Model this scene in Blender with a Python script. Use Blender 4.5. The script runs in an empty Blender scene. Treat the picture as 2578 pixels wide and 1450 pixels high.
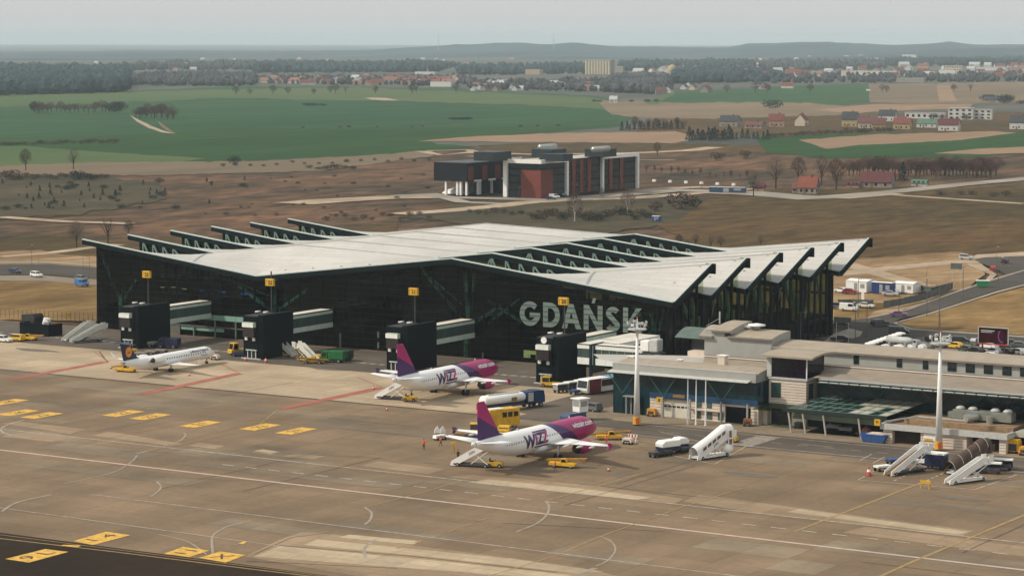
import bpy, bmesh, math, random
from mathutils import Vector, Matrix, noise
random.seed(7)
R_ = math.radians
S = bpy.context.scene
C = S.collection
# ---------------------------------------------------------------- camera
# world X runs along the terminal's airside front, Y away from the apron, Z up (metres)
CAM = Vector((408.168, -460.441, 70.0)); YAW = R_(32.069); PITCH = math.atan(625/6300.); FPX = 6300.
cd = bpy.data.cameras.new('camera'); cam = bpy.data.objects.new('camera', cd); C.objects.link(cam)
cam.location = CAM; cam.rotation_euler = (R_(90)-PITCH, 0, YAW)
cd.sensor_width = 36; cd.lens = 36*FPX/2578; cd.clip_start = 5; cd.clip_end = 90000
S.camera = cam
# ---------------------------------------------------------------- world, sun
SUN_EL, SUN_AZ = R_(42), math.atan2(-0.62, -0.78)      # direction towards the sun in the XY plane
w = bpy.data.worlds.new('World'); S.world = w; w.use_nodes = True
nt = w.node_tree; bg = nt.nodes['Background']
sky = nt.nodes.new('ShaderNodeTexSky'); sky.sky_type = 'NISHITA'; sky.sun_disc = False
sky.sun_elevation = SUN_EL; sky.sun_rotation = R_(90)-SUN_AZ; sky.dust_density = 4; sky.air_density = 1.2
hs = nt.nodes.new('ShaderNodeHueSaturation'); hs.inputs['Saturation'].default_value = 0.08
gm = nt.nodes.new('ShaderNodeMix'); gm.data_type = 'RGBA'; gm.inputs[0].default_value = 0.82
gm.inputs[7].default_value = (8.1, 8.3, 8.2, 1)       # thin high overcast over the blue
nt.links.new(sky.outputs[0], hs.inputs['Color']); nt.links.new(hs.outputs[0], gm.inputs[6])
nt.links.new(gm.outputs[2], bg.inputs[0]); bg.inputs[1].default_value = 0.10
sd = bpy.data.lights.new('sun', 'SUN'); sd.energy = 3.6; sd.angle = R_(3); sd.color = (1, .90, .76)
sun = bpy.data.objects.new('sun', sd); C.objects.link(sun)
sv = Vector((math.cos(SUN_AZ)*math.cos(SUN_EL), math.sin(SUN_AZ)*math.cos(SUN_EL), math.sin(SUN_EL)))
sun.rotation_euler = sv.to_track_quat('Z', 'Y').to_euler()
S.view_settings.view_transform = 'Standard'; S.view_settings.look = 'None'; S.view_settings.exposure = -0.16; S.view_settings.gamma = 1
S.cycles.volume_bounces = 1
S.cycles.max_bounces = 5; S.cycles.transparent_max_bounces = 24
# ---------------------------------------------------------------- measuring: photo pixel -> point at height z
_f = Vector((-math.sin(YAW)*math.cos(PITCH), math.cos(YAW)*math.cos(PITCH), -math.sin(PITCH)))
_r = Vector((math.cos(YAW), math.sin(YAW), 0)); _u = _r.cross(_f)
def P(px, py, z=0.0):
    d = _f + _r*((px-1289)/FPX) - _u*((py-725)/FPX)
    t = (z-70.0)/d.z
    return Vector((CAM.x+d.x*t, CAM.y+d.y*t, z))
def dist(p): return (p-CAM).dot(_f)
def H(px, py, g):                                      # height of pixel row py above ground point g
    d = _f + _r*((px-1289)/FPX) - _u*((py-725)/FPX)
    fx = Vector((-math.sin(YAW), math.cos(YAW), 0)); return 70 + d.z*((g-CAM).dot(fx)/d.dot(fx))
def wy(px_, x):      # y where the photo column meets the vertical plane x
    d = _f+_r*((px_-1289)/FPX); return CAM.y+(x-CAM.x)/d.x*d.y
def wx(px_, y):
    d = _f+_r*((px_-1289)/FPX); return CAM.x+(y-CAM.y)/d.y*d.x
CAMR = YAW                                             # rotation that turns a thing's -Y side to the camera
# ---------------------------------------------------------------- materials
def lin(c): return tuple((x/12.92 if x <= .04045 else ((x+.055)/1.055)**2.4) for x in c)
_mats = {}
def M(name, col, rough=.6, var=.12, scale=1.5, metal=0., col2=None, bump=0., spec=.5, stretch=None, detail=5):
    if name in _mats: return _mats[name]
    m = bpy.data.materials.new(name); m.use_nodes = True; n = m.node_tree; b = n.nodes['Principled BSDF']
    b.inputs['Roughness'].default_value = rough; b.inputs['Metallic'].default_value = metal
    b.inputs['Specular IOR Level'].default_value = spec
    tc = n.nodes.new('ShaderNodeTexCoord'); mp = n.nodes.new('ShaderNodeMapping'); nz = n.nodes.new('ShaderNodeTexNoise')
    nz.inputs['Scale'].default_value = scale; nz.inputs['Detail'].default_value = detail
    if stretch: mp.inputs['Scale'].default_value = stretch
    rp = n.nodes.new('ShaderNodeValToRGB'); rp.color_ramp.elements[0].position = .32; rp.color_ramp.elements[1].position = .68
    a = col; c2 = col2 or col
    rp.color_ramp.elements[0].color = (*[x*(1-var) for x in a], 1); rp.color_ramp.elements[1].color = (*[min(1, x*(1+var)) for x in c2], 1)
    n.links.new(tc.outputs['Object'], mp.inputs[0]); n.links.new(mp.outputs[0], nz.inputs['Vector'])
    n.links.new(nz.outputs[0], rp.inputs[0]); n.links.new(rp.outputs[0], b.inputs['Base Color'])
    if bump:
        bp = n.nodes.new('ShaderNodeBump'); bp.inputs['Strength'].default_value = bump; bp.inputs['Distance'].default_value = .3
        n.links.new(nz.outputs[0], bp.inputs['Height']); n.links.new(bp.outputs[0], b.inputs['Normal'])
    _mats[name] = m; return m
def EM(name, col, s):
    m = bpy.data.materials.new(name); m.use_nodes = True; b = m.node_tree.nodes['Principled BSDF']
    b.inputs['Base Color'].default_value = (*col, 1); b.inputs['Emission Color'].default_value = (*col, 1); b.inputs['Emission Strength'].default_value = s
    return m
def glass(name, tint, gloss=.08, rough=.05, panes=False):
    m = bpy.data.materials.new(name); m.use_nodes = True; n = m.node_tree; n.nodes.remove(n.nodes['Principled BSDF'])
    o = n.nodes['Material Output']; t = n.nodes.new('ShaderNodeBsdfTransparent'); t.inputs[0].default_value = (*tint, 1)
    if panes:
        tc = n.nodes.new('ShaderNodeTexCoord'); sp = n.nodes.new('ShaderNodeSeparateXYZ'); cb = n.nodes.new('ShaderNodeCombineXYZ'); br = n.nodes.new('ShaderNodeTexBrick'); br.offset = 0
        n.links.new(tc.outputs['Object'], sp.inputs[0]); n.links.new(sp.outputs['X'], cb.inputs['X']); n.links.new(sp.outputs['Z'], cb.inputs['Y']); n.links.new(cb.outputs[0], br.inputs['Vector'])
        br.inputs['Scale'].default_value = 1; br.inputs['Brick Width'].default_value = 3.35; br.inputs['Row Height'].default_value = 2.9; br.inputs['Mortar Size'].default_value = .10; br.inputs['Bias'].default_value = -.2
        br.inputs['Color1'].default_value = (*[x*.55 for x in tint], 1); br.inputs['Color2'].default_value = (*[min(1, x*1.7) for x in tint], 1); br.inputs['Mortar'].default_value = (*[x*.35 for x in tint], 1); n.links.new(br.outputs[0], t.inputs[0])
    g = n.nodes.new('ShaderNodeBsdfGlossy'); g.inputs['Roughness'].default_value = rough; g.inputs[0].default_value = (.8, .9, .88, 1)
    lw = n.nodes.new('ShaderNodeLayerWeight'); lw.inputs[0].default_value = .35
    mu = n.nodes.new('ShaderNodeMath'); mu.operation = 'MULTIPLY_ADD'; mu.inputs[1].default_value = .10; mu.inputs[2].default_value = gloss*.15
    x = n.nodes.new('ShaderNodeMixShader'); n.links.new(lw.outputs['Fresnel'], mu.inputs[0]); n.links.new(mu.outputs[0], x.inputs[0])
    n.links.new(t.outputs[0], x.inputs[1]); n.links.new(g.outputs[0], x.inputs[2]); n.links.new(x.outputs[0], o.inputs[0]); return m
WHITE = M('white_paint', (.84, .83, .80), .45, .05, .8)
def roofmat():
    m = bpy.data.materials.new('roof_membrane'); m.use_nodes = True; n = m.node_tree; b = n.nodes['Principled BSDF']; b.inputs['Roughness'].default_value = .6; b.inputs['Specular IOR Level'].default_value = .25; L = n.links.new
    tc = n.nodes.new('ShaderNodeTexCoord'); br = n.nodes.new('ShaderNodeTexBrick'); br.offset = .5; br.inputs['Scale'].default_value = 1; br.inputs['Brick Width'].default_value = 9; br.inputs['Row Height'].default_value = 2.1; br.inputs['Mortar Size'].default_value = .07
    br.inputs['Color1'].default_value = (.50, .485, .455, 1); br.inputs['Color2'].default_value = (.55, .535, .50, 1); br.inputs['Mortar'].default_value = (.41, .395, .37, 1); L(tc.outputs['Object'], br.inputs['Vector'])
    v = br.outputs[0]
    for sc, st, lo, hi in ((.07, (1, .5, 1), .92, 1.05), (.6, (.10, 1, 1), .96, 1.02), (1.4, (1, .08, 1), .98, 1.015)):
        mp = n.nodes.new('ShaderNodeMapping'); mp.inputs['Scale'].default_value = st; L(tc.outputs['Object'], mp.inputs[0]); k = n.nodes.new('ShaderNodeTexNoise'); k.inputs['Scale'].default_value = sc; k.inputs['Detail'].default_value = 6; L(mp.outputs[0], k.inputs['Vector'])
        r = n.nodes.new('ShaderNodeMapRange'); r.inputs[1].default_value = .35; r.inputs[2].default_value = .65; r.inputs[3].default_value = lo; r.inputs[4].default_value = hi; L(k.outputs[0], r.inputs[0])
        q = n.nodes.new('ShaderNodeVectorMath'); q.operation = 'SCALE'; L(v, q.inputs[0]); L(r.outputs[0], q.inputs['Scale']); v = q.outputs[0]
    L(v, b.inputs['Base Color']); return m
ROOFW = roofmat()
SILVER = M('silver_trim', (.50, .56, .53), .5, .08, 1)
BLACKM = M('black_cladding', (.0015, .0045, .006), .6, .3, .6, spec=.08)
DARKF = M('dark_fascia', (.003, .010, .012), .7, .2, .8, spec=.08)
GREENST = M('green_steel', (.10, .17, .135), .5, .15, 1.5)
RUBBER = M('rubber', (.012, .012, .012), .85, .2, 4)
DKMETAL = M('dark_metal', (.04, .042, .045), .6, .2, 2)
GREYM = M('grey_metal', (.30, .30, .29), .5, .15, 2)
LGREY = M('light_grey_metal', (.48, .48, .46), .5, .1, 2)
YEL = M('yellow_paint', (.66, .38, .015), .45, .22, 1.2)
YELD = M('dull_yellow_paint', (.55, .32, .03), .55, .25, 2)
DGLASS = M('tinted_window', (.010, .016, .018), .12, .2, 1, spec=.6)
BGLASS = M('blue_window', (.006, .022, .032), .15, .3, .5, spec=.5)
TEAL = M('teal_glass', (.003, .028, .038), .15, .35, .35, spec=.5)
PALEP = M('pale_green_shaded_panel', (.52, .62, .54), .4, .08, .6)  # pale panel with shade put into its colour, for sides off the sun
PALEW = M('pale_white_panel', (.78, .80, .75), .4, .05, .6)
PANG = M('grey_green_band', (.045, .075, .066), .25, .2, 1.2, stretch=(1, 1, .2))
CREAM = M('cream_stone', (.66, .56, .47), .7, .08, .7)
TAN = M('tan_roof_sheet', (.33, .275, .21), .7, .1, .5)
GREYW = M('grey_cladding', (.34, .34, .31), .7, .06, .5)
CONCR = M('pale_concrete', (.42, .40, .36), .85, .12, .3)
BROWNR = M('brown_stair_tread', (.22, .12, .04), .7, .3, 3)
NAVY = M('navy_paint', (.012, .02, .07), .4, .2, 2)
BLUE = M('blue_paint', (.02, .07, .22), .4, .2, 2)
REDP = M('red_paint', (.45, .04, .03), .5, .15, 2)
ORANGE = M('orange_paint', (.75, .16, .02), .6, .1, 4)
SKIN = M('skin', (.45, .28, .2), .6, .1, 4)
# ---------------------------------------------------------------- objects
def tag(o, label=None, cat=None, group=None, kind=None):
    if label: o['label'] = label
    if cat: o['category'] = cat
    if group: o['group'] = group
    if kind: o['kind'] = kind
    return o
def thing(name, loc=(0, 0, 0), rz=0., label=None, cat=None, group=None):
    o = bpy.data.objects.new(name, None); C.objects.link(o); o.location = loc; o.rotation_euler = (0, 0, rz)
    o.empty_display_size = .5
    return tag(o, label, cat, group)
_kids = {}
def copy_tree(o, parent=None):
    c = o.copy(); C.objects.link(c)
    if parent: c.parent = parent
    for ch in _kids.get(o.name, []): 
        k = copy_tree(ch, c); _kids.setdefault(c.name, []).append(k)
    return c
def dup(o, loc, rz=0., label=None, group=None, s=None):
    c = copy_tree(o); c.location = loc; c.rotation_euler = (0, 0, rz)
    if s: c.scale = (s, s, s) if not isinstance(s, tuple) else s
    if label: c['label'] = label
    if group: c['group'] = group
    return c
SPLIT = set('roof_truss clerestory wall gutter_strip support column post roof_strut window lit_window interior_lamp white_stilt white_sill brace service_post leg legs side_window window_post roof_vent gallery_panel ground_floor_wall upper_wall saddle round_duct outlet louvre lift_strut garage_opening_shade wall_sign roof_light pump_door tower_window edge_stone lower_panels upper_panels base_plate side_columns rear_columns mullions glazing door_outline window_row bumper_wing trunk_root canopy_rail lower_wall back_wall cab_panel siloes silo_ribs'.split())
class MB:
    def __init__(s): s.v = []; s.f = []; s.mi = []; s.m = []; s.cur = 0
    def mat(s, m):
        if not s.m and s.f: s.m.append(None)
        if m not in s.m: s.m.append(m)
        s.cur = s.m.index(m); return s
    def face(s, idx): s.f.append(tuple(idx)); s.mi.append(s.cur)
    def poly(s, pts):
        b = len(s.v); s.v += [tuple(p) for p in pts]; s.face(range(b, b+len(pts))); return s
    def box(s, x0, x1, y0, y1, z0, z1):
        b = len(s.v); s.v += [(x, y, z) for z in (z0, z1) for y in (y0, y1) for x in (x0, x1)]
        for q in ((0, 2, 3, 1), (4, 5, 7, 6), (0, 1, 5, 4), (1, 3, 7, 5), (3, 2, 6, 7), (2, 0, 4, 6)): s.face([b+i for i in q])
        return s
    def prism(s, pts, y0, y1, ax='y'):       # pts (a,b) outline extruded along an axis
        b = len(s.v); n = len(pts)
        for t in (y0, y1):
            for a, c in pts: s.v.append((a, t, c) if ax == 'y' else ((t, a, c) if ax == 'x' else (a, c, t)))
        s.face(range(b, b+n)); s.face(range(b+2*n-1, b+n-1, -1))
        for i in range(n): j = (i+1) % n; s.face((b+i, b+n+i, b+n+j, b+j))
        return s
    def rings(s, rs, caps=True):
        b = len(s.v); n = len(rs[0])
        for r in rs: s.v += [tuple(p) for p in r]
        for k in range(len(rs)-1):
            for i in range(n): j = (i+1) % n; a = b+k*n; s.face((a+i, a+j, a+n+j, a+n+i))
        if caps: s.face([b+i for i in range(n)][::-1]); s.face([b+(len(rs)-1)*n+i for i in range(n)])
        return s
    def tube(s, p, q, r, r2=None, n=8):
        p = Vector(p); q = Vector(q); d = (q-p).normalized(); a = d.orthogonal().normalized(); c = d.cross(a)
        r2 = r if r2 is None else r2
        return s.rings([[o+(a*math.cos(t)+c*math.sin(t))*rr for t in [2*math.pi*i/n for i in range(n)]] for o, rr in ((p, r), (q, r2))])
    def bar(s, p, q, w, h=None):             # square bar
        p = Vector(p); q = Vector(q); d = (q-p).normalized(); h = h or w
        up = Vector((0, 0, 1)) if abs(d.z) < .98 else Vector((0, 1, 0)); a = d.cross(up).normalized()*w/2; c = a.cross(d).normalized()*h/2
        return s.rings([[o+a+c, o-a+c, o-a-c, o+a-c] for o in (p, q)])
    def wheel(s, x, y, r, w, z=None):
        z = r if z is None else z; return s.tube((x, y-w/2, z), (x, y+w/2, z), r, n=12)
    def lathe(s, prof, c=(0, 0, 0), n=12):   # (r,z) profile round Z
        return s.rings([[(c[0]+r*math.cos(2*math.pi*i/n), c[1]+r*math.sin(2*math.pi*i/n), c[2]+z) for i in range(n)] for r, z in prof])
    def build(s, name, m=None, parent=None, smooth=False, loc=None):
        if s.m and s.m[0] is None: s.m[0] = m
        if name in SPLIT and parent and len(s.f) > 1:
            par_ = list(range(len(s.v))); key = {}
            def fd(i):
                while par_[i] != i: par_[i] = par_[par_[i]]; i = par_[i]
                return i
            for i, p in enumerate(s.v):
                k = tuple(round(c, 3) for c in p)
                if k in key: par_[fd(i)] = fd(key[k])
                else: key[k] = i
            for f in s.f:
                for i in f[1:]: par_[fd(i)] = fd(f[0])
            gr = {}
            for fi, f in enumerate(s.f): gr.setdefault(fd(f[0]), []).append(fi)
            if 1 < len(gr) <= 60:
                for g_ in gr.values():
                    q = MB(); q.m = list(s.m); mp = {}
                    for fi in g_:
                        for i in s.f[fi]:
                            if i not in mp: mp[i] = len(q.v); q.v.append(s.v[i])
                        q.f.append(tuple(mp[i] for i in s.f[fi])); q.mi.append(s.mi[fi])
                    o = q._b(name, m, parent, smooth, loc)
                return o
        return s._b(name, m, parent, smooth, loc)
    def _b(s, name, m, parent, smooth, loc):
        me = bpy.data.meshes.new(name); me.from_pydata(s.v, [], s.f)
        ms = s.m or [m]
        for x in ms: me.materials.append(x)
        if s.m: me.polygons.foreach_set('material_index', s.mi)
        if smooth: me.polygons.foreach_set('use_smooth', [True]*len(s.f))
        me.validate(); me.update()
        o = bpy.data.objects.new(name, me); C.objects.link(o)
        if parent: o.parent = parent; _kids.setdefault(parent.name, []).append(o)
        if loc: o.location = loc
        return o
def box(name, m, x0, x1, y0, y1, z0, z1, parent=None): return MB().box(x0, x1, y0, y1, z0, z1).build(name, m, parent)
def bevel(o, w=.05, n=2):
    bm = bmesh.new(); bm.from_mesh(o.data); bmesh.ops.recalc_face_normals(bm, faces=bm.faces)
    bmesh.ops.bevel(bm, geom=[e for e in bm.edges if len(e.link_faces) == 2 and e.calc_face_angle(0) > .5], offset=w, segments=n, profile=.7, affect='EDGES', clamp_overlap=True)
    bm.to_mesh(o.data); bm.free(); return o
def struct(name, mb, m=None, label=None):
    o = mb.build(name, m); o['kind'] = 'structure'
    if label: o['label'] = label
    return o
def text_geo(txt, size, depth=.03, bold=.0, sx=1., shear=0.):
    cu = bpy.data.curves.new('t', 'FONT'); cu.body = txt; cu.size = size; cu.extrude = depth/2; cu.offset = bold; cu.align_x = 'CENTER'; cu.align_y = 'CENTER'; cu.shear = shear
    o = bpy.data.objects.new('t', cu); C.objects.link(o); dg = bpy.context.evaluated_depsgraph_get()
    me = bpy.data.meshes.new_from_object(o.evaluated_get(dg)); bpy.data.objects.remove(o); bpy.data.curves.remove(cu)
    vs = [(v.co.x*sx, v.co.y, v.co.z) for v in me.vertices]; fs = [tuple(p.vertices) for p in me.polygons]
    bpy.data.meshes.remove(me); return vs, fs
def text_on(mb, txt, size, at, rz=0., depth=.04, bold=.0, sx=1., flat=False, m=None):
    """upright text whose face looks along -Y turned by rz; flat: lying on the ground"""
    vs, fs = text_geo(txt, size, depth, bold, sx); b = len(mb.v); c, s_ = math.cos(rz), math.sin(rz)
    if m: mb.mat(m)
    for x, y, z in vs:
        if flat: mb.v.append((at[0]+x*c-y*s_, at[1]+x*s_+y*c, at[2]+z+depth/2))
        else: mb.v.append((at[0]+x*c+z*s_, at[1]+x*s_-z*c, at[2]+y))
    for f in fs: mb.face([b+i for i in f])
# ================================================================ ground, fields, apron
def groundmat(name, c1, c2, s1=.02, s2=.3, c3=None, rough=.95, stretch=(1, 1, 1), amp=.35, bump=0):
    m = bpy.data.materials.new(name); m.use_nodes = True; n = m.node_tree; b = n.nodes['Principled BSDF']
    b.inputs['Roughness'].default_value = rough; b.inputs['Specular IOR Level'].default_value = .15
    tc = n.nodes.new('ShaderNodeTexCoord'); mp = n.nodes.new('ShaderNodeMapping'); mp.inputs['Scale'].default_value = stretch
    mp.inputs['Rotation'].default_value = (0, 0, -YAW)
    n.links.new(tc.outputs['Object'], mp.inputs[0])
    def nz(s, d=6):
        k = n.nodes.new('ShaderNodeTexNoise'); k.inputs['Scale'].default_value = s; k.inputs['Detail'].default_value = d; k.inputs['Roughness'].default_value = .62
        n.links.new(mp.outputs[0], k.inputs['Vector']); return k
    a = nz(s1); f = nz(s2)
    rp = n.nodes.new('ShaderNodeValToRGB'); e = rp.color_ramp.elements; e[0].position = .36; e[1].position = .64
    e[0].color = (*c1, 1); e[1].color = (*c2, 1)
    if c3: k = e.new(.5); k.color = (*c3, 1)
    n.links.new(a.outputs[0], rp.inputs[0])
    mr = n.nodes.new('ShaderNodeMapRange'); mr.inputs[1].default_value = .3; mr.inputs[2].default_value = .7; mr.inputs[3].default_value = 1-amp; mr.inputs[4].default_value = 1+amp
    n.links.new(f.outputs[0], mr.inputs[0])
    vm = n.nodes.new('ShaderNodeVectorMath'); vm.operation = 'SCALE'; n.links.new(rp.outputs[0], vm.inputs[0]); n.links.new(mr.outputs[0], vm.inputs['Scale'])
    n.links.new(vm.outputs[0], b.inputs['Base Color'])
    if bump:
        bp = n.nodes.new('ShaderNodeBump'); bp.inputs['Strength'].default_value = bump; bp.inputs['Distance'].default_value = 2
        n.links.new(f.outputs[0], bp.inputs['Height']); n.links.new(bp.outputs[0], b.inputs['Normal'])
    return m
G_EARTH = groundmat('rough_brown_earth', (0.0402, 0.0324, 0.0205), (0.1672, 0.0875, 0.0479), .016, .13, (0.0929, 0.0571, 0.0329), stretch=(1, .42, 1), amp=.62, bump=1.2)
G_FAR = groundmat('far_plain_soil', (.055, .065, .055), (.125, .115, .095), .0012, .01, stretch=(1, .3, 1), amp=.3)
G_GREEN = groundmat('winter_wheat_green', (.012, .056, .017), (.032, .082, .025), .0030, .035, (.020, .072, .024), stretch=(1, .22, 1), amp=.26)
G_DGREEN = groundmat('deep_green_crop', (.009, .048, .008), (.024, .070, .013), .004, .05, stretch=(1, .22, 1), amp=.28)
G_LGREEN = groundmat('pale_green_meadow', (0.048, 0.1, 0.028), (0.088, 0.112, 0.044), .002, .02, stretch=(1, .4, 1), amp=.12)
G_OLIVE = groundmat('olive_dry_grass', (0.0529, 0.0375, 0.0137), (0.1134, 0.0616, 0.0246), .008, .12, (0.0794, 0.0502, 0.0178), stretch=(1, .4, 1), amp=.5, bump=.8)
G_SCRUB = groundmat('green_grey_scrub', (0.0396, 0.036, 0.0202), (0.0792, 0.0612, 0.0324), .02, .12, stretch=(1, .6, 1), amp=.35)
G_SAND = groundmat('sandy_building_ground', (0.1440, 0.0883, 0.0400), (0.3600, 0.2502, 0.1440), .02, .15, (0.2448, 0.1582, 0.0800), stretch=(1, .45, 1), amp=.32, bump=.4)
G_GOLD = groundmat('golden_dry_grass', (0.1156, 0.0684, 0.0221), (0.2720, 0.1728, 0.0690), .03, .2, (0.1972, 0.1224, 0.0460), stretch=(1, .45, 1), amp=.3)
G_PINK = groundmat('bare_ploughed_soil', (0.224, 0.144, 0.088), (0.288, 0.192, 0.124), .004, .05, stretch=(1, .25, 1), amp=.12)
G_MAUVE = groundmat('pale_fallow_field', (0.136, 0.104, 0.068), (0.208, 0.152, 0.096), .004, .04, stretch=(1, .3, 1), amp=.16)
G_PATH = groundmat('pale_dirt_track', (0.288, 0.216, 0.144), (0.44, 0.344, 0.248), .05, .3, amp=.2)
G_ASPH = groundmat('road_asphalt', (0.06, 0.0544, 0.048), (0.084, 0.0752, 0.0656), .03, .5, stretch=(.3, 1, 1), amp=.14)
G_CONC = groundmat('paving_concrete', (0.24, 0.216, 0.18), (0.336, 0.304, 0.256), .03, .5, amp=.14)
G_CONP = groundmat('car_park_slabs', (0.192, 0.16, 0.128), (0.248, 0.208, 0.16), .05, .5, amp=.12)

def jag(pts, amp, step):
    out = []; n = len(pts)
    for i in range(n):
        a = Vector(pts[i]); b = Vector(pts[(i+1) % n]); k = max(1, int((b-a).length/step))
        for j in range(k):
            p = a.lerp(b, j/k)
            if amp and j: p = p+Vector((noise.noise(p*.031), noise.noise(p*.037+Vector((9, 9, 9)))*2, 0))*amp
            out.append(p)
    return out
def field(name, pix, m, z, amp=3., step=14, label=None):
    pts = [(p[0], p[1], 0) for p in pix]; pts = jag(pts, amp, step); mb = MB()
    ws = [P(p.x, max(p.y, 112)) for p in pts]
    bm = bmesh.new(); vs = [bm.verts.new((q.x, q.y, z)) for q in ws]; f = bm.faces.new(vs)
    if f.normal.z < 0: bm.normal_update()
    bmesh.ops.triangulate(bm, faces=[f]); me = bpy.data.meshes.new(name); bm.to_mesh(me); bm.free(); me.materials.append(m)
    o = bpy.data.objects.new(name, me); C.objects.link(o); o['kind'] = 'structure'
    if label: o['label'] = label
    return o
# base sheet to the horizon
g = MB(); g.poly([(-26000, -3000, -.6), (9000, -3000, -.6), (9000, 26000, -.6), (-26000, 26000, -.6)]); struct('ground', g, G_FAR)
field('ground', [(-1500, 400), (400, 385), (1000, 370), (1700, 372), (2900, 380), (5200, 385), (5200, 1500), (-1500, 1500)], G_EARTH, -.50, 0)
field('field', [(-200, 232), (350, 228), (600, 216), (900, 218), (1200, 224), (1290, 232), (1490, 240), (1640, 268), (1600, 292), (1560, 318), (1300, 338), (1080, 352), (1100, 362), (1200, 368), (1050, 383), (700, 403), (420, 413), (230, 411), (-200, 430)], G_GREEN, -.45, 1.5, label='big green crop field across the left half')
field('field', [(-200, 350), (300, 340), (560, 322), (1000, 324), (1560, 316), (1300, 338), (1080, 352), (1100, 362), (1200, 368), (1050, 383), (700, 403), (420, 411), (200, 398), (-200, 400)], G_DGREEN, -.38, 1.2, label='darker green strip along the near edge of the crop field')
field('field', [(-200, 236), (200, 236), (560, 224), (900, 220), (1290, 236), (1480, 244), (1640, 270), (1600, 278), (1290, 262), (900, 252), (560, 246), (200, 262), (-200, 276)], G_LGREEN, -.41, 1.5)
field('field', [(-200, 372), (60, 366), (230, 380), (520, 398), (420, 411), (230, 412), (-200, 432)], G_LGREEN, -.35, 1)
field('field', [(1640, 262), (1700, 232), (1990, 216), (2186, 210), (2190, 256), (2050, 270), (1800, 262)], G_GREEN, -.42, 1.5)
field('field', [(1500, 252), (1640, 258), (2000, 258), (2200, 270), (2100, 290), (1780, 298), (1600, 296), (1540, 288)], G_MAUVE, -.36, 2)
field('field', [(2186, 212), (2600, 206), (2800, 206), (2800, 258), (2400, 262), (2190, 258)], G_MAUVE, -.41, 2)
field('field', [(2050, 276), (2200, 262), (2450, 262), (2440, 272), (2140, 284)], G_PINK, -.34, 1)
field('field', [(1640, 300), (1780, 296), (2100, 288), (2800, 278), (2800, 330), (2100, 345), (1600, 330)], G_OLIVE, -.37, 2)
field('field', [(1050, 354), (1200, 342), (1420, 334), (1700, 330), (1760, 348), (1700, 360), (1300, 357)], G_PINK, -.33, 1)
field('field', [(1200, 366), (1300, 360), (1720, 360), (2000, 366), (2000, 384), (1500, 384), (1250, 380)], G_OLIVE, -.34, 1)
field('field', [(1900, 344), (2250, 334), (2640, 330), (2640, 380), (2400, 396), (2100, 398), (1930, 384)], G_DGREEN, -.30, 1.5, label='bright green field right of the office block')
field('field', [(2010, 352), (2200, 338), (2500, 330), (2560, 334), (2420, 352), (2150, 366), (2080, 374)], G_PINK, -.26, 1)
field('field', [(2350, 385), (2460, 374), (2640, 366), (2640, 382), (2480, 388)], G_PINK, -.25, .6)
field('field', [(-200, 425), (230, 408), (640, 405), (900, 392), (1090, 378), (1090, 392), (800, 430), (400, 440), (-200, 446)], G_MAUVE, -.26, 1.5)
field('field', [(-200, 444), (150, 440), (400, 458), (420, 500), (180, 540), (-200, 560)], G_SCRUB, -.24, 4)
field('field', [(1640, 560), (1700, 520), (1900, 480), (2300, 470), (4800, 470), (4800, 640), (2900, 630), (2300, 655), (2100, 690), (1800, 640)], G_OLIVE, -.24, 3, label='olive brown grassland behind the terminal')
field('field', [(-200, 620), (120, 590), (330, 600), (1000, 560), (1000, 700), (-200, 700)], G_OLIVE, -.24, 3)
field('field', [(1200, 505), (1600, 492), (1780, 500), (1700, 560), (1500, 590), (1150, 560), (1000, 545)], G_SCRUB, -.22, 4)
field('ground', [(-200, 640), (60, 628), (250, 646), (320, 650), (320, 676), (-200, 676)], G_SAND, -.20, 3)
field('ground', [(-200, 712), (240, 700), (300, 705), (300, 800), (245, 806), (-200, 800)], G_GOLD, -.20, 1, label='dry golden ground left of the terminal')
field('ground', [(2090, 655), (2300, 640), (2420, 632), (2470, 650), (2480, 690), (2400, 745), (2290, 775), (2190, 800), (2080, 806)], G_SAND, -.18, 2.5, label='sandy construction ground beside the terminal')
field('ground', [(2262, 812), (2340, 790), (2510, 738), (2700, 690), (2700, 846), (2578, 842), (2300, 824)], G_GOLD, -.17, .6, label='golden wedge of dry grass between two roads')
field('ground', [(2100, 806), (2180, 802), (2200, 782), (2340, 750), (2100, 770)], G_GOLD, -.16, .5)
# asphalt and roads
field('road', [(2020, 830), (2097, 806), (2181, 801), (2286, 779), (2397, 738), (2507, 702), (2700, 655), (2700, 690), (2507, 731), (2342, 784), (2262, 803), (2246, 812), (2290, 826), (2640, 848), (2700, 1100), (1990, 960)], G_ASPH, -.12, 0, label='grey airport access road and car park lanes')
field('road', [(2440, 652), (2480, 645), (2700, 640), (2700, 720), (2560, 706), (2500, 672)], G_ASPH, -.14, .5, label='roundabout asphalt')
field('pavement', [(2460, 640), (2578, 633), (2700, 632), (2700, 640), (2480, 647), (2452, 652), (2470, 664), (2510, 690), (2495, 704), (2480, 706), (2492, 690), (2440, 668), (2425, 655)], G_PATH, -.10, 0)
field('pavement', [(2181, 799), (2286, 777), (2397, 735), (2507, 699), (2600, 672), (2600, 675), (2507, 703), (2397, 739), (2286, 780), (2181, 802)], G_CONC, -.06, 0)
field('pavement', [(2248, 812), (2342, 786), (2507, 733), (2660, 694), (2660, 698), (2507, 737), (2345, 789), (2256, 812), (2300, 826), (2600, 846), (2600, 850), (2290, 829)], G_CONC, -.06, 0)
field('pavement', [(2070, 862), (2098, 840), (2140, 826), (2172, 834), (2165, 846), (2110, 862), (2000, 880)], G_CONC, -.05, 0)
field('car_park', [(2290, 858), (2600, 866), (2640, 905), (2480, 900), (2230, 872)], G_CONP, -.08, 0)
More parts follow.
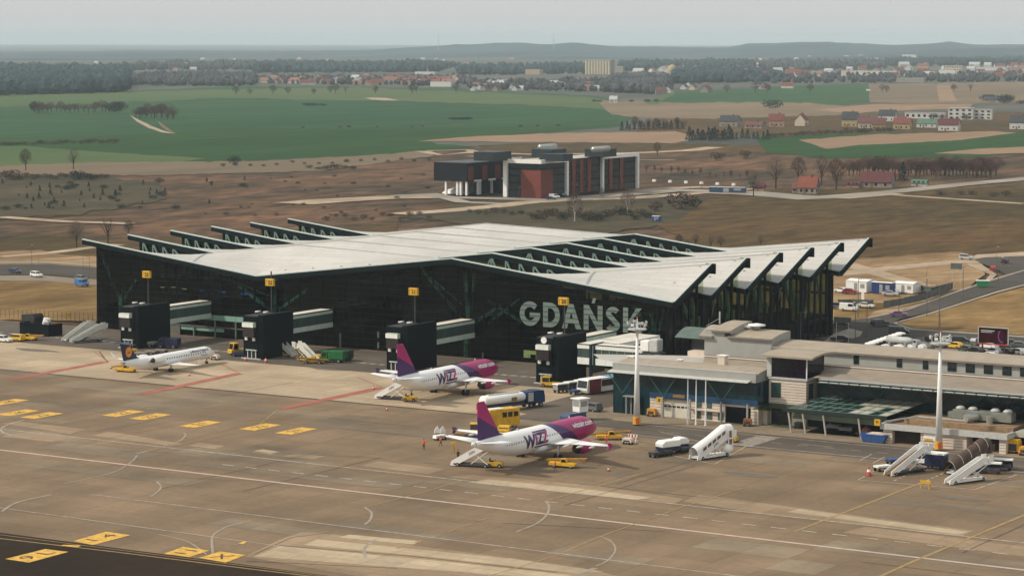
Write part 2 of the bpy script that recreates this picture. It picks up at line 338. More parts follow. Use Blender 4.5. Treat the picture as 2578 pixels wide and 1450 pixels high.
field('road', [(-200, 668), (120, 664), (320, 678), (320, 708), (120, 690), (-200, 692)], G_ASPH, -.14, 0, label='asphalt road left of the terminal')
field('car_park', [(-200, 694), (100, 692), (320, 710), (320, 722), (100, 706), (-200, 706)], G_CONP, -.13, 0)
field('pavement', [(-200, 660), (120, 657), (330, 672), (330, 675), (120, 661), (-200, 664)], G_CONC, -.11, 0)
# dirt tracks
def track(pix, w, m=G_PATH, z=-.14, name='path'):
    pts = [P(*p) for p in pix]; L = []; Rr = []
    for i, p in enumerate(pts):
        d = (pts[min(i+1, len(pts)-1)]-pts[max(i-1, 0)]).normalized(); n_ = Vector((-d.y, d.x, 0))*w/2; L.append(p+n_); Rr.append(p-n_)
    mb = MB()
    for i in range(len(pts)-1): mb.poly([(q.x, q.y, z) for q in (Rr[i], Rr[i+1], L[i+1], L[i])])
    return struct(name, mb, m)
track([(735, 512), (820, 505), (980, 496), (1110, 494)], 22, z=-.15)
track([(1000, 538), (1120, 530), (1250, 518), (1330, 508), (1440, 502), (1600, 497), (1700, 490), (1780, 484), (2000, 492), (2120, 497), (2250, 486)], 13, z=-.145)
track([(1600, 478), (1760, 470), (1900, 476)], 12, z=-.16)
track([(2050, 498), (2250, 482), (2400, 466), (2620, 446)], 14, G_CONC, -.10, 'road')
track([(2250, 490), (2578, 512)], 6)
track([(1060, 380), (1110, 390), (1195, 382), (1180, 377), (1075, 379)], 9, z=-.18)
track([(1190, 384), (1330, 388), (1600, 385), (1740, 378), (1800, 370)], 14, z=-.17)
track([(1180, 392), (1260, 400), (1700, 403)], 5, z=-.16)
field('path', [(326, 289), (345, 299), (380, 316), (410, 328), (442, 336), (408, 333), (372, 321), (345, 306)], G_PATH, -.30, .4, 10)
field('path', [(396, 303), (412, 314), (428, 326), (446, 337), (425, 330), (405, 318)], G_MAUVE, -.29, .4, 10)
field('field', [(918, 246), (940, 245), (975, 247), (1003, 252), (965, 253), (935, 251)], G_PATH, -.30, .3, 12)
track([(-100, 262), (300, 270), (700, 262), (1100, 262), (1500, 276)], 5, G_LGREEN, -.31, 'field')
track([(-100, 300), (300, 306)], 6, G_LGREEN, -.31, 'field')
track([(500, 322), (800, 318), (1100, 316), (1500, 314)], 5, G_LGREEN, -.31, 'field')
track([(2375, 215), (2380, 235), (2388, 255)], 20, G_PINK, -.3)
track([(0, 545), (150, 556), (330, 562)], 8); track([(0, 645), (120, 636), (230, 622), (300, 614)], 6)
track([(2100, 690), (2300, 668), (2440, 655)], 9, z=-.12); track([(2120, 660), (2220, 690), (2330, 720)], 7, z=-.11)
track([(1640, 262), (1660, 248), (1690, 236)], 14, G_LGREEN, -.33)
track([(1000, 493), (1085, 488), (1120, 496), (1290, 500), (1400, 503)], 14, G_CONC, -.11, 'pavement')
track([(1120, 496), (1165, 508), (1260, 512)], 8, G_CONC, -.10, 'pavement')
track([(1400, 503), (1600, 486), (1660, 478)], 16, G_CONC, -.10, 'pavement')
track([(1600, 486), (1700, 478), (1880, 484), (2060, 500)], 22, G_CONC, -.12, 'pavement')
# ---- apron
def apronmat(name, lo, hi, slab=(7.5, 7.5), mortar=.35, dark=.75):
    m = bpy.data.materials.new(name); m.use_nodes = True; n = m.node_tree; b = n.nodes['Principled BSDF']; L = n.links.new
    b.inputs['Roughness'].default_value = .85; b.inputs['Specular IOR Level'].default_value = .2
    tc = n.nodes.new('ShaderNodeTexCoord')
    def nz(s, st=(1, 1, 1), d=6):
        mp = n.nodes.new('ShaderNodeMapping'); mp.inputs['Scale'].default_value = st; L(tc.outputs['Object'], mp.inputs[0])
        k = n.nodes.new('ShaderNodeTexNoise'); k.inputs['Scale'].default_value = s; k.inputs['Detail'].default_value = d; k.inputs['Roughness'].default_value = .6; L(mp.outputs[0], k.inputs['Vector']); return k
    a = nz(.03, (1, 1.6, 1)); f = nz(.9); stn = nz(.12, (1, .25, 1)); st2 = nz(.10, (.2, 1, 1))
    rp = n.nodes.new('ShaderNodeValToRGB'); e = rp.color_ramp.elements; e[0].position = .35; e[1].position = .65; e[0].color = (*lo, 1); e[1].color = (*hi, 1); L(a.outputs[0], rp.inputs[0])
    br = n.nodes.new('ShaderNodeTexBrick'); br.offset = 0; br.inputs['Scale'].default_value = 1; br.inputs['Brick Width'].default_value = slab[0]; br.inputs['Row Height'].default_value = slab[1]
    br.inputs['Mortar Size'].default_value = .09; br.inputs['Color1'].default_value = (.90, .90, .90, 1); br.inputs['Color2'].default_value = (1.07, 1.06, 1.05, 1); br.inputs['Mortar'].default_value = (dark, dark, dark, 1)
    L(tc.outputs['Object'], br.inputs['Vector'])
    def rng(src, lo_, hi_):
        r = n.nodes.new('ShaderNodeMapRange'); r.inputs[1].default_value = .35; r.inputs[2].default_value = .65; r.inputs[3].default_value = lo_; r.inputs[4].default_value = hi_; L(src, r.inputs[0]); return r.outputs[0]
    v = rp.outputs[0]
    for src in (rng(f.outputs[0], .93, 1.06), rng(stn.outputs[0], .86, 1.07), rng(st2.outputs[0], .90, 1.06)):
        vm = n.nodes.new('ShaderNodeVectorMath'); vm.operation = 'SCALE'; L(v, vm.inputs[0]); L(src, vm.inputs['Scale']); v = vm.outputs[0]
    vm = n.nodes.new('ShaderNodeVectorMath'); vm.operation = 'MULTIPLY'; L(v, vm.inputs[0]); L(br.outputs[0], vm.inputs[1]); L(vm.outputs[0], b.inputs['Base Color'])
    return m
A_MAIN = apronmat('apron_surface', (0.1780, 0.1248, 0.0769), (0.2483, 0.1750, 0.1095), dark=.80)
A_CONC = apronmat('stand_concrete', (0.3477, 0.2691, 0.1781), (0.4575, 0.3596, 0.2491), dark=.74)
A_PALE = apronmat('pale_concrete_slabs', (0.2754, 0.1990, 0.1242), (0.3444, 0.2510, 0.1614), (5, 5), dark=.78)
A_ROAD = apronmat('service_road_asphalt', (0.1014, 0.0840, 0.0678), (0.1323, 0.1092, 0.0862), (60, 60), dark=.97)
A_DARK = groundmat('dark_taxiway_asphalt', (.018, .011, .006), (.03, .019, .010), .03, .4, stretch=(1, 1, 1), amp=.2)
def sheet(name, m, x0, x1, y0, y1, z, label=None):
    mb = MB(); mb.poly([(x0, y0, z), (x1, y0, z), (x1, y1, z), (x0, y1, z)]); return struct(name, mb, m, label)
sheet('apron', A_MAIN, -260, 520, -420, 0, 0, 'aircraft apron of joined concrete and asphalt')
sheet('apron', A_CONC, -60, 163, -69, -32, .012, 'pale concrete aircraft stands before the terminal')
mb = MB(); mb.poly([P(*p)+Vector((0, 0, .016)) for p in [(1290, 1035), (1545, 968), (1600, 1010), (1530, 1035), (1440, 1062)]]); struct('road', mb, A_ROAD)
sheet('service_road', A_ROAD, -120, 174, -31.6, -1.2, .02, 'dark service road along the terminal front')
sheet('service_road', A_ROAD, 186, 420, -77, -62.5, .02, 'dark service road before the old terminal')
sheet('pavement', groundmat('tan_forecourt_paving', (.20, .16, .11), (.27, .21, .15), .1, .8, amp=.12), 172, 420, -62.3, -40, .03)
sheet('service_road', A_ROAD, 163.5, 185.8, -70, -30, .024)
# crossing stripes etc
WM = M('white_road_marking', (.38, .33, .27), .8, .35, .8); PM = M('faded_pink_white_line', (.48, .37, .30), .8, .14, 1)
YM = M('yellow_marking', (.62, .36, .055), .75, .28, 1.1); YL = M('faded_yellow_line', (.30, .20, .08), .8, .2, .8); RM = M('faded_red_marking', (.33, .10, .065), .85, .22, .35)
DM = M('dark_joint', (.055, .045, .036), .9, .2, 1); RB = M('black_numeral', (.07, .045, .02), .8, .2, 1); SCR = M('pale_scraped_line', (.30, .255, .20), .85, .2, .6)
def line(mb, pts, w, z, dash=None):
    for i in range(len(pts)-1):
        a = Vector((*pts[i][:2], 0)); b = Vector((*pts[i+1][:2], 0)); L_ = (b-a).length; d = (b-a)/L_; n_ = Vector((-d.y, d.x, 0))*w/2
        segs = [(0, L_)] if not dash else [(t, min(t+dash[0], L_)) for t in [k*(dash[0]+dash[1]) for k in range(int(L_/(dash[0]+dash[1]))+1)] if t < L_]
        for t0, t1 in segs:
            p, q = a+d*t0, a+d*t1; mb.poly([(r.x, r.y, z) for r in (p-n_, q-n_, q+n_, p+n_)])
def px(*pp): return [P(*p) for p in pp]
def arc(pts, k=8):
    out = []
    for i in range(len(pts)-1):
        p0 = pts[max(i-1, 0)]; p1 = pts[i]; p2 = pts[i+1]; p3 = pts[min(i+2, len(pts)-1)]
        for j in range(k):
            t = j/k; out.append(.5*((2*p1)+(p2-p0)*t+(2*p0-5*p1+4*p2-p3)*t*t+(3*p1-p0-3*p2+p3)*t**3))
    return out+[pts[-1]]
m1 = MB(); line(m1, [(-100, -147.4), (420, -147.4)], .75, .032); struct('apron_marking', m1, PM, 'broad pinkish white line crossing the foreground apron')
m1 = MB(); line(m1, [(60, -130.2), (420, -130.2)], .4, .032); line(m1, arc(px((78, 1103), (20, 1093), (2, 1081), (22, 1068), (60, 1058))), .35, .032)
line(m1, [(150, -171), (330, -171)], .3, .032); line(m1, [(120, -186.5), (260, -188)], .25, .032); line(m1, [(150, -138.8), (420, -138.8)], .45, .032, (2.4, 2.4))
struct('apron_marking', m1, WM, 'thin white apron guide lines and dashes')
m1 = MB()
for k in range(74): x = -10+k*2.4; m1.poly([(x, -20.4, .034), (x+1.6, -20.4, .034), (x+1.9, -19.4, .034), (x+.3, -19.4, .034)])
for yy in (-8, -14): line(m1, [(-60, yy), (160, yy)], .16, .034, (2.5, 7))
line(m1, [(-60, -20.0), (-12, -20)], .8, .034)
line(m1, [(186, -64.2), (420, -64.2)], .22, .034); line(m1, [(186, -75.6), (420, -75.6)], .3, .034); line(m1, [(187, -70), (213, -70)], .18, .034, (2, 3)); line(m1, [(217, -70), (420, -70)], .18, .034, (2, 3)); line(m1, [(222, -68.6), (228, -68.8)], .2, .034)
for k in range(13): y = -75.2+k*.86; line(m1, [(211.5, y), (216, y)], .5, .037)
struct('road_marking', m1, WM, 'white service road lines, dashes and zebra crossing')
m1 = MB(); line(m1, [(186, -80.5), (246, -80.5)], .18, .033); line(m1, px((1700, 1148), (1800, 1168), (1880, 1122)), .22, .033); line(m1, px((2160, 1208), (2455, 1232), (2560, 1195)), .25, .033)
line(m1, px((2160, 1208), (2240, 1163)), .2, .033); line(m1, px((2251, 1210), (2345, 1168)), .25, .033, (1.2, .9)); line(m1, px((2310, 1220), (2400, 1180)), .3, .033, (1.2, .9)); line(m1, px((2163, 1160), (2195, 1143)), .2, .033); line(m1, px((2197, 1166), (2227, 1150)), .2, .033)
line(m1, px((1655, 1085), (1840, 1130)), .2, .038); struct('apron_marking', m1, WM, 'white parking bay outlines on the right of the apron')
m1 = MB(); line(m1, [(278, -205), (277.6, -150), (278.8, -95)], .6, .036); line(m1, px((2000, 1338), (2320, 1215)), .5, .036)
line(m1, px((1230, 1450), (1400, 1398), (1512, 1350), (1600, 1318), (1720, 1275), (1870, 1228)), .3, .036); line(m1, px((920, 1277), (1080, 1235), (1170, 1207)), .28, .036); line(m1, px((1370, 1262), (1500, 1225), (1620, 1190)), .35, .036)
line(m1, [(130, -137.5), (124, -75)], .25, .036); line(m1, px((85, 1070), (330, 1020), (460, 1012)), .22, .036); line(m1, px((170, 1125), (525, 1052)), .25, .036); line(m1, px((345, 1142), (640, 1080), (700, 1030)), .28, .036)
for a, b in (((1000, 1380), (1020, 1373)), ((1045, 1365), (1065, 1358)), ((1128, 1338), (1150, 1331)), ((1165, 1326), (1187, 1319)), ((1205, 1311), (1227, 1305)), ((1090, 1352), (1108, 1346)), ((590, 1372), (622, 1363)), ((1887, 1163), (1960, 1172)), ((2500, 1218), (2578, 1228))): line(m1, px(a, b), .4, .038)
struct('apron_marking', m1, YL, 'faded yellow lead-in lines on the apron')
m1 = MB(); line(m1, arc(px((1513, 1350), (1540, 1364), (1549, 1385), (1530, 1410), (1500, 1425))), .3, .04); line(m1, arc(px((1375, 1262), (1382, 1275), (1377, 1295), (1350, 1318), (1300, 1338))), .4, .04, (1.4, .9)); line(m1, arc(px((918, 1277), (935, 1290), (932, 1308), (918, 1320))), .4, .04, (1.2, .8))
line(m1, arc(px((536, 1395), (535, 1350), (560, 1332), (572, 1325), (632, 1310))), .38, .04); line(m1, arc(px((5, 1287), (45, 1264), (130, 1245))), .5, .04); line(m1, arc(px((920, 1402), (918, 1380), (945, 1357))), .45, .04); line(m1, px((1450, 1445), (1500, 1430)), .9, .04)
line(m1, arc(px((345, 1146), (330, 1163), (280, 1190), (160, 1218))), .3, .04, (1.6, 1.2)); line(m1, arc(px((463, 1090), (466, 1098), (440, 1115), (345, 1142))), .35, .04); line(m1, arc(px((395, 1212), (405, 1228), (380, 1250))), .35, .04, (1.4, .9)); line(m1, arc(px((400, 1345), (470, 1362), (520, 1395))), .3, .04)
struct('apron_marking', m1, SCR, 'curved pale guide marks and repaired cracks')
m1 = MB(); line(m1, [(-100, -69.6), (196, -69.6)], .9, .036); line(m1, px((250, 885), (272, 913)), .3, .03)
struct('drain_line', m1, DM, 'dark straight drain joint crossing the apron')
m1 = MB()
for pl in (((30, 955), (265, 911)), ((357, 993), (603, 940)), ((710, 1029), (960, 976))):
    line(m1, px(*pl), 2.3, .042)
for pl in (((238, 886), (272, 910)), ((553, 915), (604, 940)), ((900, 950), (962, 975))): line(m1, px(*pl), .3, .044)
struct('apron_marking', m1, RM, 'faded red stand boundary bands between aircraft')
m1 = MB(); m2 = MB()
def yblock(c, w, h, txt, ang=math.pi/2):
    q = P(*c); x, y = q.x, q.y; ca, sa = math.cos(ang), math.sin(ang)
    m1.poly([(x+a*ca-b*sa, y+a*sa+b*ca, .05) for a, b in ((-w/2, -h/2), (w/2, -h/2), (w/2, h/2), (-w/2, h/2))])
    if txt: text_on(m2, txt, h*.85, (x, y, .06), ang, .01, .0, 1.0, True)
for c, t in (((20, 1012), '24'), ((45, 1039), '24'), ((105, 1046), '23'), ((310, 1041), '22'), ((378, 1049), '23'), ((505, 1068), '21'), ((655, 1075), '22'), ((745, 1085), '21')): yblock(c, 8.0, 3.6, t)
for q4, t_ in ((((13, 1407), (73, 1416), (172, 1389), (113, 1382)), '9 L'), (((185, 1362), (234, 1372), (329, 1347), (267, 1338)), '1 4'), (((412, 1394), (477, 1402), (527, 1386), (461, 1376)), '11'), (((501, 1404), (568, 1416), (619, 1397), (554, 1388)), 'X')):
    m1.poly([P(*p)+Vector((0, 0, .05)) for p in q4]); c_ = sum((P(*p) for p in q4), Vector())/4; text_on(m2, t_, 3.0, (c_.x, c_.y, .06), math.pi/2, .01, .0, 1.5, True)
for q4 in (((152, 1374), (196, 1377), (204, 1373), (160, 1371)), ((600, 1368), (612, 1370), (622, 1364), (611, 1363))): m1.poly([P(*p)+Vector((0, 0, .05)) for p in q4])
struct('apron_marking', m1, YM, 'yellow painted stand number panels on the apron'); struct('apron_marking', m2, RB, 'dark numerals on the yellow apron panels')
m1 = MB()
for q in ([(0, 1065), (60, 1062), (215, 1080), (175, 1092)], [(0, 1098), (60, 1105), (130, 1112), (190, 1100), (90, 1085)], [(232, 1096), (270, 1087), (300, 1090), (460, 1117), (430, 1122)], [(475, 1122), (500, 1113), (568, 1123), (540, 1130)], [(632, 1138), (660, 1130), (708, 1137), (680, 1144)], [(712, 1148), (745, 1141), (820, 1148), (790, 1156)],
          [(905, 1172), (950, 1160), (1120, 1180), (1080, 1193)], [(1130, 1200), (1190, 1195), (1500, 1222), (1720, 1255), (1700, 1268), (1480, 1238)], [(1720, 1262), (1760, 1245), (2100, 1290), (2450, 1335), (2420, 1350), (1900, 1290)], [(2120, 1340), (2180, 1325), (2578, 1375), (2578, 1400)],
          [(615, 1400), (700, 1360), (760, 1338), (840, 1345), (1100, 1380), (1450, 1425), (1560, 1450), (900, 1450)]):
    m1.poly([P(*p)+Vector((0, 0, .018)) for p in q])
struct('apron', m1, A_PALE, 'paler replaced concrete slab strips in the apron')
m1 = MB()
for q in ([(638, 1400), (705, 1374), (1100, 1411), (1440, 1447), (1380, 1456), (1000, 1427)], [(765, 1371), (800, 1357), (1289, 1406), (1520, 1438), (1440, 1441), (1100, 1403)], [(850, 1352), (880, 1345), (1060, 1362), (1040, 1370)], [(1180, 1214), (1230, 1206), (1470, 1230), (1640, 1252), (1600, 1258)], [(1980, 1288), (2010, 1281), (2440, 1338), (2410, 1345)], [(640, 1134), (662, 1131), (700, 1137), (680, 1142)]): m1.poly([P(*p)+Vector((0, 0, .0225)) for p in q])
struct('apron', m1, apronmat('bright_concrete_slabs', (.40, .32, .21), (.50, .40, .27), (5, 5), dark=.8), 'brightest bare concrete slabs in the foreground apron')
m1 = MB(); rr = random.Random(4)
for k in range(46):
    x0 = rr.uniform(20, 300); y0 = -72-rr.random()*110; w_ = rr.choice((7.5, 15, 22.5, 30)); h_ = rr.choice((5, 7.5)); x0 = round(x0/7.5)*7.5; y0 = round(y0/7.5)*7.5; m1.poly([(x0, y0, .006+k*.0002), (x0+w_, y0, .006+k*.0002), (x0+w_, y0+h_, .006+k*.0002), (x0, y0+h_, .006+k*.0002)])
struct('apron', m1, apronmat('mixed_slab_patches', (.15, .115, .076), (.28, .22, .15), (7.5, 7.5), dark=.8), 'slightly different repaired slabs scattered over the apron')
m1 = MB()
for k in range(26):
    x = rr.uniform(40, 330); y = rr.uniform(-170, -75); L_ = rr.uniform(12, 45); a_ = rr.choice((0, 0, math.pi/2, math.pi/2, .3)); line(m1, [(x, y), (x+L_*math.cos(a_), y+L_*math.sin(a_))], rr.uniform(.1, .22), .0285)
struct('apron_joint', m1, M('tar_joint', (.075, .058, .042), .9, .2, 1), 'dark tar joints and tyre lines on the apron')
m1 = MB(); m1.poly([P(*p)+Vector((0, 0, .026)) for p in [(-600, 1262), (-60, 1332), (300, 1380), (640, 1424), (980, 1470), (2400, 1665), (2400, 2400), (-600, 2400)]]); struct('taxiway', m1, A_DARK, 'very dark taxiway strip in the lower left corner')
m1 = MB(); line(m1, px((-600, 1278), (-60, 1348), (300, 1390), (640, 1433), (800, 1452), (2400, 1672)), .35, .034); line(m1, px((-600, 1268), (-60, 1338), (300, 1384), (640, 1427), (2400, 1660)), .2, .034); struct('apron_marking', m1, YL)
m1 = MB(); line(m1, px((640, 1395), (735, 1352), (840, 1340)), .18, .03); line(m1, px((620, 1412), (1000, 1430)), .25, .03); line(m1, px((700, 1372), (1040, 1400), (1400, 1440)), .25, .03); struct('apron_joint', m1, DM)
m1 = MB()
for c, w, h in (((90, 882), 12, 4), ((205, 862), 8, 2), ((825, 930), 9, 2.2), ((1570, 1200), 4, 2), ((1885, 1195), 9, 3), ((2420, 1255), 8, 2.4), ((1300, 1180), 12, 2.6), ((1080, 1165), 3, 1)):
    q = P(*c); m1.poly([(q.x+math.cos(t)*w*.5*(1+.3*math.sin(3*t)), q.y+math.sin(t)*h*.5, .027) for t in [i*.45 for i in range(14)]])
struct('oil_stains', m1, M('oil_stain', (.13, .105, .08), .7, .2, .6), 'dark oil and tyre stains on the apron')
# ================================================================ new terminal
def lerp(t, a, b): return a+(b-a)*t
def pl(u, pts):
    for (a, x), (b, y) in zip(pts, pts[1:]):
        if u <= b: return lerp((u-a)/(b-a), x, y) if u >= a else pts[0][1]
    return pts[-1][1]
FP = [(-3.4, 21.5), (50, 15.2), (104.4, 21.8), (160, 15.2)]
RP = [(-3.4, 15.0), (50, 21.3), (92, 19.9), (104.4, 15.9), (160, 21.9)]
F = lambda u: pl(u, FP); Rf = lambda u: pl(u, RP)
US = sorted(set([-3.4, 50, 92, 104.4, 160]+[-3.4+i*4.0 for i in range(1, 41) if -3.4+i*4.0 < 159]))
BAY = 16.45; NB = 6
T = thing('terminal_building', (0, 0, 0), 0, 'large dark glass terminal with folded white sawtooth roof and city name on its front', 'airport terminal')
tglass = glass('dark_green_glazing', (.20, .31, .29), .05, .04, True)
rglass = glass('side_glazing', (.55, .62, .42), .06, .04)
for n in range(NB):
    v0, v1 = n*BAY-.4*(n == 0), (n+1)*BAY
    mb = MB().mat(ROOFW)
    K = 4
    grid = [[(u, lerp(k/K, v0, v1-.25), lerp(k/K, F(u), Rf(u))) for k in range(K+1)] for u in US]
    b = len(mb.v)
    for row in grid:
        for p in row: mb.v.append(p)
    for i in range(len(US)-1):
        for k in range(K): a = b+i*(K+1)+k; mb.face((a, a+K+1, a+K+2, a+1))
    b2 = len(mb.v)
    for row in grid:
        for p in row: mb.v.append((p[0], p[1], p[2]-.5))
    mb.mat(DARKF)
    for i in range(len(US)-1):
        for k in range(K): a = b2+i*(K+1)+k; mb.face((a, a+1, a+K+2, a+K+1))
    mb.build('roof_bay', None, T)
    # deep dark fascia and silver capping along the front edge
    mb = MB(); cp = MB()
    for a, c in zip(US, US[1:]):
        za, zc = F(a), F(c)
        mb.rings([[(x, v0-.02, z-.02), (x, v0-.55, z-.02), (x, v0-.55, z-1.12), (x, v0-.02, z-1.12)] for x, z in ((a, za), (c, zc))])
        cp.rings([[(x, v0+.06, z), (x, v0-.6, z), (x, v0-.6, z+.22), (x, v0+.06, z+.22)] for x, z in ((a, za), (c, zc))])
    mb.build('fascia', DARKF, T); cp.build('edge_capping', SILVER, T)
    # end beam on the right: from the low front corner up to the high rear tip
    mb = MB(); p = Vector((160.0, v0, F(160))); q = Vector((160.0, v1-.2, Rf(160)))
    mb.rings([[(o.x+.02, o.y, o.z+.12), (o.x+.6, o.y, o.z+.12), (o.x+.6, o.y, o.z-1.05), (o.x+.02, o.y, o.z-1.05)] for o in (p, q)])
    mb.box(158.6, 160.9, v1-.15, v1+.35, Rf(160)-2.0, Rf(160)+.18)
    mb.build('end_beam', DARKF, T)
    cp = MB(); cp.rings([[(o.x-.1, o.y, o.z+.13), (o.x+.2, o.y, o.z+.13), (o.x+.2, o.y, o.z+.3), (o.x-.1, o.y, o.z+.3)] for o in (p, q)]); cp.build('edge_capping', SILVER, T)
    # rear edge upstand
    cp = MB()
    for a, c in zip(US, US[1:]):
        cp.rings([[(x, v1-.45, z+.005), (x, v1-.23, z+.005), (x, v1-.23, z+.2), (x, v1-.45, z+.2)] for x, z in ((a, Rf(a)), (c, Rf(c)))])
    cp.build('rear_gutter', LGREY, T)
    if n:
        mb = MB()                                 # clerestory glazing where the front edge stands above the slab before it
        uu = [u for u in US if .3 < u < 158.5]
        for a, c in zip(uu, uu[1:]):
            if F(a) > Rf(a)-.4 or F(c) > Rf(c)-.4:
                mb.poly([(a, v0+.1, min(Rf(a), F(a))-.6), (c, v0+.1, min(Rf(c), F(c))-.6), (c, v0+.1, F(c)-.4), (a, v0+.1, F(a)-.4)])
        mb.build('clerestory', glass('clerestory_glazing%d' % n, (.16, .26, .20), .06) if n == 1 else bpy.data.materials['clerestory_glazing1'], T)
        mb = MB()
        for u in [1.4, 4.6, 7.8, 11.0]+[104.0, 107.9, 111.6, 115.3, 119.0, 122.4]:
            zt = F(u)-1.15; zb = max(Rf(u)+.2, zt-(3.0 if u < 100 else 3.3))
            if zt-zb < .6: continue
            mb.bar((u, v0-.25, zt), (u, v0-.25, zb), .34); mb.bar((u+.3, v0-.3, zt), (u+1.9, v0-.3, max(zb-.3, Rf(u+1.9)+.1)), .4)
            if u == 104.0: mb.bar((u-.2, v0-.25, zt), (u-1.8, v0-.25, zb), .28)
        mb.build('roof_truss', M('truss_green', (.12, .20, .16), .5, .15, 1.5), T)
        mb = MB()
        mb.box(.1, .6, v0-.2, v0+.2, Rf(.3)-.5, F(.3)-.5); mb.build('end_post', BLACKM, T)
# facade glazing (front), polygon following the zigzag
def prof(u0, u1, fn, dz): return [(u0, 0.0)]+[(u1, 0.0), (u1, fn(u1)+dz)]+[(u, fn(u)+dz) for u in reversed(US) if u0 < u < u1]+[(u0, fn(u0)+dz)]
mb = MB(); mb.poly([(a, .25, z) for a, z in prof(.5, 157.8, F, -1.4)]); mb.build('front_glazing', tglass, T)
mb = MB()
for k in range(13):
    z = 1.0+1.45*k
    st = None
    for u in [i*.8+.5 for i in range(197)]:
        ok = F(u)-1.6 > z
        if ok and st is None: st = u
        if (not ok or u > 157) and st is not None: mb.box(st, u, .03, .22, z-.04, z+.04); st = None
mb.build('glazing_bars', M('glazing_bar', (.006, .010, .010), .8, .2, 1, spec=.1), T)
mb = MB()
for k in range(47):
    u = 1.5+k*3.35; mb.box(u-.16, u+.16, .3, .7, 0, F(u)-1.5)
mb.build('mullions', BLACKM, T)
# interior: floors, cores and dark walls that stand behind the glass
mb = MB(); mb.box(1.5, 156.5, 1.2, 81, 4.2, 4.8); mb.box(1.2, 120, 30, 31, 4.9, 13.2); mb.box(1.2, 50, 9, 80, 4.9, 12.2)
mb.box(66, 96, 12, 60, 4.9, 13.6); mb.box(120, 138, 24, 60, 4.9, 9.5); mb.box(1.2, 157.0, 2.5, 3, 0, 4.1); mb.box(120, 157.4, 3.1, 62, 4.9, 8.2)
mb.build('interior_core', M('interior_dark', (.003, .008, .010), .9, .4, .15, spec=.05), T)
mb = MB(); mb.box(8, 40, 10, 12, 12.3, 15.0); mb.box(14, 52, 5, 8.9, 9.0, 9.3); mb.box(70, 92, 4, 8, 9.6, 9.9); mb.build('interior_wall', M('interior_brown', (.14, .12, .09), .9, .4, .5), T)
# left wall (saw-tooth top), right wall glazing, rear wall
mb = MB(); pts = [(0.0, 0.0), (5*BAY, 0.0)]
for n in reversed(range(5)): pts += [((n+1)*BAY-.3, Rf(.3)-.5), (n*BAY+.3, F(.3)-1.0)]
mb.prism(pts, .1, .45, 'x'); mb.build('side_wall', BLACKM, T)
mb = MB(); pts = [(0.3, 4.9), (5*BAY, 4.9)]
for n in reversed(range(5)): pts += [((n+1)*BAY-.3, Rf(158)-.7), (n*BAY+.3, F(158)-.7)]
mb.poly([(158.0, a, z) for a, z in pts]); mb.build('side_glazing', rglass, T)
mb = MB()
for n in range(5):
    for k in range(5):
        t = k/5+.02; v = (n+t)*BAY; top = lerp(t, F(158), Rf(158))-.9; wd = .34 if k else .62
        mb.box(157.82, 158.2, v-wd, v+wd, 0, top)
mb.box(157.3, 158.3, 5*BAY-.9, 5*BAY+.2, 0, 14.4)
mb.build('side_columns', BLACKM, T)
mb = MB(); mb.box(157.1, 157.9, .3, 66, 0, 4.85); mb.box(157.1, 157.9, 66, 5*BAY-1, 3.6, 4.4); mb.build('side_plinth', BLACKM, T)
mb = MB(); mb.poly([(a, 5*BAY+.1, z) for a, z in prof(.5, 157.4, lambda u: min(F(u), Rf(u)), -.6)]); mb.build('rear_glazing', glass('rear_glass', (.75, .80, .45), .05), T)
mb = MB()
for k in range(24): u = 1.0+k*6.8; mb.box(u-.9, u+.9, 5*BAY-.6, 5*BAY-.1, 0, min(F(u), Rf(u))-.7)
mb.box(1, 157, 5*BAY-.5, 5*BAY-.2, 9.6, 10.2); mb.box(1, 157, 5*BAY-.45, 5*BAY-.25, 0, 5)
mb.build('rear_columns', BLACKM, T)
# tree columns standing just behind the front glass
COLM = M('column_paint', (.40, .60, .50), .5, .15, 1.5)
def tree_col(u, v, arms):
    mb = MB(); mb.bar((u-.3, v, 0), (u-.3, v, 7.0), 1.1); mb.bar((u+.3, v, 6.5), (u+.5, v, 10.5), .7)
    for du, z in arms:
        zz = min(z, F(u+du)-1.2) if v < 3 else z
        mb.bar((u, v, 6.6), (u+du, v, zz), .62, .62)
    return mb.build('tree_column', COLM, T)
tree_col(7.2, 1.4, [(-7, 18.6), (4.5, 12.2), (-3.2, 11.0)])
tree_col(53.5, 1.4, [(-13, 13.9), (9.5, 12.6), (.6, 15)])
tree_col(107.4, 1.4, [(-12.6, 19.2), (-.8, 18.4), (1.6, 18.6), (8.5, 12.0)])
tree_col(154.6, 1.4, [(-5.2, 13.6), (2.2, 13.4), (-1.0, 12.4)])
mb = MB(); mb.bar((-12.6+107.4, 1.2, 19.0), (106, 1.2, 11.5), .25); mb.bar((41, 1.2, 13.8), (52, 1.2, 10.6), .22); mb.bar((111, 4, 12.5), (121, 4, 7.5), .5); mb.bar((111, 4, 7.5), (119, 4, 13.2), .5); mb.build('brace', COLM, T)
for n in range(1, 5):
    tree_col(156.3, n*BAY+.2, [(-4, 14), (-1.5, 17)])
    mb = MB(); mb.bar((156.8, n*BAY+4, 5), (156.8, n*BAY+9, 17.5), .5); mb.bar((156.8, n*BAY+13.5, 6), (156.8, n*BAY+9.4, 17.5), .45); mb.build('brace', COLM, T)
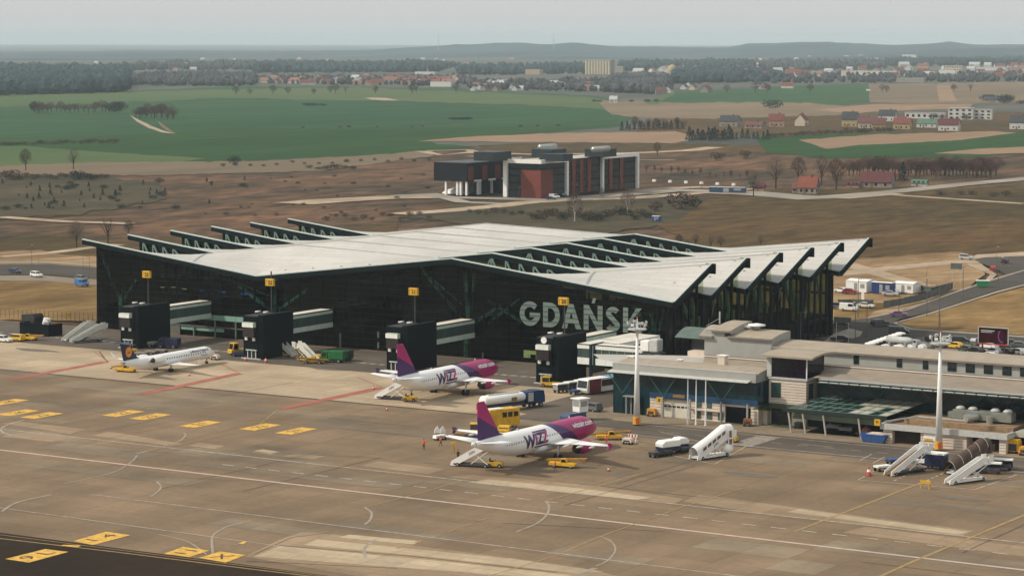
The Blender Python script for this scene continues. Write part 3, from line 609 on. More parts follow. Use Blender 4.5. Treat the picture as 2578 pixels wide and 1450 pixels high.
# letters on the glass, frosted film
FR = M('frosted_lettering', (.15, .205, .175), .6, .12, .35)
def ribbon(mb, pts, w, v, close=False):
    n = len(pts); L = []; Rr = []
    for i in range(n):
        p = Vector(pts[i]); a = Vector(pts[i-1]) if i else None; b = Vector(pts[i+1]) if i < n-1 else None
        d1 = (p-a).normalized() if a else (b-p).normalized(); d2 = (b-p).normalized() if b else d1
        nn = Vector((-(d1+d2).y, (d1+d2).x)).normalized(); s_ = w/2/max(.4, nn.dot(Vector((-d1.y, d1.x)))); L.append(p+nn*s_); Rr.append(p-nn*s_)
    for i in range(n-1): mb.poly([(q.x, v, q.y) for q in (Rr[i], Rr[i+1], L[i+1], L[i])])
def circ(cx, cz, rx, rz, a0, a1, k=16): return [(cx+rx*math.cos(R_(lerp(i/k, a0, a1))), cz+rz*math.sin(R_(lerp(i/k, a0, a1)))) for i in range(k+1)]
lm = MB(); zb, zt, w_ = 8.1, 13.45, 1.22; zc = (zb+zt)/2; h2 = (zt-zb)/2
ribbon(lm, circ(124.35, zc, 2.0, h2-w_/2, 42, 352, 22), w_, -.14)
lm.poly([(124.3, -.15, zc+.25), (124.3, -.15, zc-.75), (127.0, -.15, zc-.75), (127.0, -.15, zc+.25)])
lm.poly([(127.7, -.14, zb), (128.95, -.14, zb), (128.95, -.14, zt), (127.7, -.14, zt)]); ribbon(lm, [(128.9, zt-w_/2)]+circ(129.5, zc, 1.85, h2-w_/2, 88, -88, 14)+[(128.9, zb+w_/2)], w_, -.15)
lm.poly([(132.5, -.14, zb), (133.75, -.14, zb), (135.3, -.14, zt), (134.1, -.14, zt)]); lm.poly([(137.3, -.15, zb), (136.0, -.15, zb), (134.15, -.15, zt), (135.35, -.15, zt)]); lm.poly([(133.6, -.16, zb+1.2), (136.2, -.16, zb+1.2), (135.9, -.16, zb+2.3), (133.9, -.16, zb+2.3)])
lm.poly([(137.9, -.14, zb), (139.15, -.14, zb), (139.15, -.14, zt), (137.9, -.14, zt)]); lm.poly([(141.35, -.14, zb), (142.6, -.14, zb), (142.6, -.14, zt), (141.35, -.14, zt)]); lm.poly([(137.95, -.15, zt), (139.2, -.15, zt), (142.55, -.15, zb), (141.3, -.15, zb)])
lm.poly([(139.9, -.14, 13.9), (140.6, -.14, 13.9), (141.0, -.14, 15.0), (140.2, -.14, 15.0)])
ribbon(lm, circ(145.15, zc+1.2, 1.15, h2-1.2-w_/2, 25, 250, 12)+circ(145.05, zc-1.25, 1.2, h2-1.25-w_/2, 65, -155, 12), 1.15, -.14)
lm.poly([(147.6, -.14, zb), (148.85, -.14, zb), (148.85, -.14, zt), (147.6, -.14, zt)]); lm.poly([(148.6, -.15, zc-.7), (150.8, -.15, zt), (152.2, -.15, zt), (149.0, -.15, zc-.9)][:3]+[(148.7, -.15, zc-1.1)]); lm.poly([(149.0, -.16, zc-.1), (149.9, -.16, zc+.8), (152.3, -.16, zb), (150.8, -.16, zb)])
lm.build('city_name_lettering', FR, T)
mb = MB()
for k in range(1, 5): z = 8.1+k*1.12; mb.box(121.5, 152.5, -.24, -.19, z-.04, z+.04)
mb.build('film_joints', DARKF, T)
# low pale details at ground level
mb = MB()
for a, b, z0, z1 in ((33.3, 46.5, 4.1, 5.3), (26.7, 39.8, 1.4, 2.2)):
    n = 4 if z0 > 4 else 3
    for k in range(n): mb.box(lerp(k/n, a, b)+.06, lerp((k+1)/n, a, b)-.06, -.3, -.1, z0, z1)
mb.build('gallery_panel', M('aqua_panel', (.20, .36, .28), .5, .1, .6), T)
mb = MB(); mb.box(22, 47, -.6, -.35, 2.35, 2.6); mb.box(20, 26.6, -.5, -.2, 0, 2.2); mb.build('canopy_rail', M('grey_brown_rail', (.12, .11, .09), .7, .2, 1), T)
mb = MB()
for u, z0, z1 in ((31, 0, 2.3), (37.4, 0, 4.1), (43.6, 0, 4.1), (73.8, 0, 3.4), (84.4, 3, 4.4), (84.4, .6, 2.0), (91.8, .6, 2), (112.5, .3, 1.5), (129, 3, 4.4), (138.5, 2.6, 4.2)): mb.bar((u, -.6, z0), (u, -.6, z1), .3)
mb.build('service_post', M('post_green_grey', (.12, .17, .15), .6, .2, 1), T)
mb = MB(); mb.box(122.9, 127.6, -.35, -.12, 1.9, 2.7); mb.box(122.9, 124.6, -.35, -.12, 1.1, 1.88); mb.box(126, 127.6, -.35, -.12, .9, 1.88); mb.box(138.6, 141, -.35, -.12, 1.6, 2.6); mb.box(86.5, 91, -.35, -.12, .7, 1.8)
mb.build('lit_window', M('lime_lit_panel', (.18, .26, .09), .5, .2, .8), T)
mb = MB()
for u, z in ((19.5, 10.9), (23, 11.0), (26.3, 10.8)): mb.box(u, u+1.2, .9, 1.1, z, z+.16)
mb.build('interior_lamp', EM('warm_lamp', (1, .72, .35), 1.1), T)
mb = MB()
for u in (31, 37.5, 44): mb.box(u, u+1.8, .9, 1.1, 10.6, 10.85)
mb.build('interior_lamp', EM('blue_lamp', (.05, .2, 1), .9), T)
# small roof hatches and the ladder strips
mb = MB()
for n in range(6):
    for u in (56, 64, 72, 80, 88): mb.box(u, u+.5, n*BAY+2.0, n*BAY+2.25, lerp(.13, F(u), Rf(u)), lerp(.13, F(u), Rf(u))+.28)
    for u, t in ((155.5, .45), (157.5, .93)): z = lerp(t, F(u), Rf(u)); mb.box(u, u+.5, (n+t)*BAY, (n+t)*BAY+.3, z, z+.3)
mb.build('roof_vent', GREYM, T)
for ua, ub in ((30.5, 22.5), (138.5, 131)):
    mb = MB(); ps = [(lerp(k/16, ua, ub), k/16) for k in range(17)]
    mb.rings([[(u+dx, t*BAY, lerp(t, F(u), Rf(u))+dz) for dx, dz in ((-.3, .03), (.3, .03), (.3, .14), (-.3, .14))] for u, t in ps]); mb.build('roof_walkway', GREYM, T)
mb = MB(); b = [(36, .02), (48.5, .02), (48.5, .13), (36, .07)]
mb.poly([(u, t*BAY-.4, lerp(t, F(u), Rf(u))+.03) for u, t in b]); b = [(146, .02), (158.5, .02), (158.5, .13), (146, .06)]; mb.poly([(u, t*BAY-.4, lerp(t, F(u), Rf(u))+.03) for u, t in b]); mb.build('gutter_strip', LGREY, T)

# ================================================================ boarding towers, bridges, gate signs
LAMPW = EM('floodlight_face', (1, 1, .95), .6)
def gate_tower(x, num, label):
    t = thing('boarding_tower', (x, -27, 0), 0, label, 'boarding tower', 'four black boarding towers before the terminal')
    mb = MB(); mb.box(0, 3.9, 0, 8.5, 0, 9.4); mb.box(3.95, 5.4, .1, 11.2, 0, 9.75); bevel(mb.build('body', BLACKM, t), .05, 1)
    mb = MB(); mb.box(.1, 3.8, .1, 8.3, 9.42, 9.5); mb.build('roof', M('black_roof', (.03, .032, .032), .8, .2, 1), t)
    mb = MB(); mb.mat(PALEW)
    for k in range(3): mb.box(.55+k*1.03, .55+k*1.03+.98, -1.15, -.98, 7.1, 8.0)
    mb.mat(PALEP).box(3.66, 3.72, -.95, -.2, 7.1, 7.95); mb.mat(PALEP).box(.55, 3.6, -.96, -.02, 8.02, 8.1); mb.build('cab_panel', None, t)  # side panel takes the shaded tone, front keeps the bright one
    mb = MB(); mb.box(.6, 3.6, -.95, -.02, 4.9, 7.98); mb.build('docking_cab', M('cab_dark', (.02, .014, .016), .4, .4, 1), t)
    mb = MB(); mb.box(.55, 1.25, -.2, -.03, 4.1, 4.8); mb.box(2.6, 3.3, -.2, -.03, 4.0, 4.7); mb.build('window', PALEW, t)
    box('canopy', PALEP, 1.0, 3.9, -.5, -.03, 1.9, 2.1, t)
    mb = MB(); mb.box(1.3, 1.42, -.3, -.05, 0, 1.8); mb.box(2.4, 2.5, -.3, -.05, 0, 1.8); mb.box(3.5, 3.62, -.3, -.05, 0, 1.8); mb.mat(DGLASS).box(1.45, 3.48, -.12, -.04, .05, 1.7); mb.build('door', None, t)
    box('base_kerb', LGREY, -.1, 5.2, -.7, -.52, 0, .28, t)
    mb = MB(); mb.bar((2.3, 4, 9.5), (2.3, 4, 10.0), .12); mb.bar((1.4, 4, 10.0), (4.0, 4, 10.0), .12); mb.build('lamp_bracket', DKMETAL, t)
    for xx in (1.3, 3.5):
        mb = MB(); mb.rings([[(xx+a*.48, 3.6+b*.4, z+a*.06) for a, b in ((-1, -1), (1, -1), (1, 1), (-1, 1))] for z in (10.0, 10.28)]); mb.build('floodlight', WHITE, t)
    # sign on its mast
    s = thing('gate_sign', (x+2.9, -21, 9.5), 0, 'yellow box sign reading %s on a dark mast above its boarding tower' % num, 'gate sign', 'yellow gate number signs')
    mb = MB(); mb.bar((0, .5, 0), (0, .5, 6.0), .22)
    if num == '22': mb.bar((0, .5, 6.0), (0, .5, 9.4), .22)
    mb.build('mast', DKMETAL, s)
    b = MB(); b.box(-1.05, 1.15, -.35, .35, 6.2, 7.75); bevel(b.build('sign_box', YEL, s), .03, 1)
    b = MB(); text_on(b, num, 1.15, (.3, -.38, 6.93), 0, .05, .03); b.box(-.82, -.74, -.38, -.36, 6.3, 7.6); b.build('numeral', RB, s)
    return t
gate_tower(31.1, '23', 'leftmost black boarding tower, behind the tail of the small white jet')
gate_tower(66.6, '22', 'black boarding tower with the white boarding stairs parked against its right side')
gate_tower(105.1, '21', 'black boarding tower behind the pink tail fin of the farther purple jet')
tw = gate_tower(142.4, '20', 'black boarding tower with a round white mirror, beside the pale covered bridges')
mb = MB(); mb.tube((1.9, -.12, 8.95), (1.9, -.02, 8.95), .68, n=20); mb.build('round_mirror', WHITE, tw, loc=None)
def bridge(x, y0, y1, w, z0, z1, label, name='boarding_bridge'):
    """closed passage running away from the apron: pale bands above and below a dark window strip"""
    t = thing(name, (x, y0, 0), 0, label, 'boarding bridge', 'covered boarding bridges'); L = y1-y0
    box('window_band', PANG, .02, w-.02, 0, L, z0+.2, z1-.1, t)
    mb = MB(); n = 6
    for k in range(n): mb.box(-.05, w+.05, k*L/n+.03, (k+1)*L/n-.03, z0, z0+1.1)
    mb.build('lower_panels', PALEP, t)
    mb = MB()
    for k in range(n): mb.box(-.04, w+.04, k*L/n+.03, (k+1)*L/n-.03, z1-.65, z1-.02)
    mb.build('upper_panels', PALEP, t)
    mb = MB(); mb.box(-.1, w+.1, 0, L, z1, z1+.12); mb.mat(DKMETAL).box(w-.1, w+.12, 0, L, z1+.13, z1+.26); mb.mat(M('bridge_roof', (.62, .58, .50), .7, .1, .5)).box(.1, w-.3, .1, L-.1, z1+.13, z1+.2); mb.m[0] = DKMETAL; mb.build('roof', None, t)
    return t
bridge(33.0, -15.8, -.7, 3.4, 4.7, 8.55, 'covered boarding bridge leading from the leftmost black tower to the glass front')
bridge(68.4, -15.8, -.7, 3.4, 4.7, 8.55, 'covered boarding bridge behind the tower with parked white stairs')
bridge(107.0, -15.8, -.7, 3.4, 4.7, 8.55, 'covered boarding bridge at the tower behind the farther pink tail fin')
bridge(144.3, -15.8, -3.2, 3.4, 6.9, 8.5, 'short covered bridge just right of the tower with the round white mirror')
# wide elbow bridge linking both terminals
t = thing('boarding_bridge', (0, 0, 0), 0, 'L-shaped pale covered link bridge joining the new and old terminals', 'boarding bridge', 'covered boarding bridges')
def bandbox(x0, x1, y0, y1):
    mb = MB(); mb.box(x0+.05, x1-.05, y0+.05, y1-.05, 4.5, 8.3); mb.build('window_band', PANG, t)
    mb = MB(); n = max(1, int((x1-x0)/2.3))
    for k in range(n): mb.box(lerp(k/n, x0, x1)+.03, lerp((k+1)/n, x0, x1)-.03, y0-.04, y1+.04, 4.4, 5.75)
    mb.build('lower_panels', PALEW, t)
    mb = MB(); mb.box(x0, x1, y0-.03, y1+.03, 7.6, 8.35); mb.build('upper_panels', PALEW, t)
    mb = MB(); mb.mat(M('bridge_roof_pale', (.66, .62, .55), .7, .08, .5)).box(x0, x1, y0, y1, 8.36, 8.5); mb.mat(DKMETAL).box(x0, x1, y0-.08, y0+.04, 8.37, 8.56); mb.build('roof', None, t)
bandbox(151.1, 154.0, -25.1, -3); bandbox(155.3, 167.4, -25.1, -21.8)
mb = MB(); mb.box(154.05, 154.6, -25.4, -20, 2.6, 8.55); mb.box(154.9, 155.25, -25.3, -22, 3.5, 8.5); mb.build('joint_frame', BGLASS, t)
mb = MB(); mb.box(154.7, 154.85, -25.2, -22, 4.4, 8.3); mb.build('joint_panel', PALEP, t)
bandbox(154.2, 158.4, -21.5, -3.5)
for k in range(7):
    u = 156.8+k*1.8; mb = MB(); mb.box(u-.05, u+.05, -25.17, -25.12, 5.8, 7.6); mb.build('window_post', GREYM, t)
mb = MB()
for u, y in ((152.5, -22), (158.5, -23.5), (164, -23.5), (152.5, -8), (157, -8)): mb.bar((u, y, 0), (u, y, 4.4), .5)
mb.build('support', DKMETAL, t)
# ================================================================ old terminal (several joined buildings)
def slats(mb, x0, x1, y, z0, z1, step=.55):      # thin dark joints just proud of a stone wall facing -Y
    z = z0+step
    while z < z1-.1: mb.box(x0, x1, y-.03, y-.005, z-.03, z+.03); z += step
JOINT = M('stone_joint', (.16, .12, .09), .9, .2, 2)
# --- low glass pavilion
t = thing('pavilion_building', (0, 0, 0), 0, 'low blue glazed pavilion with cream stone ground floor, overhanging pale roof and garage doors', 'airport building')
mb = MB(); mb.box(183.9, 186.4, -53.9, -46, 0, 3.6); mb.box(192.2, 199.6, -53.9, -46, 0, 3.6); mb.box(204.9, 206.4, -53.9, -44, 0, 3.6); mb.box(186.4, 192.2, -53.7, -46, 3.3, 3.6); mb.box(199.6, 204.9, -53.7, -46, 3.05, 3.6); mb.box(206.45, 207.3, -52, -44, 0, 3.4)
mb.build('ground_floor_wall', CREAM, t); box('garage_opening_shade', BLACKM, 199.65, 204.85, -53.55, -53.45, .02, 3.0, t)  # black panel paints the shade inside the open garage
mb = MB(); slats(mb, 183.9, 186.4, -53.9, 0, 3.5, .6); slats(mb, 192.3, 199.5, -53.9, 0, 3.5, .6); slats(mb, 204.95, 206.3, -53.9, 0, 3.5, .6); mb.build('stone_courses', JOINT, t)
mb = MB(); mb.box(176.1, 206.3, -53.95, -40, 3.62, 7.75); mb.box(176.1, 183.8, -53.9, -44, 0, 3.6); mb.build('glazing', TEAL, t)
mb = MB()
for k in range(16): u = 176.1+k*2.0; mb.box(u-.05, u+.05, -54.02, -53.96, 3.65 if u > 184 else .05, 7.7)
mb.box(176.1, 206.2, -54.0, -53.97, 5.9, 6.0); mb.build('glazing_bars', BGLASS, t)
box('blue_band', M('blue_band', (.012, .055, .12), .35, .2, .5), 183.9, 206.4, -54.08, -54.0, 3.5, 4.55, t)
mb = MB(); mb.box(186.5, 192.1, -53.6, -53.5, 0.05, 3.25); mb.mat(DGLASS)
for k in range(6): mb.box(186.75+k*.9, 187.4+k*.9, -53.66, -53.6, 1.95, 2.25)
mb.m[0] = M('door_white', (.62, .58, .48), .6, .08, 1); mb.build('garage_door', None, t)
mb = MB()
for u, w_ in ((193.6, 1.1), (195.9, 1.1), (198.2, 1.1)): mb.box(u, u+w_, -53.98, -53.9, .35, 1.7)
for u in (193.8, 195.9): mb.box(u, u+1.0, -53.98, -53.9, 2.4, 3.5)
mb.build('window', M('grey_green_window', (.06, .10, .09), .3, .2, 1), t)
mb = MB(); mb.box(192.6, 199.4, -54.6, -54.0, 1.95, 2.2); mb.box(192.6, 199.4, -54.3, -54.0, .12, .22); mb.build('ledge', CREAM, t)
mb = MB(); mb.prism([(-55.6, 7.85), (-55.6, 7.95), (-54.0, 8.25), (-54.0, 8.0)], 175.6, 205.0, 'x'); mb.build('canopy', LGREY, t)
mb = MB()
for k in range(15): u = 175.8+k*1.98; mb.prism([(-55.65, 7.75), (-55.65, 7.84), (-54.3, 8.1), (-54.3, 8.0)], u, u+.22, 'x')
mb.build('canopy_ribs', DKMETAL, t)
mb = MB(); mb.mat(GREYW).box(176.0, 206.0, -54.2, -53.9, 7.8, 9.45); mb.mat(GREYW).box(205.7, 206.1, -53.85, -42, 7.8, 8.3); mb.mat(TAN)
rs = []
for k in range(9):
    y = -53.8+k*1.5; rs.append((y, 9.0+1.0*math.sin(math.pi*min(1, k/9+.12))-.2))
for (ya, za), (yb, zb2) in zip(rs, rs[1:]): mb.poly([(176.2, ya, za), (205.9, ya, za), (205.9, yb, zb2), (176.2, yb, zb2)])
mb.mat(GREYW); mb.poly([(205.95, y, z) for y, z in rs]+[(205.95, -41.8, 7.9), (205.95, -53.8, 7.9)]); mb.mat(LGREY).box(176.0, 206.05, -54.25, -53.85, 9.46, 9.6)
mb.build('roof', None, t)
mb = MB()
for u in (187.1, 192.9, 199.3, 204.7): mb.bar((u, -54.9, 0), (u, -54.9, 3.9), .3); 
mb.build('column', GREYM, t)
mb = MB()
for u in (178.4, 187.1, 199.3): mb.bar((u, -54.7, 4.0), (u-3.0, -54.9, 7.7), .14); mb.bar((u, -54.7, 4.0), (u+2.8, -54.9, 7.7), .14)
mb.build('roof_strut', M('teal_strut', (.03, .09, .085), .5, .2, 1), t)
mb = MB(); mb.mat(YEL).box(185.7, 186.9, -54.7, -54.4, 2.75, 3.75); bevel(mb.build('wall_sign', None, t), .03, 1)
mb = MB(); text_on(mb, '8', .8, (186.3, -54.72, 3.22), 0, .03, .03); mb.build('wall_sign_numeral', RB, t)
box('name_board', M('brown_board', (.24, .13, .05), .8, .1, 1), 188.9, 191.4, -54.25, -54.1, 3.9, 4.5, t)
mb = MB(); mb.box(178.9, 181.6, -55.5, -54.0, 3.45, 3.6); mb.bar((179.6, -55.3, 0), (179.6, -55.3, 3.4), .2); mb.bar((180.0, -54.1, 0), (180.0, -54.1, 3.4), .2); mb.mat(BLACKM).box(180.4, 182.6, -54.0, -53.95, 0, 3.3); mb.m[0] = GREYM; mb.build('entrance_porch', None, t)
for px_, l in ((1731, 'leftmost'), (1752, 'middle'), (1776, 'rightmost')):
    q = P(px_, {1731: 1068, 1752: 1070, 1776: 1072}[px_]); f = thing('flagpole', q, 0, '%s of the three bare white flagpoles before the pavilion' % l, 'flagpole', 'bare flagpoles before the pavilion')
    mb = MB(); mb.tube((0, 0, 0), (0, 0, 8.2), .17, .09); mb.build('pole', WHITE, f); mb = MB(); mb.lathe([(.3, 0), (.3, .12), (.18, .2)]); mb.build('foot', LGREY, f); mb = MB(); mb.lathe([(.02, 8.2), (.13, 8.28), (.02, 8.4)], n=8); mb.build('finial', LGREY, f)
# --- upper grey hall
t = thing('terminal_hall', (0, 0, 0), 0, 'long grey clad hall of the old terminal with curved tan roofs and small square windows', 'airport building')
ARC = lambda d, W, h: h*math.sin(math.pi*min(1, max(0, d/W))**.9*.62)/math.sin(math.pi*.62) if W else 0
def vault(x0, x1, y0, W, z, h, nm='roof', over=.4):
    mb = MB(); mb.mat(TAN); K = 8; pts = [(y0-over+(W+over)*k/K, z+h*math.sin(math.pi*.55*k/K)) for k in range(K+1)]
    for (a, za), (b_, zb_) in zip(pts, pts[1:]): mb.poly([(x0, a, za), (x1, a, za), (x1, b_, zb_), (x0, b_, zb_)])
    mb.mat(M('gutter_brown_grey', (.20, .165, .14), .6, .1, 1)).box(x0-.05, x1+.05, y0-over-.12, y0-over+.1, z-.28, z+.06)
    mb.mat(GREYW)
    for x in (x0+.02, x1-.02): mb.poly([(x, a, za-.04) for a, za in pts]+[(x, pts[-1][0], z-.6), (x, y0, z-.6)])
    return mb.build(nm, None, t)
yw = -36.0
mb = MB(); mb.box(185.9, 200.2, yw, yw+7.9, 0, 13.5); mb.box(200.25, 290, yw+.05, yw+7.9, 0, 12.0); mb.box(186.0, 190.2, yw+.02, yw+9, 13.5, 14.7); mb.build('wall', GREYW, t)
vault(191.0, 200.3, yw, 8, 13.6, .85); vault(200.35, 290, yw, 8, 12.1, .75); vault(187.6, 191.6, yw-.1, 9, 14.6, 1.1); vault(184.9, 187.8, yw-.1, 5.5, 13.4, 1.6)
mb = MB(); wins = [(203.0, .75, 11.1, .35, 0), (209.5, .8, 11.1, .4, 0)]
for x, w_, zc_, h_, _ in wins: mb.box(x, x+w_*1.6, yw-.06, yw+.04, zc_-.2, zc_+.35)
for k, (pxx, wd) in enumerate(((2158, 1.05), (2267, 1.05), (2333, 1.05), (2400, 1.7), (2446, 1.7), (2492, 1.7), (2539, 1.7), (2584, 1.7))):
    # position along the wall measured at the wall plane
    d = _f + _r*((pxx-1289)/FPX); tt = (yw-CAM.y)/d.y; x = CAM.x+d.x*tt
    fr = box('window_frame', TEAL, x-wd/2, x+wd/2, yw-.05, yw+.06, 10.1, 11.75, t)
    box('window_pane', DGLASS, x-wd/2+.12, x+wd/2-.18, yw-.09, yw-.051, 10.25, 11.65, fr)
mb.build('roof_light', BLACKM, t)
# sloping lower roofs in front of the hall
mb = MB(); mb.mat(M('shaded_roof_sheet', (.13, .11, .088), .75, .1, .6))  # darker tone puts the shaded strip under the hall wall into colour
mb.poly([(186.2, yw-.02, 9.75), (290, yw-.02, 9.75), (290, -40.5, 10.05), (188, -40.5, 10.05)])
mb.mat(M('lower_tan_sheet', (.25, .205, .155), .8, .12, .4)).poly([(188.3, -40.5, 10.02), (290, -40.5, 10.02), (290, -51.5, 9.25), (216, -51.5, 9.25), (216, -47, 9.55), (191, -46.5, 9.0)])
mb.mat(CREAM).box(188, 290, -40.9, -40.4, 10.08, 10.22); mb.mat(M('grey_felt_roof', (.40, .385, .35), .8, .08, .4)).poly([(160, -34.0, 7.9), (186.3, -34.0, 9.3), (190.8, -46.2, 8.85), (176.5, -46.6, 8.2), (165, -40, 7.9)])
mb.build('lower_roof', None, t)
box('lower_wall', BLACKM, 174.5, 186, -40, -27, 0, 7.8, t); box('lower_wall', GREYW, 207, 290, -44.3, -36.1, 0, 9.2, t)  # black colour of the first wall paints the shade beneath the link bridge
mb = MB(); mb.box(182.2, 185.8, -35.9, -33, 7.9, 10.2); mb.mat(DGLASS).box(181.5, 185.8, -32.9, -28, 8.3, 12.4); mb.mat(M('verdigris_roof', (.09, .13, .11), .6, .15, .6))
K = 8; pts = [(-34.6+10*k/K, 12.5+1.6*math.sin(math.pi*k/K)) for k in range(K+1)]
for (a, za), (b_, zb_) in zip(pts, pts[1:]): mb.poly([(178.6, a, za), (187.6, a, za), (187.6, b_, zb_), (178.6, b_, zb_)])
mb.m[0] = CREAM; mb.build('stair_head', None, t)
# long canopy and glazing on the apron side
mb = MB(); mb.box(217.9, 290, -52.9, -51.5, 9.1, 9.28); mb.mat(PALEP)
for k in range(36): mb.box(218.2+k*2.0, 219.9+k*2.0, -53.35, -52.92, 8.75, 8.86)
mb.mat(DKMETAL).box(217.8, 290, -53.4, -52.0, 8.6, 8.74); mb.m[0] = GREYM; mb.build('canopy', None, t)
mb = MB(); mb.box(215, 290, -47.0, -44.4, 3.9, 8.55); mb.build('glazing', M('dark_teal_glazing', (.004, .028, .034), .12, .6, .2, spec=.5), t)
mb = MB()
for k in range(6): u = 221+k*6; mb.bar((u, -47.3, 5.6), (u-3.2, -50, 8.5), .12); mb.bar((u, -47.3, 5.6), (u+3.0, -50, 8.5), .12)
mb.build('roof_strut', bpy.data.materials['teal_strut'], t)
# glazed lean-to canopy
t2 = thing('glazed_canopy', (0, 0, 0), 0, 'sloping glazed canopy on leaning white posts between control tower and garage block', 'canopy')
mb = MB(); mb.poly([(214.5, -58.2, 4.4), (233.6, -58.2, 4.4), (236.3, -47.2, 5.75), (217.6, -47.2, 5.75)]); mb.build('frame', M('canopy_frame_green', (.13, .18, .16), .5, .15, 1), t2)
mb = MB(); mb.mat(BGLASS); rnd = random.Random(3)
for i in range(10):
    for j in range(4):
        pale = i >= 6 or (i == 5 and j > 1); mb.mat(M('pale_canopy_pane', (.42, .40, .33), .5, .1, .5) if pale and not (i == 8 and j == 0) and rnd.random() < .85 else M('dark_canopy_pane', (.012, .04, .035), .2, .3, .6))
        def q(a, b_): x0 = lerp(b_, 214.5, 217.6); x1 = lerp(b_, 233.6, 236.3); return (lerp(a, x0, x1), lerp(b_, -58.2, -47.2), lerp(b_, 4.4, 5.75)+.03)
        mb.poly([q((i+.09)/10, (j+.1)/4), q((i+.91)/10, (j+.1)/4), q((i+.91)/10, (j+.9)/4), q((i+.09)/10, (j+.9)/4)])
mb.build('canopy_pane', None, t2)
mb = MB(); mb.box(214.3, 233.6, -58.4, -58.2, 3.75, 4.35); mb.mat(M('moss_green_panel', (.10, .13, .09), .7, .2, .6)).box(215, 233.4, -57.4, -57.2, 2.5, 3.7); mb.m[0] = M('canopy_beam', (.008, .02, .018), .5, .2, 1); mb.build('beam', None, t2)
mb = MB()
for u in (215.0, 217.8, 221.8, 228.6): mb.bar((u, -57.9, 0), (u-.5, -58.1, 3.7), .28)
mb.build('post', M('post_stone', (.40, .37, .31), .7, .1, 1), t2)
mb = MB(); mb.box(214.6, 290, -50, -47.2, 0, 3.8); mb.box(217, 233, -56.5, -50.2, .02, .06); mb.build('back_wall', BLACKM, t2)  # also a flat black slab darkening the ground below the canopy
# control-room tower
t = thing('control_tower', (0, 0, 0), 0, 'squat cream stone tower with a dark glazed control room under a curved roof', 'control tower')
box('shaft', CREAM, 206.9, 214.4, -50.6, -43.4, 0, 8.35, t)
mb = MB(); slats(mb, 206.9, 214.4, -50.6, 3.6, 8.3, .5)
z = 4.1
while z < 8.2: mb.box(214.405, 214.43, -50.6, -43.4, z-.03, z+.03); z += .5
mb.build('stone_courses', JOINT, t)
mb = MB(); mb.box(206.7, 214.7, -50.8, -43.1, 8.36, 8.75); mb.box(206.6, 207.5, -50.9, -50.1, 8.76, 12.4); mb.build('sill', LGREY, t)
mb = MB(); mb.box(207.5, 214.5, -50.65, -43.3, 8.76, 12.45); mb.build('control_room_glazing', M('violet_dark_glass', (.003, .006, .014), .1, .5, .35, col2=(.007, .004, .012), spec=.3), t)
box('corner_post', PALEW, 214.42, 214.6, -50.78, -50.6, 8.76, 12.45, t)
mb = MB(); mb.mat(TAN); K = 8; pts = [(-52+11.4*k/K, 12.75+.75*math.sin(math.pi*(k/K*.75+.15))-.3) for k in range(K+1)]
for (a, za), (b_, zb_) in zip(pts, pts[1:]): mb.rings([[(206.0, a, za), (216.2, a, za), (216.2, a, za-.35), (206.0, a, za-.35)], [(206.0, b_, zb_), (216.2, b_, zb_), (216.2, b_, zb_-.35), (206.0, b_, zb_-.35)]])
mb.build('roof', None, t)
mb = MB(); mb.box(207.4, 209.3, -50.68, -50.6, 4.9, 7.7); mb.build('window', M('tower_window', (.012, .05, .045), .25, .3, 1), t)
mb = MB(); mb.box(214.4, 214.48, -49.6, -47.7, 4.9, 7.7); mb.build('window', bpy.data.materials['tower_window'], t)
mb = MB(); mb.box(207.5, 211.5, -50.7, -50.6, 0, 2.9); mb.build('door', BGLASS, t)
mb = MB(); mb.prism([(-55.8, 3.2), (-55.8, 3.35), (-50.7, 3.9), (-50.7, 3.7)], 206.2, 214.4, 'x'); mb.build('porch', glass('porch_glass', (.45, .55, .5), .15), t)
# garage block
t = thing('garage_block', (0, 0, 0), 0, 'low stone garage block with two dark openings, grey parapet and duct work on its roof', 'garage')
mb = MB(); mb.box(233.7, 235.4, -60, -50.2, 0, 2.5); mb.box(240.7, 249.1, -60, -50.2, 0, 2.5); mb.box(255.0, 256.2, -60, -50.2, 0, 2.5); mb.build('wall', CREAM, t)
mb = MB()
for a, b_ in ((233.7, 235.4), (240.8, 249.0), (255.0, 256.2)): slats(mb, a, b_, -60, 0, 2.5, .5)
mb.build('stone_courses', JOINT, t)
mb = MB(); mb.box(235.45, 240.65, -58.9, -58.7, .02, 2.45); mb.box(249.15, 254.95, -57, -56.8, .02, 2.45); mb.m = []; mb.build('garage_opening_shade', M('opening_shade_brown', (.022, .012, .006), .8, .3, .5), t)  # dark brown panels paint the shade within both openings
mb = MB(); mb.box(233.3, 256.6, -60.5, -60.1, 2.5, 3.5); mb.box(256.2, 256.6, -60.05, -50.2, 2.5, 3.5); mb.box(233.3, 233.7, -60.05, -50.2, 2.5, 3.5); mb.build('parapet', LGREY, t)
mb = MB(); mb.box(233.7, 256.15, -60.05, -50.2, 2.55, 3.15); mb.box(236, 256.1, -56.4, -47.3, 3.2, 4.0); mb.build('roof', M('brown_gravel_roof', (.27, .185, .11), .95, .2, 1.5), t)
mb = MB(); mb.bar((233.8, -59.5, 3.7), (238, -55, 4.4), .2); mb.bar((238, -55, 4.4), (247, -55, 4.4), .2); mb.build('roof_rail', LGREY, t)
mb = MB(); mb.box(256.2, 290, -57, -50.1, 2.6, 3.5); mb.mat(BLACKM).box(256.7, 290, -56.5, -50.3, 0, 2.5); mb.m[0] = M('pale_side_roof', (.38, .37, .32), .8, .1, .5); mb.build('side_wing', None, t)
mb = MB(); mb.mat(WHITE).box(241.3, 244.2, -60.12, -60.02, 1.15, 2.35); mb.mat(YEL).box(241.4, 243.0, -60.16, -60.121, 1.2, 1.55); mb.build('wall_notice', None, t)
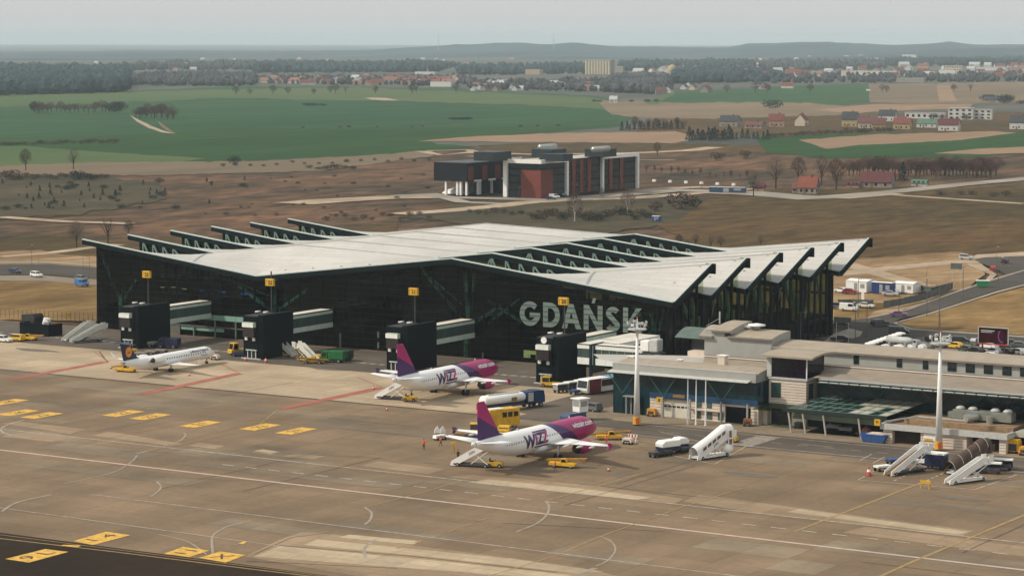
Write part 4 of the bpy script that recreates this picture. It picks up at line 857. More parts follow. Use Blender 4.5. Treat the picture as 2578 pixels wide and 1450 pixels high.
mb = MB(); mb.box(232.4, 233.5, -61.0, -60.7, 3.1, 4.2); bevel(mb.build('wall_sign', YEL, t), .03, 1); mb = MB(); text_on(mb, '9', .85, (232.95, -61.03, 3.6), 0, .03, .03); mb.build('wall_sign_numeral', RB, t)
u = thing('rooftop_duct', (0, 0, 0), 0, 'big grey ventilation duct unit with round outlets on the garage block roof', 'air unit')
mb = MB(); mb.box(243.8, 254.6, -53.4, -51.2, 4.3, 5.9); mb.box(242.6, 246, -52.6, -51, 4.25, 5.3); bevel(mb.build('casing', M('duct_metal', (.20, .21, .18), .45, .15, .8), u), .06, 1)
for k, x in enumerate((244.9, 247.2, 251.3, 253.6)):
    mb = MB(); mb.lathe([(.8, 5.92), (.85, 6.2), (.5, 6.45), (.05, 6.5)], (x, -52.4, 0), 14); mb.build('outlet', LGREY, u, True)
mb = MB(); mb.tube((247.0, -55.3, 4.8), (248.3, -53.4, 5.0), .75, n=14); mb.tube((251.0, -54.3, 4.02), (251.0, -54.3, 5.4), .55, .65, n=12); mb.build('round_duct', M('galvanised_duct', (.45, .47, .44), .3, .1, 2, metal=.6), u)
mb = MB()
for k in range(4): mb.box(244+k*3, 245.4+k*3, -50.9, -48.3, 5.2, 6.4)
mb.build('louvre', BGLASS, u)
def roofbox(px_, py_, z, w_, h_, lab, m=LGREY):
    q = P(px_, py_, z); o = thing('roof_unit', q, 0, lab, 'air unit'); mb = MB(); mb.box(-w_/2, w_/2, -w_/2, w_/2, .35, h_); bevel(mb.build('casing', m, o), .08, 1)
    mb = MB(); mb.box(-w_/2-.15, w_/2+.15, -w_/2-.1, w_/2+.1, h_+.02, h_+.15); mb.build('lid', WHITE, o); mb = MB(); mb.box(-w_/3, w_/3, -w_/3, w_/3, 0, .34); mb.build('curb', GREYM, o)
roofbox(1820, 925, 9.1, 1.5, 2.2, 'square tan air unit on the sloping roof left of the control room', CREAM)
roofbox(1713, 918, 8.7, .9, .9, 'small grey box on the flat roof behind the pavilion'); roofbox(1590, 910, 8.9, 1.2, .9, 'small grey box beside the slim light mast base line', GREYM)
roofbox(2242, 925, 9.7, 1.0, 1.0, 'little cream unit standing at the foot of the hall wall', CREAM)
o = thing('roof_unit', P(1640, 890, 8.6), 0, 'white and grey rounded cooling unit at the end of the link bridge', 'air unit')
mb = MB(); mb.box(-1.9, 0, -1.2, 1.2, .5, 2.6); bevel(mb.build('casing', WHITE, o), .3, 3); mb = MB(); mb.box(.05, 2.0, -1.2, 1.2, .4, 3.0); bevel(mb.build('housing', LGREY, o), .45, 3); mb = MB(); mb.box(-1.5, 2.6, -1.0, 1.0, 0, .4); mb.build('frame', DKMETAL, o)
o = thing('roof_fan', P(1905, 828, 14.6), 0, 'white flat disc fan on the curved tan roof of the hall', 'roof fan'); mb = MB(); mb.lathe([(.8, .5), (1.7, .6), (1.7, .85), (.2, 1.1)], n=16); mb.build('cap', WHITE, o, True); mb = MB(); mb.lathe([(.7, 0), (.7, .5)]); mb.build('stem', GREYM, o)
mb = MB(); mb.box(-3, -1, -.5, .6, .2, .5); mb.build('side_plate', WHITE, o)
for q, l in (((1745, 862), 'left'), ((1763, 862), 'right')):
    o = thing('round_mirror', P(q[0], q[1]+12, 10.3), 0, '%s of two round white discs on posts beside the hall' % l, 'round disc', 'round white discs by the hall'); mb = MB(); mb.tube((0, -.06, 2.2), (0, .06, 2.2), .62, n=18); mb.build('disc', WHITE, o); mb = MB(); mb.bar((0, 0, 0), (0, 0, 1.7), .12); mb.build('post', DKMETAL, o)
o = thing('roof_mast', P(1812, 815, 14.5), 0, 'short grey mast with a stay wire on the hall roof', 'mast'); mb = MB(); mb.tube((0, 0, 0), (0, 0, 2.4), .16); mb.build('pole', LGREY, o); mb = MB(); mb.bar((0, 0, 1.1), (-3.0, 0, -.6), .1); mb.build('stay', GREYM, o)
# floodlight masts
def light_mast(q, h, label):
    o = thing('light_mast', q, 0, label, 'light mast', 'tall white floodlight masts'); 
    mb = MB(); mb.tube((0, 0, 1.6), (0, 0, h-2.4), .62, .22, 12); mb.build('shaft', WHITE, o, True)
    mb = MB(); mb.mat(YEL).lathe([(.75, .25), (.66, 1.6)], n=12); mb.mat(REDP).box(.2, .75, -.72, -.6, .4, 1.4); mb.build('base', None, o)
    mb = MB(); mb.lathe([(.35, h-2.4), (1.7, h-2.1), (1.75, h-1.9), (.3, h-1.85)], n=14); mb.build('platform', LGREY, o)
    mb = MB(); mb.tube((0, 0, h-2), (0, 0, h), .16, .08); mb.mat(REDP).lathe([(.14, h), (.16, h+.25), (.03, h+.4)]); mb.m[0] = WHITE; mb.build('lamp_spindle', None, o)
    mb = MB()
    for k in range(10):
        a = k*.628; mb.bar((1.5*math.cos(a), 1.5*math.sin(a), h-1.85), (1.5*math.cos(a), 1.5*math.sin(a), h-.7), .07)
    mb.build('rail', LGREY, o)
    for k in range(8):
        a = k*.785; c_, s_ = math.cos(a), math.sin(a); mb = MB(); mb.box(-.28, .28, -.14, .14, -.22, .22); l = mb.build('floodlight', LGREY, o, loc=(1.75*c_, 1.75*s_, h-1.1+.35*(k % 2))); l.rotation_euler = (.4, 0, a-1.57)
light_mast(P(1603, 1070), 19.6, 'slim white floodlight mast in front of the blue pavilion')
light_mast(P(2363, 1133), 20.4, 'slim white floodlight mast rising in front of the garage block')
# ================================================================ aircraft (nose at local origin, tail towards -X)
MAG = (.37, .002, .125); PUR = (.045, .005, .10)
def livery():
    m = bpy.data.materials.new('white_purple_pink_paint'); m.use_nodes = True; n = m.node_tree; b = n.nodes['Principled BSDF']; b.inputs['Roughness'].default_value = .32; L = n.links.new
    tc = n.nodes.new('ShaderNodeTexCoord'); sp = n.nodes.new('ShaderNodeSeparateXYZ'); L(tc.outputs['Object'], sp.inputs[0])
    def mth(op, a, b_, c=None):
        k = n.nodes.new('ShaderNodeMath'); k.operation = op
        for i, x in enumerate((a, b_, c)):
            if x is None: continue
            if isinstance(x, (int, float)): k.inputs[i].default_value = x
            else: L(x, k.inputs[i])
        return k.outputs[0]
    zz = mth('SUBTRACT', 5.6, sp.outputs['Z'])                       # distance down from the crown
    e1 = mth('MULTIPLY_ADD', zz, 1.25, -16.6); e2 = mth('ADD', mth('MULTIPLY_ADD', mth('POWER', mth('ABSOLUTE', zz, 0), .7), 2.9, 0), -14.8)
    f1 = mth('GREATER_THAN', sp.outputs['X'], e1); f2 = mth('GREATER_THAN', sp.outputs['X'], e2)
    def mix(f, a, c):
        k = n.nodes.new('ShaderNodeMix'); k.data_type = 'RGBA'; L(f, k.inputs[0])
        for i, x in ((6, a), (7, c)):
            if isinstance(x, tuple): k.inputs[i].default_value = (*x, 1)
            else: L(x, k.inputs[i])
        return k.outputs[2]
    L(mix(f2, mix(f1, (.88, .88, .87), PUR), MAG), b.inputs['Base Color']); return m
LIV = livery(); AWH = M('aircraft_white', (.88, .88, .87), .32, .03, .4); MAGM = M('magenta_paint', MAG, .35, .08, .5); PURM = M('purple_paint', PUR, .35, .1, .5)
def fin_mat():
    m = bpy.data.materials.new('tail_fin_two_tone'); m.use_nodes = True; n = m.node_tree; b = n.nodes['Principled BSDF']; b.inputs['Roughness'].default_value = .35; L = n.links.new
    tc = n.nodes.new('ShaderNodeTexCoord'); sp = n.nodes.new('ShaderNodeSeparateXYZ'); L(tc.outputs['Object'], sp.inputs[0])
    a = n.nodes.new('ShaderNodeMath'); a.operation = 'MULTIPLY_ADD'; L(sp.outputs['X'], a.inputs[0]); a.inputs[1].default_value = -.48; a.inputs[2].default_value = -7.9
    c = n.nodes.new('ShaderNodeMath'); c.operation = 'GREATER_THAN'; L(sp.outputs['Z'], c.inputs[0])
    L(a.outputs[0], c.inputs[1]); k = n.nodes.new('ShaderNodeMix'); k.data_type = 'RGBA'; L(c.outputs[0], k.inputs[0]); k.inputs[6].default_value = (*PUR, 1); k.inputs[7].default_value = (*MAG, 1); L(k.outputs[2], b.inputs['Base Color']); return m
FINM = fin_mat()
def fuse(sts, m, par, n=28, name='fuselage'):       # stations (x, zc, half width, half height)
    mb = MB(); mb.rings([[(x, hw*math.sin(2*math.pi*i/n), zc+hh*math.cos(2*math.pi*i/n)) for i in range(n)] for x, zc, hw, hh in sts]); return mb.build(name, m, par, True)
def smooth_st(sts, k=4):
    out = []
    for i in range(len(sts)-1):
        p0, p1, p2, p3 = sts[max(i-1, 0)], sts[i], sts[i+1], sts[min(i+2, len(sts)-1)]
        for j in range(k):
            t = j/k; out.append(tuple(.5*((2*b)+(c-a)*t+(2*a-5*b+4*c-d)*t*t+(3*b-a-3*c+d)*t**3) for a, b, c, d in zip(p0, p1, p2, p3)))
    return out+[sts[-1]]
def wing(par, m, root, tip, thick=(.13, .10), name='wing'):   # (xLE, y, z, chord)
    mb = MB(); K = 8
    def sec(s_, th):
        x, y, z, c = s_; up = []; lo = []
        for k in range(K+1):
            t = k/K; h = th*c*2.2*(math.sqrt(t+1e-6)-t)*.75+.01; up.append((x-c*t, y, z+h*.65)); lo.append((x-c*t, y, z-h*.35))
        return up+lo[::-1][1:-1]
    mb.rings([sec(root, thick[0]), sec(tip, thick[1])]); return mb.build(name, m, par, True)
def side_text(par, txt, size, xc, zc, R0, zf, m, side=-1, bold=.0, name='lettering', sx=1.0, off=.04):
    """text wrapped round the fuselage side; zf = centre height of the round body, R0 = its radius"""
    vs, fs = text_geo(txt, size, .0, bold, sx); bm = bmesh.new(); bv = [bm.verts.new(v) for v in vs]
    for f in fs:
        try: bm.faces.new([bv[i] for i in f])
        except ValueError: pass
    bmesh.ops.remove_doubles(bm, verts=bm.verts, dist=1e-5)
    y = -size
    while y < size:
        bmesh.ops.bisect_plane(bm, geom=bm.verts[:]+bm.edges[:]+bm.faces[:], plane_co=(0, y, 0), plane_no=(0, 1, 0)); y += size/7
    th0 = math.asin(max(-1, min(1, (zc-zf)/R0)))
    for v in bm.verts:
        x, h = v.co.x, v.co.y; th = th0+h/R0; v.co = (xc+(x if side < 0 else -x), side*(R0+off)*math.cos(th), zf+(R0+off)*math.sin(th))
    me = bpy.data.meshes.new(name); bm.to_mesh(me); bm.free(); me.materials.append(m); o = bpy.data.objects.new(name, me); C.objects.link(o); o.parent = par; _kids.setdefault(par.name, []).append(o); return o
def gear(par, x, y, zt, r, pair=.45, w_=.35):
    mb = MB(); mb.tube((x, y, r), (x, y, zt), .14); mb.bar((x, y, r+.4), (x+.8, y, zt), .12); l = mb.build('landing_gear', LGREY, par)
    mb = MB(); mb.wheel(x, y-pair, r, w_).wheel(x, y+pair, r, w_); mb.build('wheel', RUBBER, l)
def airliner(loc, label, near):
    a = thing('airliner', loc, R_(90), label, 'airliner', 'purple and pink twin jet airliners'); zc = 3.62
    st = smooth_st([(0, zc-.55, .05, .05), (-.45, zc-.5, .55, .5), (-1.2, zc-.38, .98, .95), (-2.6, zc-.15, 1.5, 1.55), (-4.4, zc, 1.86, 1.97), (-6.5, zc, 1.975, 2.07), (-14, zc, 1.975, 2.07), (-23.5, zc, 1.975, 2.07), (-27.5, zc+.18, 1.85, 1.9), (-31.5, zc+.62, 1.35, 1.42), (-35, zc+1.12, .75, .82), (-37.2, zc+1.42, .32, .36), (-37.57, zc+1.46, .2, .24)])
    fuse(st, LIV, a)
    mb = MB(); mb.rings([[(-36.9-.1*k, .42*math.sin(t)*(1-.12*k), zc+1.42+.42*math.cos(t)*(1-.12*k)) for t in [i*.52 for i in range(12)]] for k in range(8)]); mb.build('tail_cone_exhaust', DKMETAL, a)
    for s_ in (-1, 1):
        rt = (-10.9, s_*1.7, 2.75, 7.6); kn = (-13.9, s_*6.4, 3.05, 3.9); tp = (-19.3, s_*15.5, 3.9, 1.5)
        wing(a, AWH, rt, kn, (.13, .11)); wing(a, AWH, kn, tp, (.11, .09), 'outer_wing')
        mb = MB(); mb.prism([(-19.4, 3.9), (-20.5, 4.45), (-21.0, 4.45), (-20.8, 3.9), (-21.0, 3.35), (-20.5, 3.35)], s_*15.5-.06, s_*15.5+.06); mb.build('wing_tip_fence', PURM if s_ > 0 else MAGM, a)
        for yy, xx, L_ in ((6.0, -17.2, 2.6), (9.2, -18.4, 2.2), (12.0, -19.3, 1.9)):
            mb = MB(); mb.rings([[(xx-L_*k/5, s_*yy+.16*math.cos(t)*math.sin(math.pi*(k+.4)/6), 2.85+.09*(yy-6)+.22*math.sin(t)*math.sin(math.pi*(k+.4)/6)) for t in [i*1.05 for i in range(6)]] for k in range(6)]); mb.build('flap_fairing', AWH, a, True)
        # engine
        ex, ey, ez = -11.4, s_*5.75, 1.95
        e = MB(); e.rings([[(ex-x, ey+r*math.cos(t), ez+r*math.sin(t)) for t in [i*.349 for i in range(18)]] for x, r in ((0, .95), (.15, 1.06), (1.2, 1.16), (2.6, 1.1), (3.6, .9))], False); eo = e.build('engine', MAGM, a, True)
        e = MB(); e.rings([[(ex-x, ey+r*math.cos(t), ez+r*math.sin(t)) for t in [i*.349 for i in range(18)]] for x, r in ((-.02, .95), (.05, .86), (.5, .84))], False); e.rings([[(ex-x, ey+r*math.cos(t), ez+r*math.sin(t)) for t in [i*.349 for i in range(18)]] for x, r in ((.5, .84), (.52, .02))]); e.build('engine_intake', GREYM, eo)
        e = MB(); e.rings([[(ex-x, ey+r*math.cos(t), ez+r*math.sin(t)) for t in [i*.349 for i in range(18)]] for x, r in ((3.4, .8), (3.55, .55), (4.4, .48), (5.0, .1))]); e.build('exhaust_cone', DKMETAL, eo, True)
        mb = MB(); mb.prism([(-12.4, 3.0), (-16, 3.1), (-15.6, 2.5), (-13.0, 2.4)], ey-.12, ey+.12); mb.build('pylon', AWH, a)
        wing(a, AWH, (-32.2, s_*.6, 5.1, 4.0), (-34.9, s_*6.2, 5.75, 1.5), (.10, .09), 'tailplane')
        gear(a, -17.8, s_*3.8, 2.7, .58)
    gear(a, -5.1, 0, 2.2, .38, .25, .22)
    mb = MB(); prf = [(-28.0, 5.45), (-30.0, 6.05), (-34.2, 11.76), (-36.05, 11.76), (-35.75, 5.5)]
    sec = [[(x, y, z) for x, z in prf] for y in (-.19, .19)]
    mb.rings([[(x, -.2 if 5 < z < 7 else -.1, z) for x, z in prf], [(x, .2 if 5 < z < 7 else .1, z) for x, z in prf]]); bevel(mb.build('tail_fin', FINM, a), .06, 2)
    mb = MB()                                         # belly fairing
    mb.rings([[(x, 1.95*w_*math.sin(t), 2.15+h_*math.cos(t)) for t in [i*.449 for i in range(14)]] for x, w_, h_ in ((-9.6, .3, .3), (-11.5, .95, .95), (-19, 1.0, 1.0), (-21.5, .4, .4))]); mb.build('belly_fairing', AWH, a, True)
    mb = MB()
    for k in range(34):
        x = -6.6-k*.72
        for s_ in (-1, 1): th = .22; mb.poly([(x+dx, s_*(1.975+.035)*math.cos(th+dz/2), zc+.05+2.07*math.sin(th+dz/2)+.02) for dx, dz in ((-.11, -.16), (.11, -.16), (.11, .16), (-.11, .16))])
    mb.build('cabin_windows', M('cabin_window', (.25, .22, .26), .2, .2, 1), a)['kind'] = 'stuff'
    mb = MB()
    for s_ in (-1, 1): mb.poly([(-1.55, s_*.75, zc+.78), (-2.3, s_*1.18, zc+.88), (-2.75, s_*1.2, zc+1.22), (-2.0, s_*.55, zc+1.16)]); 
    mb.poly([(-1.5, -.74, zc+.82), (-1.5, .74, zc+.82), (-2.0, .5, zc+1.22), (-2.0, -.5, zc+1.22)]); mb.build('cockpit_window', DGLASS, a)
    mb = MB(); mb.mat(AWH)
    for x in (-5.3, -26.6):
        for s_ in (-1, 1): mb.poly([(x+dx, s_*2.02*math.cos(th), zc+2.09*math.sin(th)) for dx, th in ((-.4, -.35), (-.36, -.35), (-.36, .45), (-.4, .45))])
    mb.build('door_outline', GREYM, a)
    for s_ in (-1, 1):
        W = 'WIZZ'
        side_text(a, 'W', 3.1, -23.4, zc+.1, 2.02, zc, PURM, s_, .10, 'fuselage_logo', .92)
        for k, (ch, x, mm) in enumerate((('I', -21.55, MAGM), ('Z', -20.4, PURM), ('Z', -18.85, MAGM))): side_text(a, ch, 2.6, x if s_ < 0 else -21.2*2-x, zc+.35+.0*k, 2.02, zc, mm, s_, .12, 'fuselage_logo', .9, .05)
        mb = MB(); x0, x1 = (-22.0, -17.9)
        for th0, th1 in ((.78, .90), (-.50, -.40)): mb.poly([(x, s_*2.055*math.cos(th), zc+2.09*math.sin(th)) for x, th in ((x0, th0), (x1, th0-.03), (x1, th1), (x0, th1))])
        mb.build('logo_bar', PURM if s_ < 0 else MAGM, a)
        side_text(a, 'wizzair.com', 1.3, -6.9, zc+1.1, 2.04, zc, WHITE, s_, .04, 'web_address', .98)
    for x, h_ in ((-8, .45), (-24, .35)):
        mb = MB(); mb.prism([(x, 5.66), (x-.5, 5.66), (x-.5, 5.66+h_), (x-.3, 5.66+h_)], -.03, .03); mb.build('aerial', WHITE, a)
    a.rotation_euler.z = R_(88.4 if near else 90.3)
    return a
airliner((136.0, -31.8, 0), 'farther pink and purple airliner, before the third black tower, with rear stairs', 0)
airliner((192.0, -88.3, 0), 'nearer pink and purple airliner, alone on the open apron with yellow vehicles around it', 1)
# ---- regional jet
a = thing('regional_jet', (65.4, -35.6, 0), R_(91.5), 'small white rear engined jet with dark blue fin and orange disc', 'regional jet'); zc = 2.45
fuse(smooth_st([(0, zc-.35, .04, .04), (-.5, zc-.3, .45, .4), (-1.6, zc-.12, .95, .9), (-3.2, zc, 1.28, 1.3), (-5, zc, 1.35, 1.36), (-15, zc, 1.35, 1.36), (-22, zc, 1.35, 1.36), (-26, zc+.25, 1.1, 1.1), (-29.5, zc+.62, .6, .66), (-31.2, zc+.8, .3, .34)]), AWH, a)
mb = MB(); mb.rings([[(-30.4-.28*k, (.42-.02*k)*math.sin(t), zc+.75+(.42-.02*k)*math.cos(t)) for t in [i*.52 for i in range(12)]] for k in range(5)]); mb.build('tail_cone', GREYM, a)
for s_ in (-1, 1):
    wing(a, AWH, (-13.2, s_*1.1, 1.55, 5.4), (-15.6, s_*4.2, 1.75, 3.0), (.12, .1)); wing(a, AWH, (-15.6, s_*4.2, 1.75, 3.0), (-19.3, s_*11.3, 2.25, 1.1), (.1, .08), 'outer_wing')
    mb = MB(); mb.rings([[(-19.4, s_*11.3, 2.3), (-20.4, s_*11.3, 2.3), (-20.4, s_*11.42, 2.3), (-19.5, s_*11.42, 2.3)], [(-20.5, s_*11.75, 3.6), (-21.0, s_*11.75, 3.6), (-21.0, s_*11.82, 3.6), (-20.6, s_*11.82, 3.6)]]); mb.build('winglet', AWH, a)
    e = MB(); e.rings([[(-20.6-x, s_*2.25+r*math.cos(t), 3.15+r*math.sin(t)) for t in [i*.45 for i in range(14)]] for x, r in ((0, .58), (.15, .68), (1.6, .74), (3.4, .56))], False); eo = e.build('engine', AWH, a, True)
    e = MB(); e.rings([[(-20.62-x, s_*2.25+r*math.cos(t), 3.15+r*math.sin(t)) for t in [i*.45 for i in range(14)]] for x, r in ((0, .58), (.3, .5), (.32, .02))]); e.build('engine_intake', BROWNR, eo)
    e = MB(); e.rings([[(-24-x, s_*2.25+r*math.cos(t), 3.15+r*math.sin(t)) for t in [i*.45 for i in range(14)]] for x, r in ((-.1, .52), (.5, .4), (.9, .1))]); e.build('exhaust_cone', DKMETAL, eo)
    mb = MB(); mb.prism([(-21.2, 3.0), (-23.6, 3.0), (-23.6, 3.25), (-21.2, 3.25)], s_*1.2, s_*1.7); mb.build('pylon', AWH, a)
    wing(a, NAVY, (-29.9, s_*.05, 7.45, 2.6), (-31.6, s_*4.2, 7.35, 1.2), (.09, .08), 'tailplane')
    gear(a, -17.9, s_*2.05, 1.5, .42, .28, .22)
gear(a, -2.9, 0, 1.3, .28, .18, .15)
mb = MB(); mb.rings([[(x, y, z) for x, z in ((-25.2, 3.55), (-26.9, 4.2), (-29.6, 7.5), (-32.0, 7.5), (-30.9, 3.5))] for y in (-.13, .13)]); bevel(mb.build('tail_fin', NAVY, a), .05, 1)
mb = MB(); mb.mat(M('orange_disc', (.80, .30, .02), .5, .08, 1))
for s_ in (-1, 1):
    mb.mat(bpy.data.materials['orange_disc']).poly([(-29.4+1.02*math.cos(t), s_*.16, 5.35+1.08*math.sin(t)) for t in [i*.314 for i in range(20)]])
    mb.mat(NAVY).poly([(-30.0, s_*.175, 5.2), (-29.3, s_*.175, 5.35), (-28.8, s_*.175, 5.75), (-29.1, s_*.175, 5.3), (-28.9, s_*.175, 5.0), (-29.5, s_*.175, 5.15)])
mb.build('fin_emblem', None, a)
mb = MB()
for k in range(24):
    x = -5.0-k*.82
    for s_ in (-1, 1): mb.poly([(x+dx, s_*1.385*math.cos(.25), zc+.36+dz) for dx, dz in ((-.13, -.17), (.13, -.17), (.13, .17), (-.13, .17))])
mb.build('cabin_windows', NAVY, a)['kind'] = 'stuff'
for s_ in (-1, 1):
    side_text(a, 'Lufthansa Regional', .85, -6.8, zc+.88, 1.36, zc, NAVY, s_, .01, 'airline_name', 1.0)
    mb = MB(); mb.poly([(-1.3, s_*.55, zc+.42), (-2.0, s_*1.0, zc+.52), (-2.35, s_*.98, zc+.85), (-1.75, s_*.35, zc+.80)]); mb.build('cockpit_window', DGLASS, a)
    mb = MB(); mb.poly([(x, s_*1.375, zc+z) for x, z in ((-4.2, -.25), (-6.6, -.2), (-6.6, -.1), (-4.2, -.15))]); mb.build('stripe', DKMETAL, a)
# ================================================================ ground vehicles and equipment (forward is local +X)
def wheels(t, xs, hw, r, w=.24, hub=True, m=RUBBER):
    for x in xs:
        for s_ in (-1, 1):
            mb = MB(); mb.wheel(x, s_*hw, r, w); o = mb.build('wheel', m, t)
            if hub: mb = MB(); mb.tube((x, s_*(hw+w/2), r), (x, s_*(hw+w/2+.02), r), r*.5, n=8); mb.build('hub', GREYM, o)
def recolor(t, m, part='body'):
    for k in _kids.get(t.name, []):
        if k.name.split('.')[0] == part: k.material_slots[0].link = 'OBJECT'; k.material_slots[0].material = m
def carbody(t, prof_, w, m, tuck=.12, z0=.3, belt=.85):
    """side profile (x,z); roof narrower than the belt line"""
    mb = MB(); rs = []
    for y in (-w/2, -w/2+.1, w/2-.1, w/2): rs.append(y)
    def yy(s_, z): return s_*(w/2-(tuck*2.0*max(0, z-belt)))
    n = len(prof_); b = len(mb.v)
    for s_ in (-1, 1):
        for x, z in prof_: mb.v.append((x, yy(s_, z), z))
    mb.face(range(b, b+n)); mb.face(range(b+2*n-1, b+n-1, -1))
    for i in range(n): j = (i+1) % n; mb.face((b+i, b+n+i, b+n+j, b+j))
    o = mb.build('body', m, t); return bevel(o, .06, 2)
PAINTS = {}
def paint(name, c): 
    if name not in PAINTS: PAINTS[name] = M('car_paint_'+name, c, .3, .05, 1, spec=.6)
    return PAINTS[name]
CARPROF = {'hatch': ([(-2.0, .3), (2.0, .3), (2.05, .62), (1.85, .8), (.95, .93), (.25, 1.42), (-1.3, 1.47), (-1.9, 1.0), (-2.05, .6)], [(.92, .95), (.28, 1.36), (-1.25, 1.4), (-1.75, 1.0)]),
           'saloon': ([(-2.3, .3), (2.2, .3), (2.25, .6), (2.0, .78), (1.0, .9), (.3, 1.36), (-1.1, 1.38), (-1.75, .98), (-2.25, .93), (-2.35, .55)], [(.95, .93), (.33, 1.3), (-1.05, 1.32), (-1.6, .97)]),
           'estate': ([(-2.3, .35), (2.2, .35), (2.28, .7), (2.0, .92), (1.05, 1.02), (.4, 1.62), (-2.05, 1.66), (-2.3, 1.1)], [(1.0, 1.05), (.45, 1.54), (-1.95, 1.58), (-2.1, 1.1)]),
           'van': ([(-2.5, .35), (2.3, .35), (2.4, .8), (2.1, 1.05), (1.5, 1.2), (.95, 1.95), (-2.45, 2.0), (-2.5, 1.0)], [(1.45, 1.22), (.98, 1.84), (-.1, 1.86), (-.1, 1.2)])}
def car(kind, col, loc, rz, label, group):
    t = thing('car' if kind != 'van' else 'van', loc, rz, label, 'car' if kind != 'van' else 'van', group); pr, gl = CARPROF[kind]; w = 1.75 if kind != 'van' else 1.95
    carbody(t, pr, w, paint('white', (.75, .75, .73)))
    belt = .9
    mb = MB()
    for s_ in (-1, 1):
        pts = [(x*.97, s_*(w/2-.24*max(0, z-.85)+.015), z) for x, z in gl]; mb.poly(pts if s_ < 0 else pts[::-1])
    f = gl[0], gl[1]; r = gl[-2], gl[-1]
    for (xa, za), (xb, zb_), sg in ((f[0], f[1], 1), (r[0], r[1], -1)):
        if kind == 'van' and sg < 0: continue
        ya, yb = w/2-.24*max(0, za-.85)-.12, w/2-.24*max(0, zb_-.85)-.12
        mb.poly([(xa+.07*sg, -ya, za), (xa+.07*sg, ya, za), (xb+.09*sg, yb, zb_), (xb+.09*sg, -yb, zb_)])
    mb.build('windows', DGLASS, t); L_ = pr[1][0]
    wheels(t, (-L_*.62, L_*.64), w/2-.1, .31, .2)
    for s_ in (-1, 1):
        mb = MB(); mb.box(L_-.02, L_+.07, s_*.6-.14, s_*.6+.14, .58, .7); mb.build('headlight', PALEW, t)
        mb = MB(); mb.box(-L_-.1, -L_+.02, s_*.62-.12, s_*.62+.12, .68, .85); mb.build('tail_light', REDP, t)
    recolor(t, paint(*col)); return t
COLS = dict(white=(.75, .75, .73), silver=(.42, .44, .45), grey=(.12, .13, .13), black=(.012, .013, .014), dgreen=(.04, .07, .055), red=(.30, .015, .03), navy=(.015, .03, .08), yellow=(.75, .45, .03), blue=(.02, .12, .32), purple=(.25, .12, .28))
_protos = {}
def addcar(kind, colname, p_, rz, label, group):
    col = (colname, COLS[colname])
    if kind not in _protos: _protos[kind] = car(kind, col, p_, rz, label, group); return _protos[kind]
    c = dup(_protos[kind], p_, rz, label, group)
    c['label'] = label; recolor(c, paint(*col)); return c
def chassis(t, L_, w_, z0, z1, m, name='chassis'): o = box(name, m, -L_/2, L_/2, -w_/2, w_/2, z0, z1, t); return bevel(o, .06, 1)
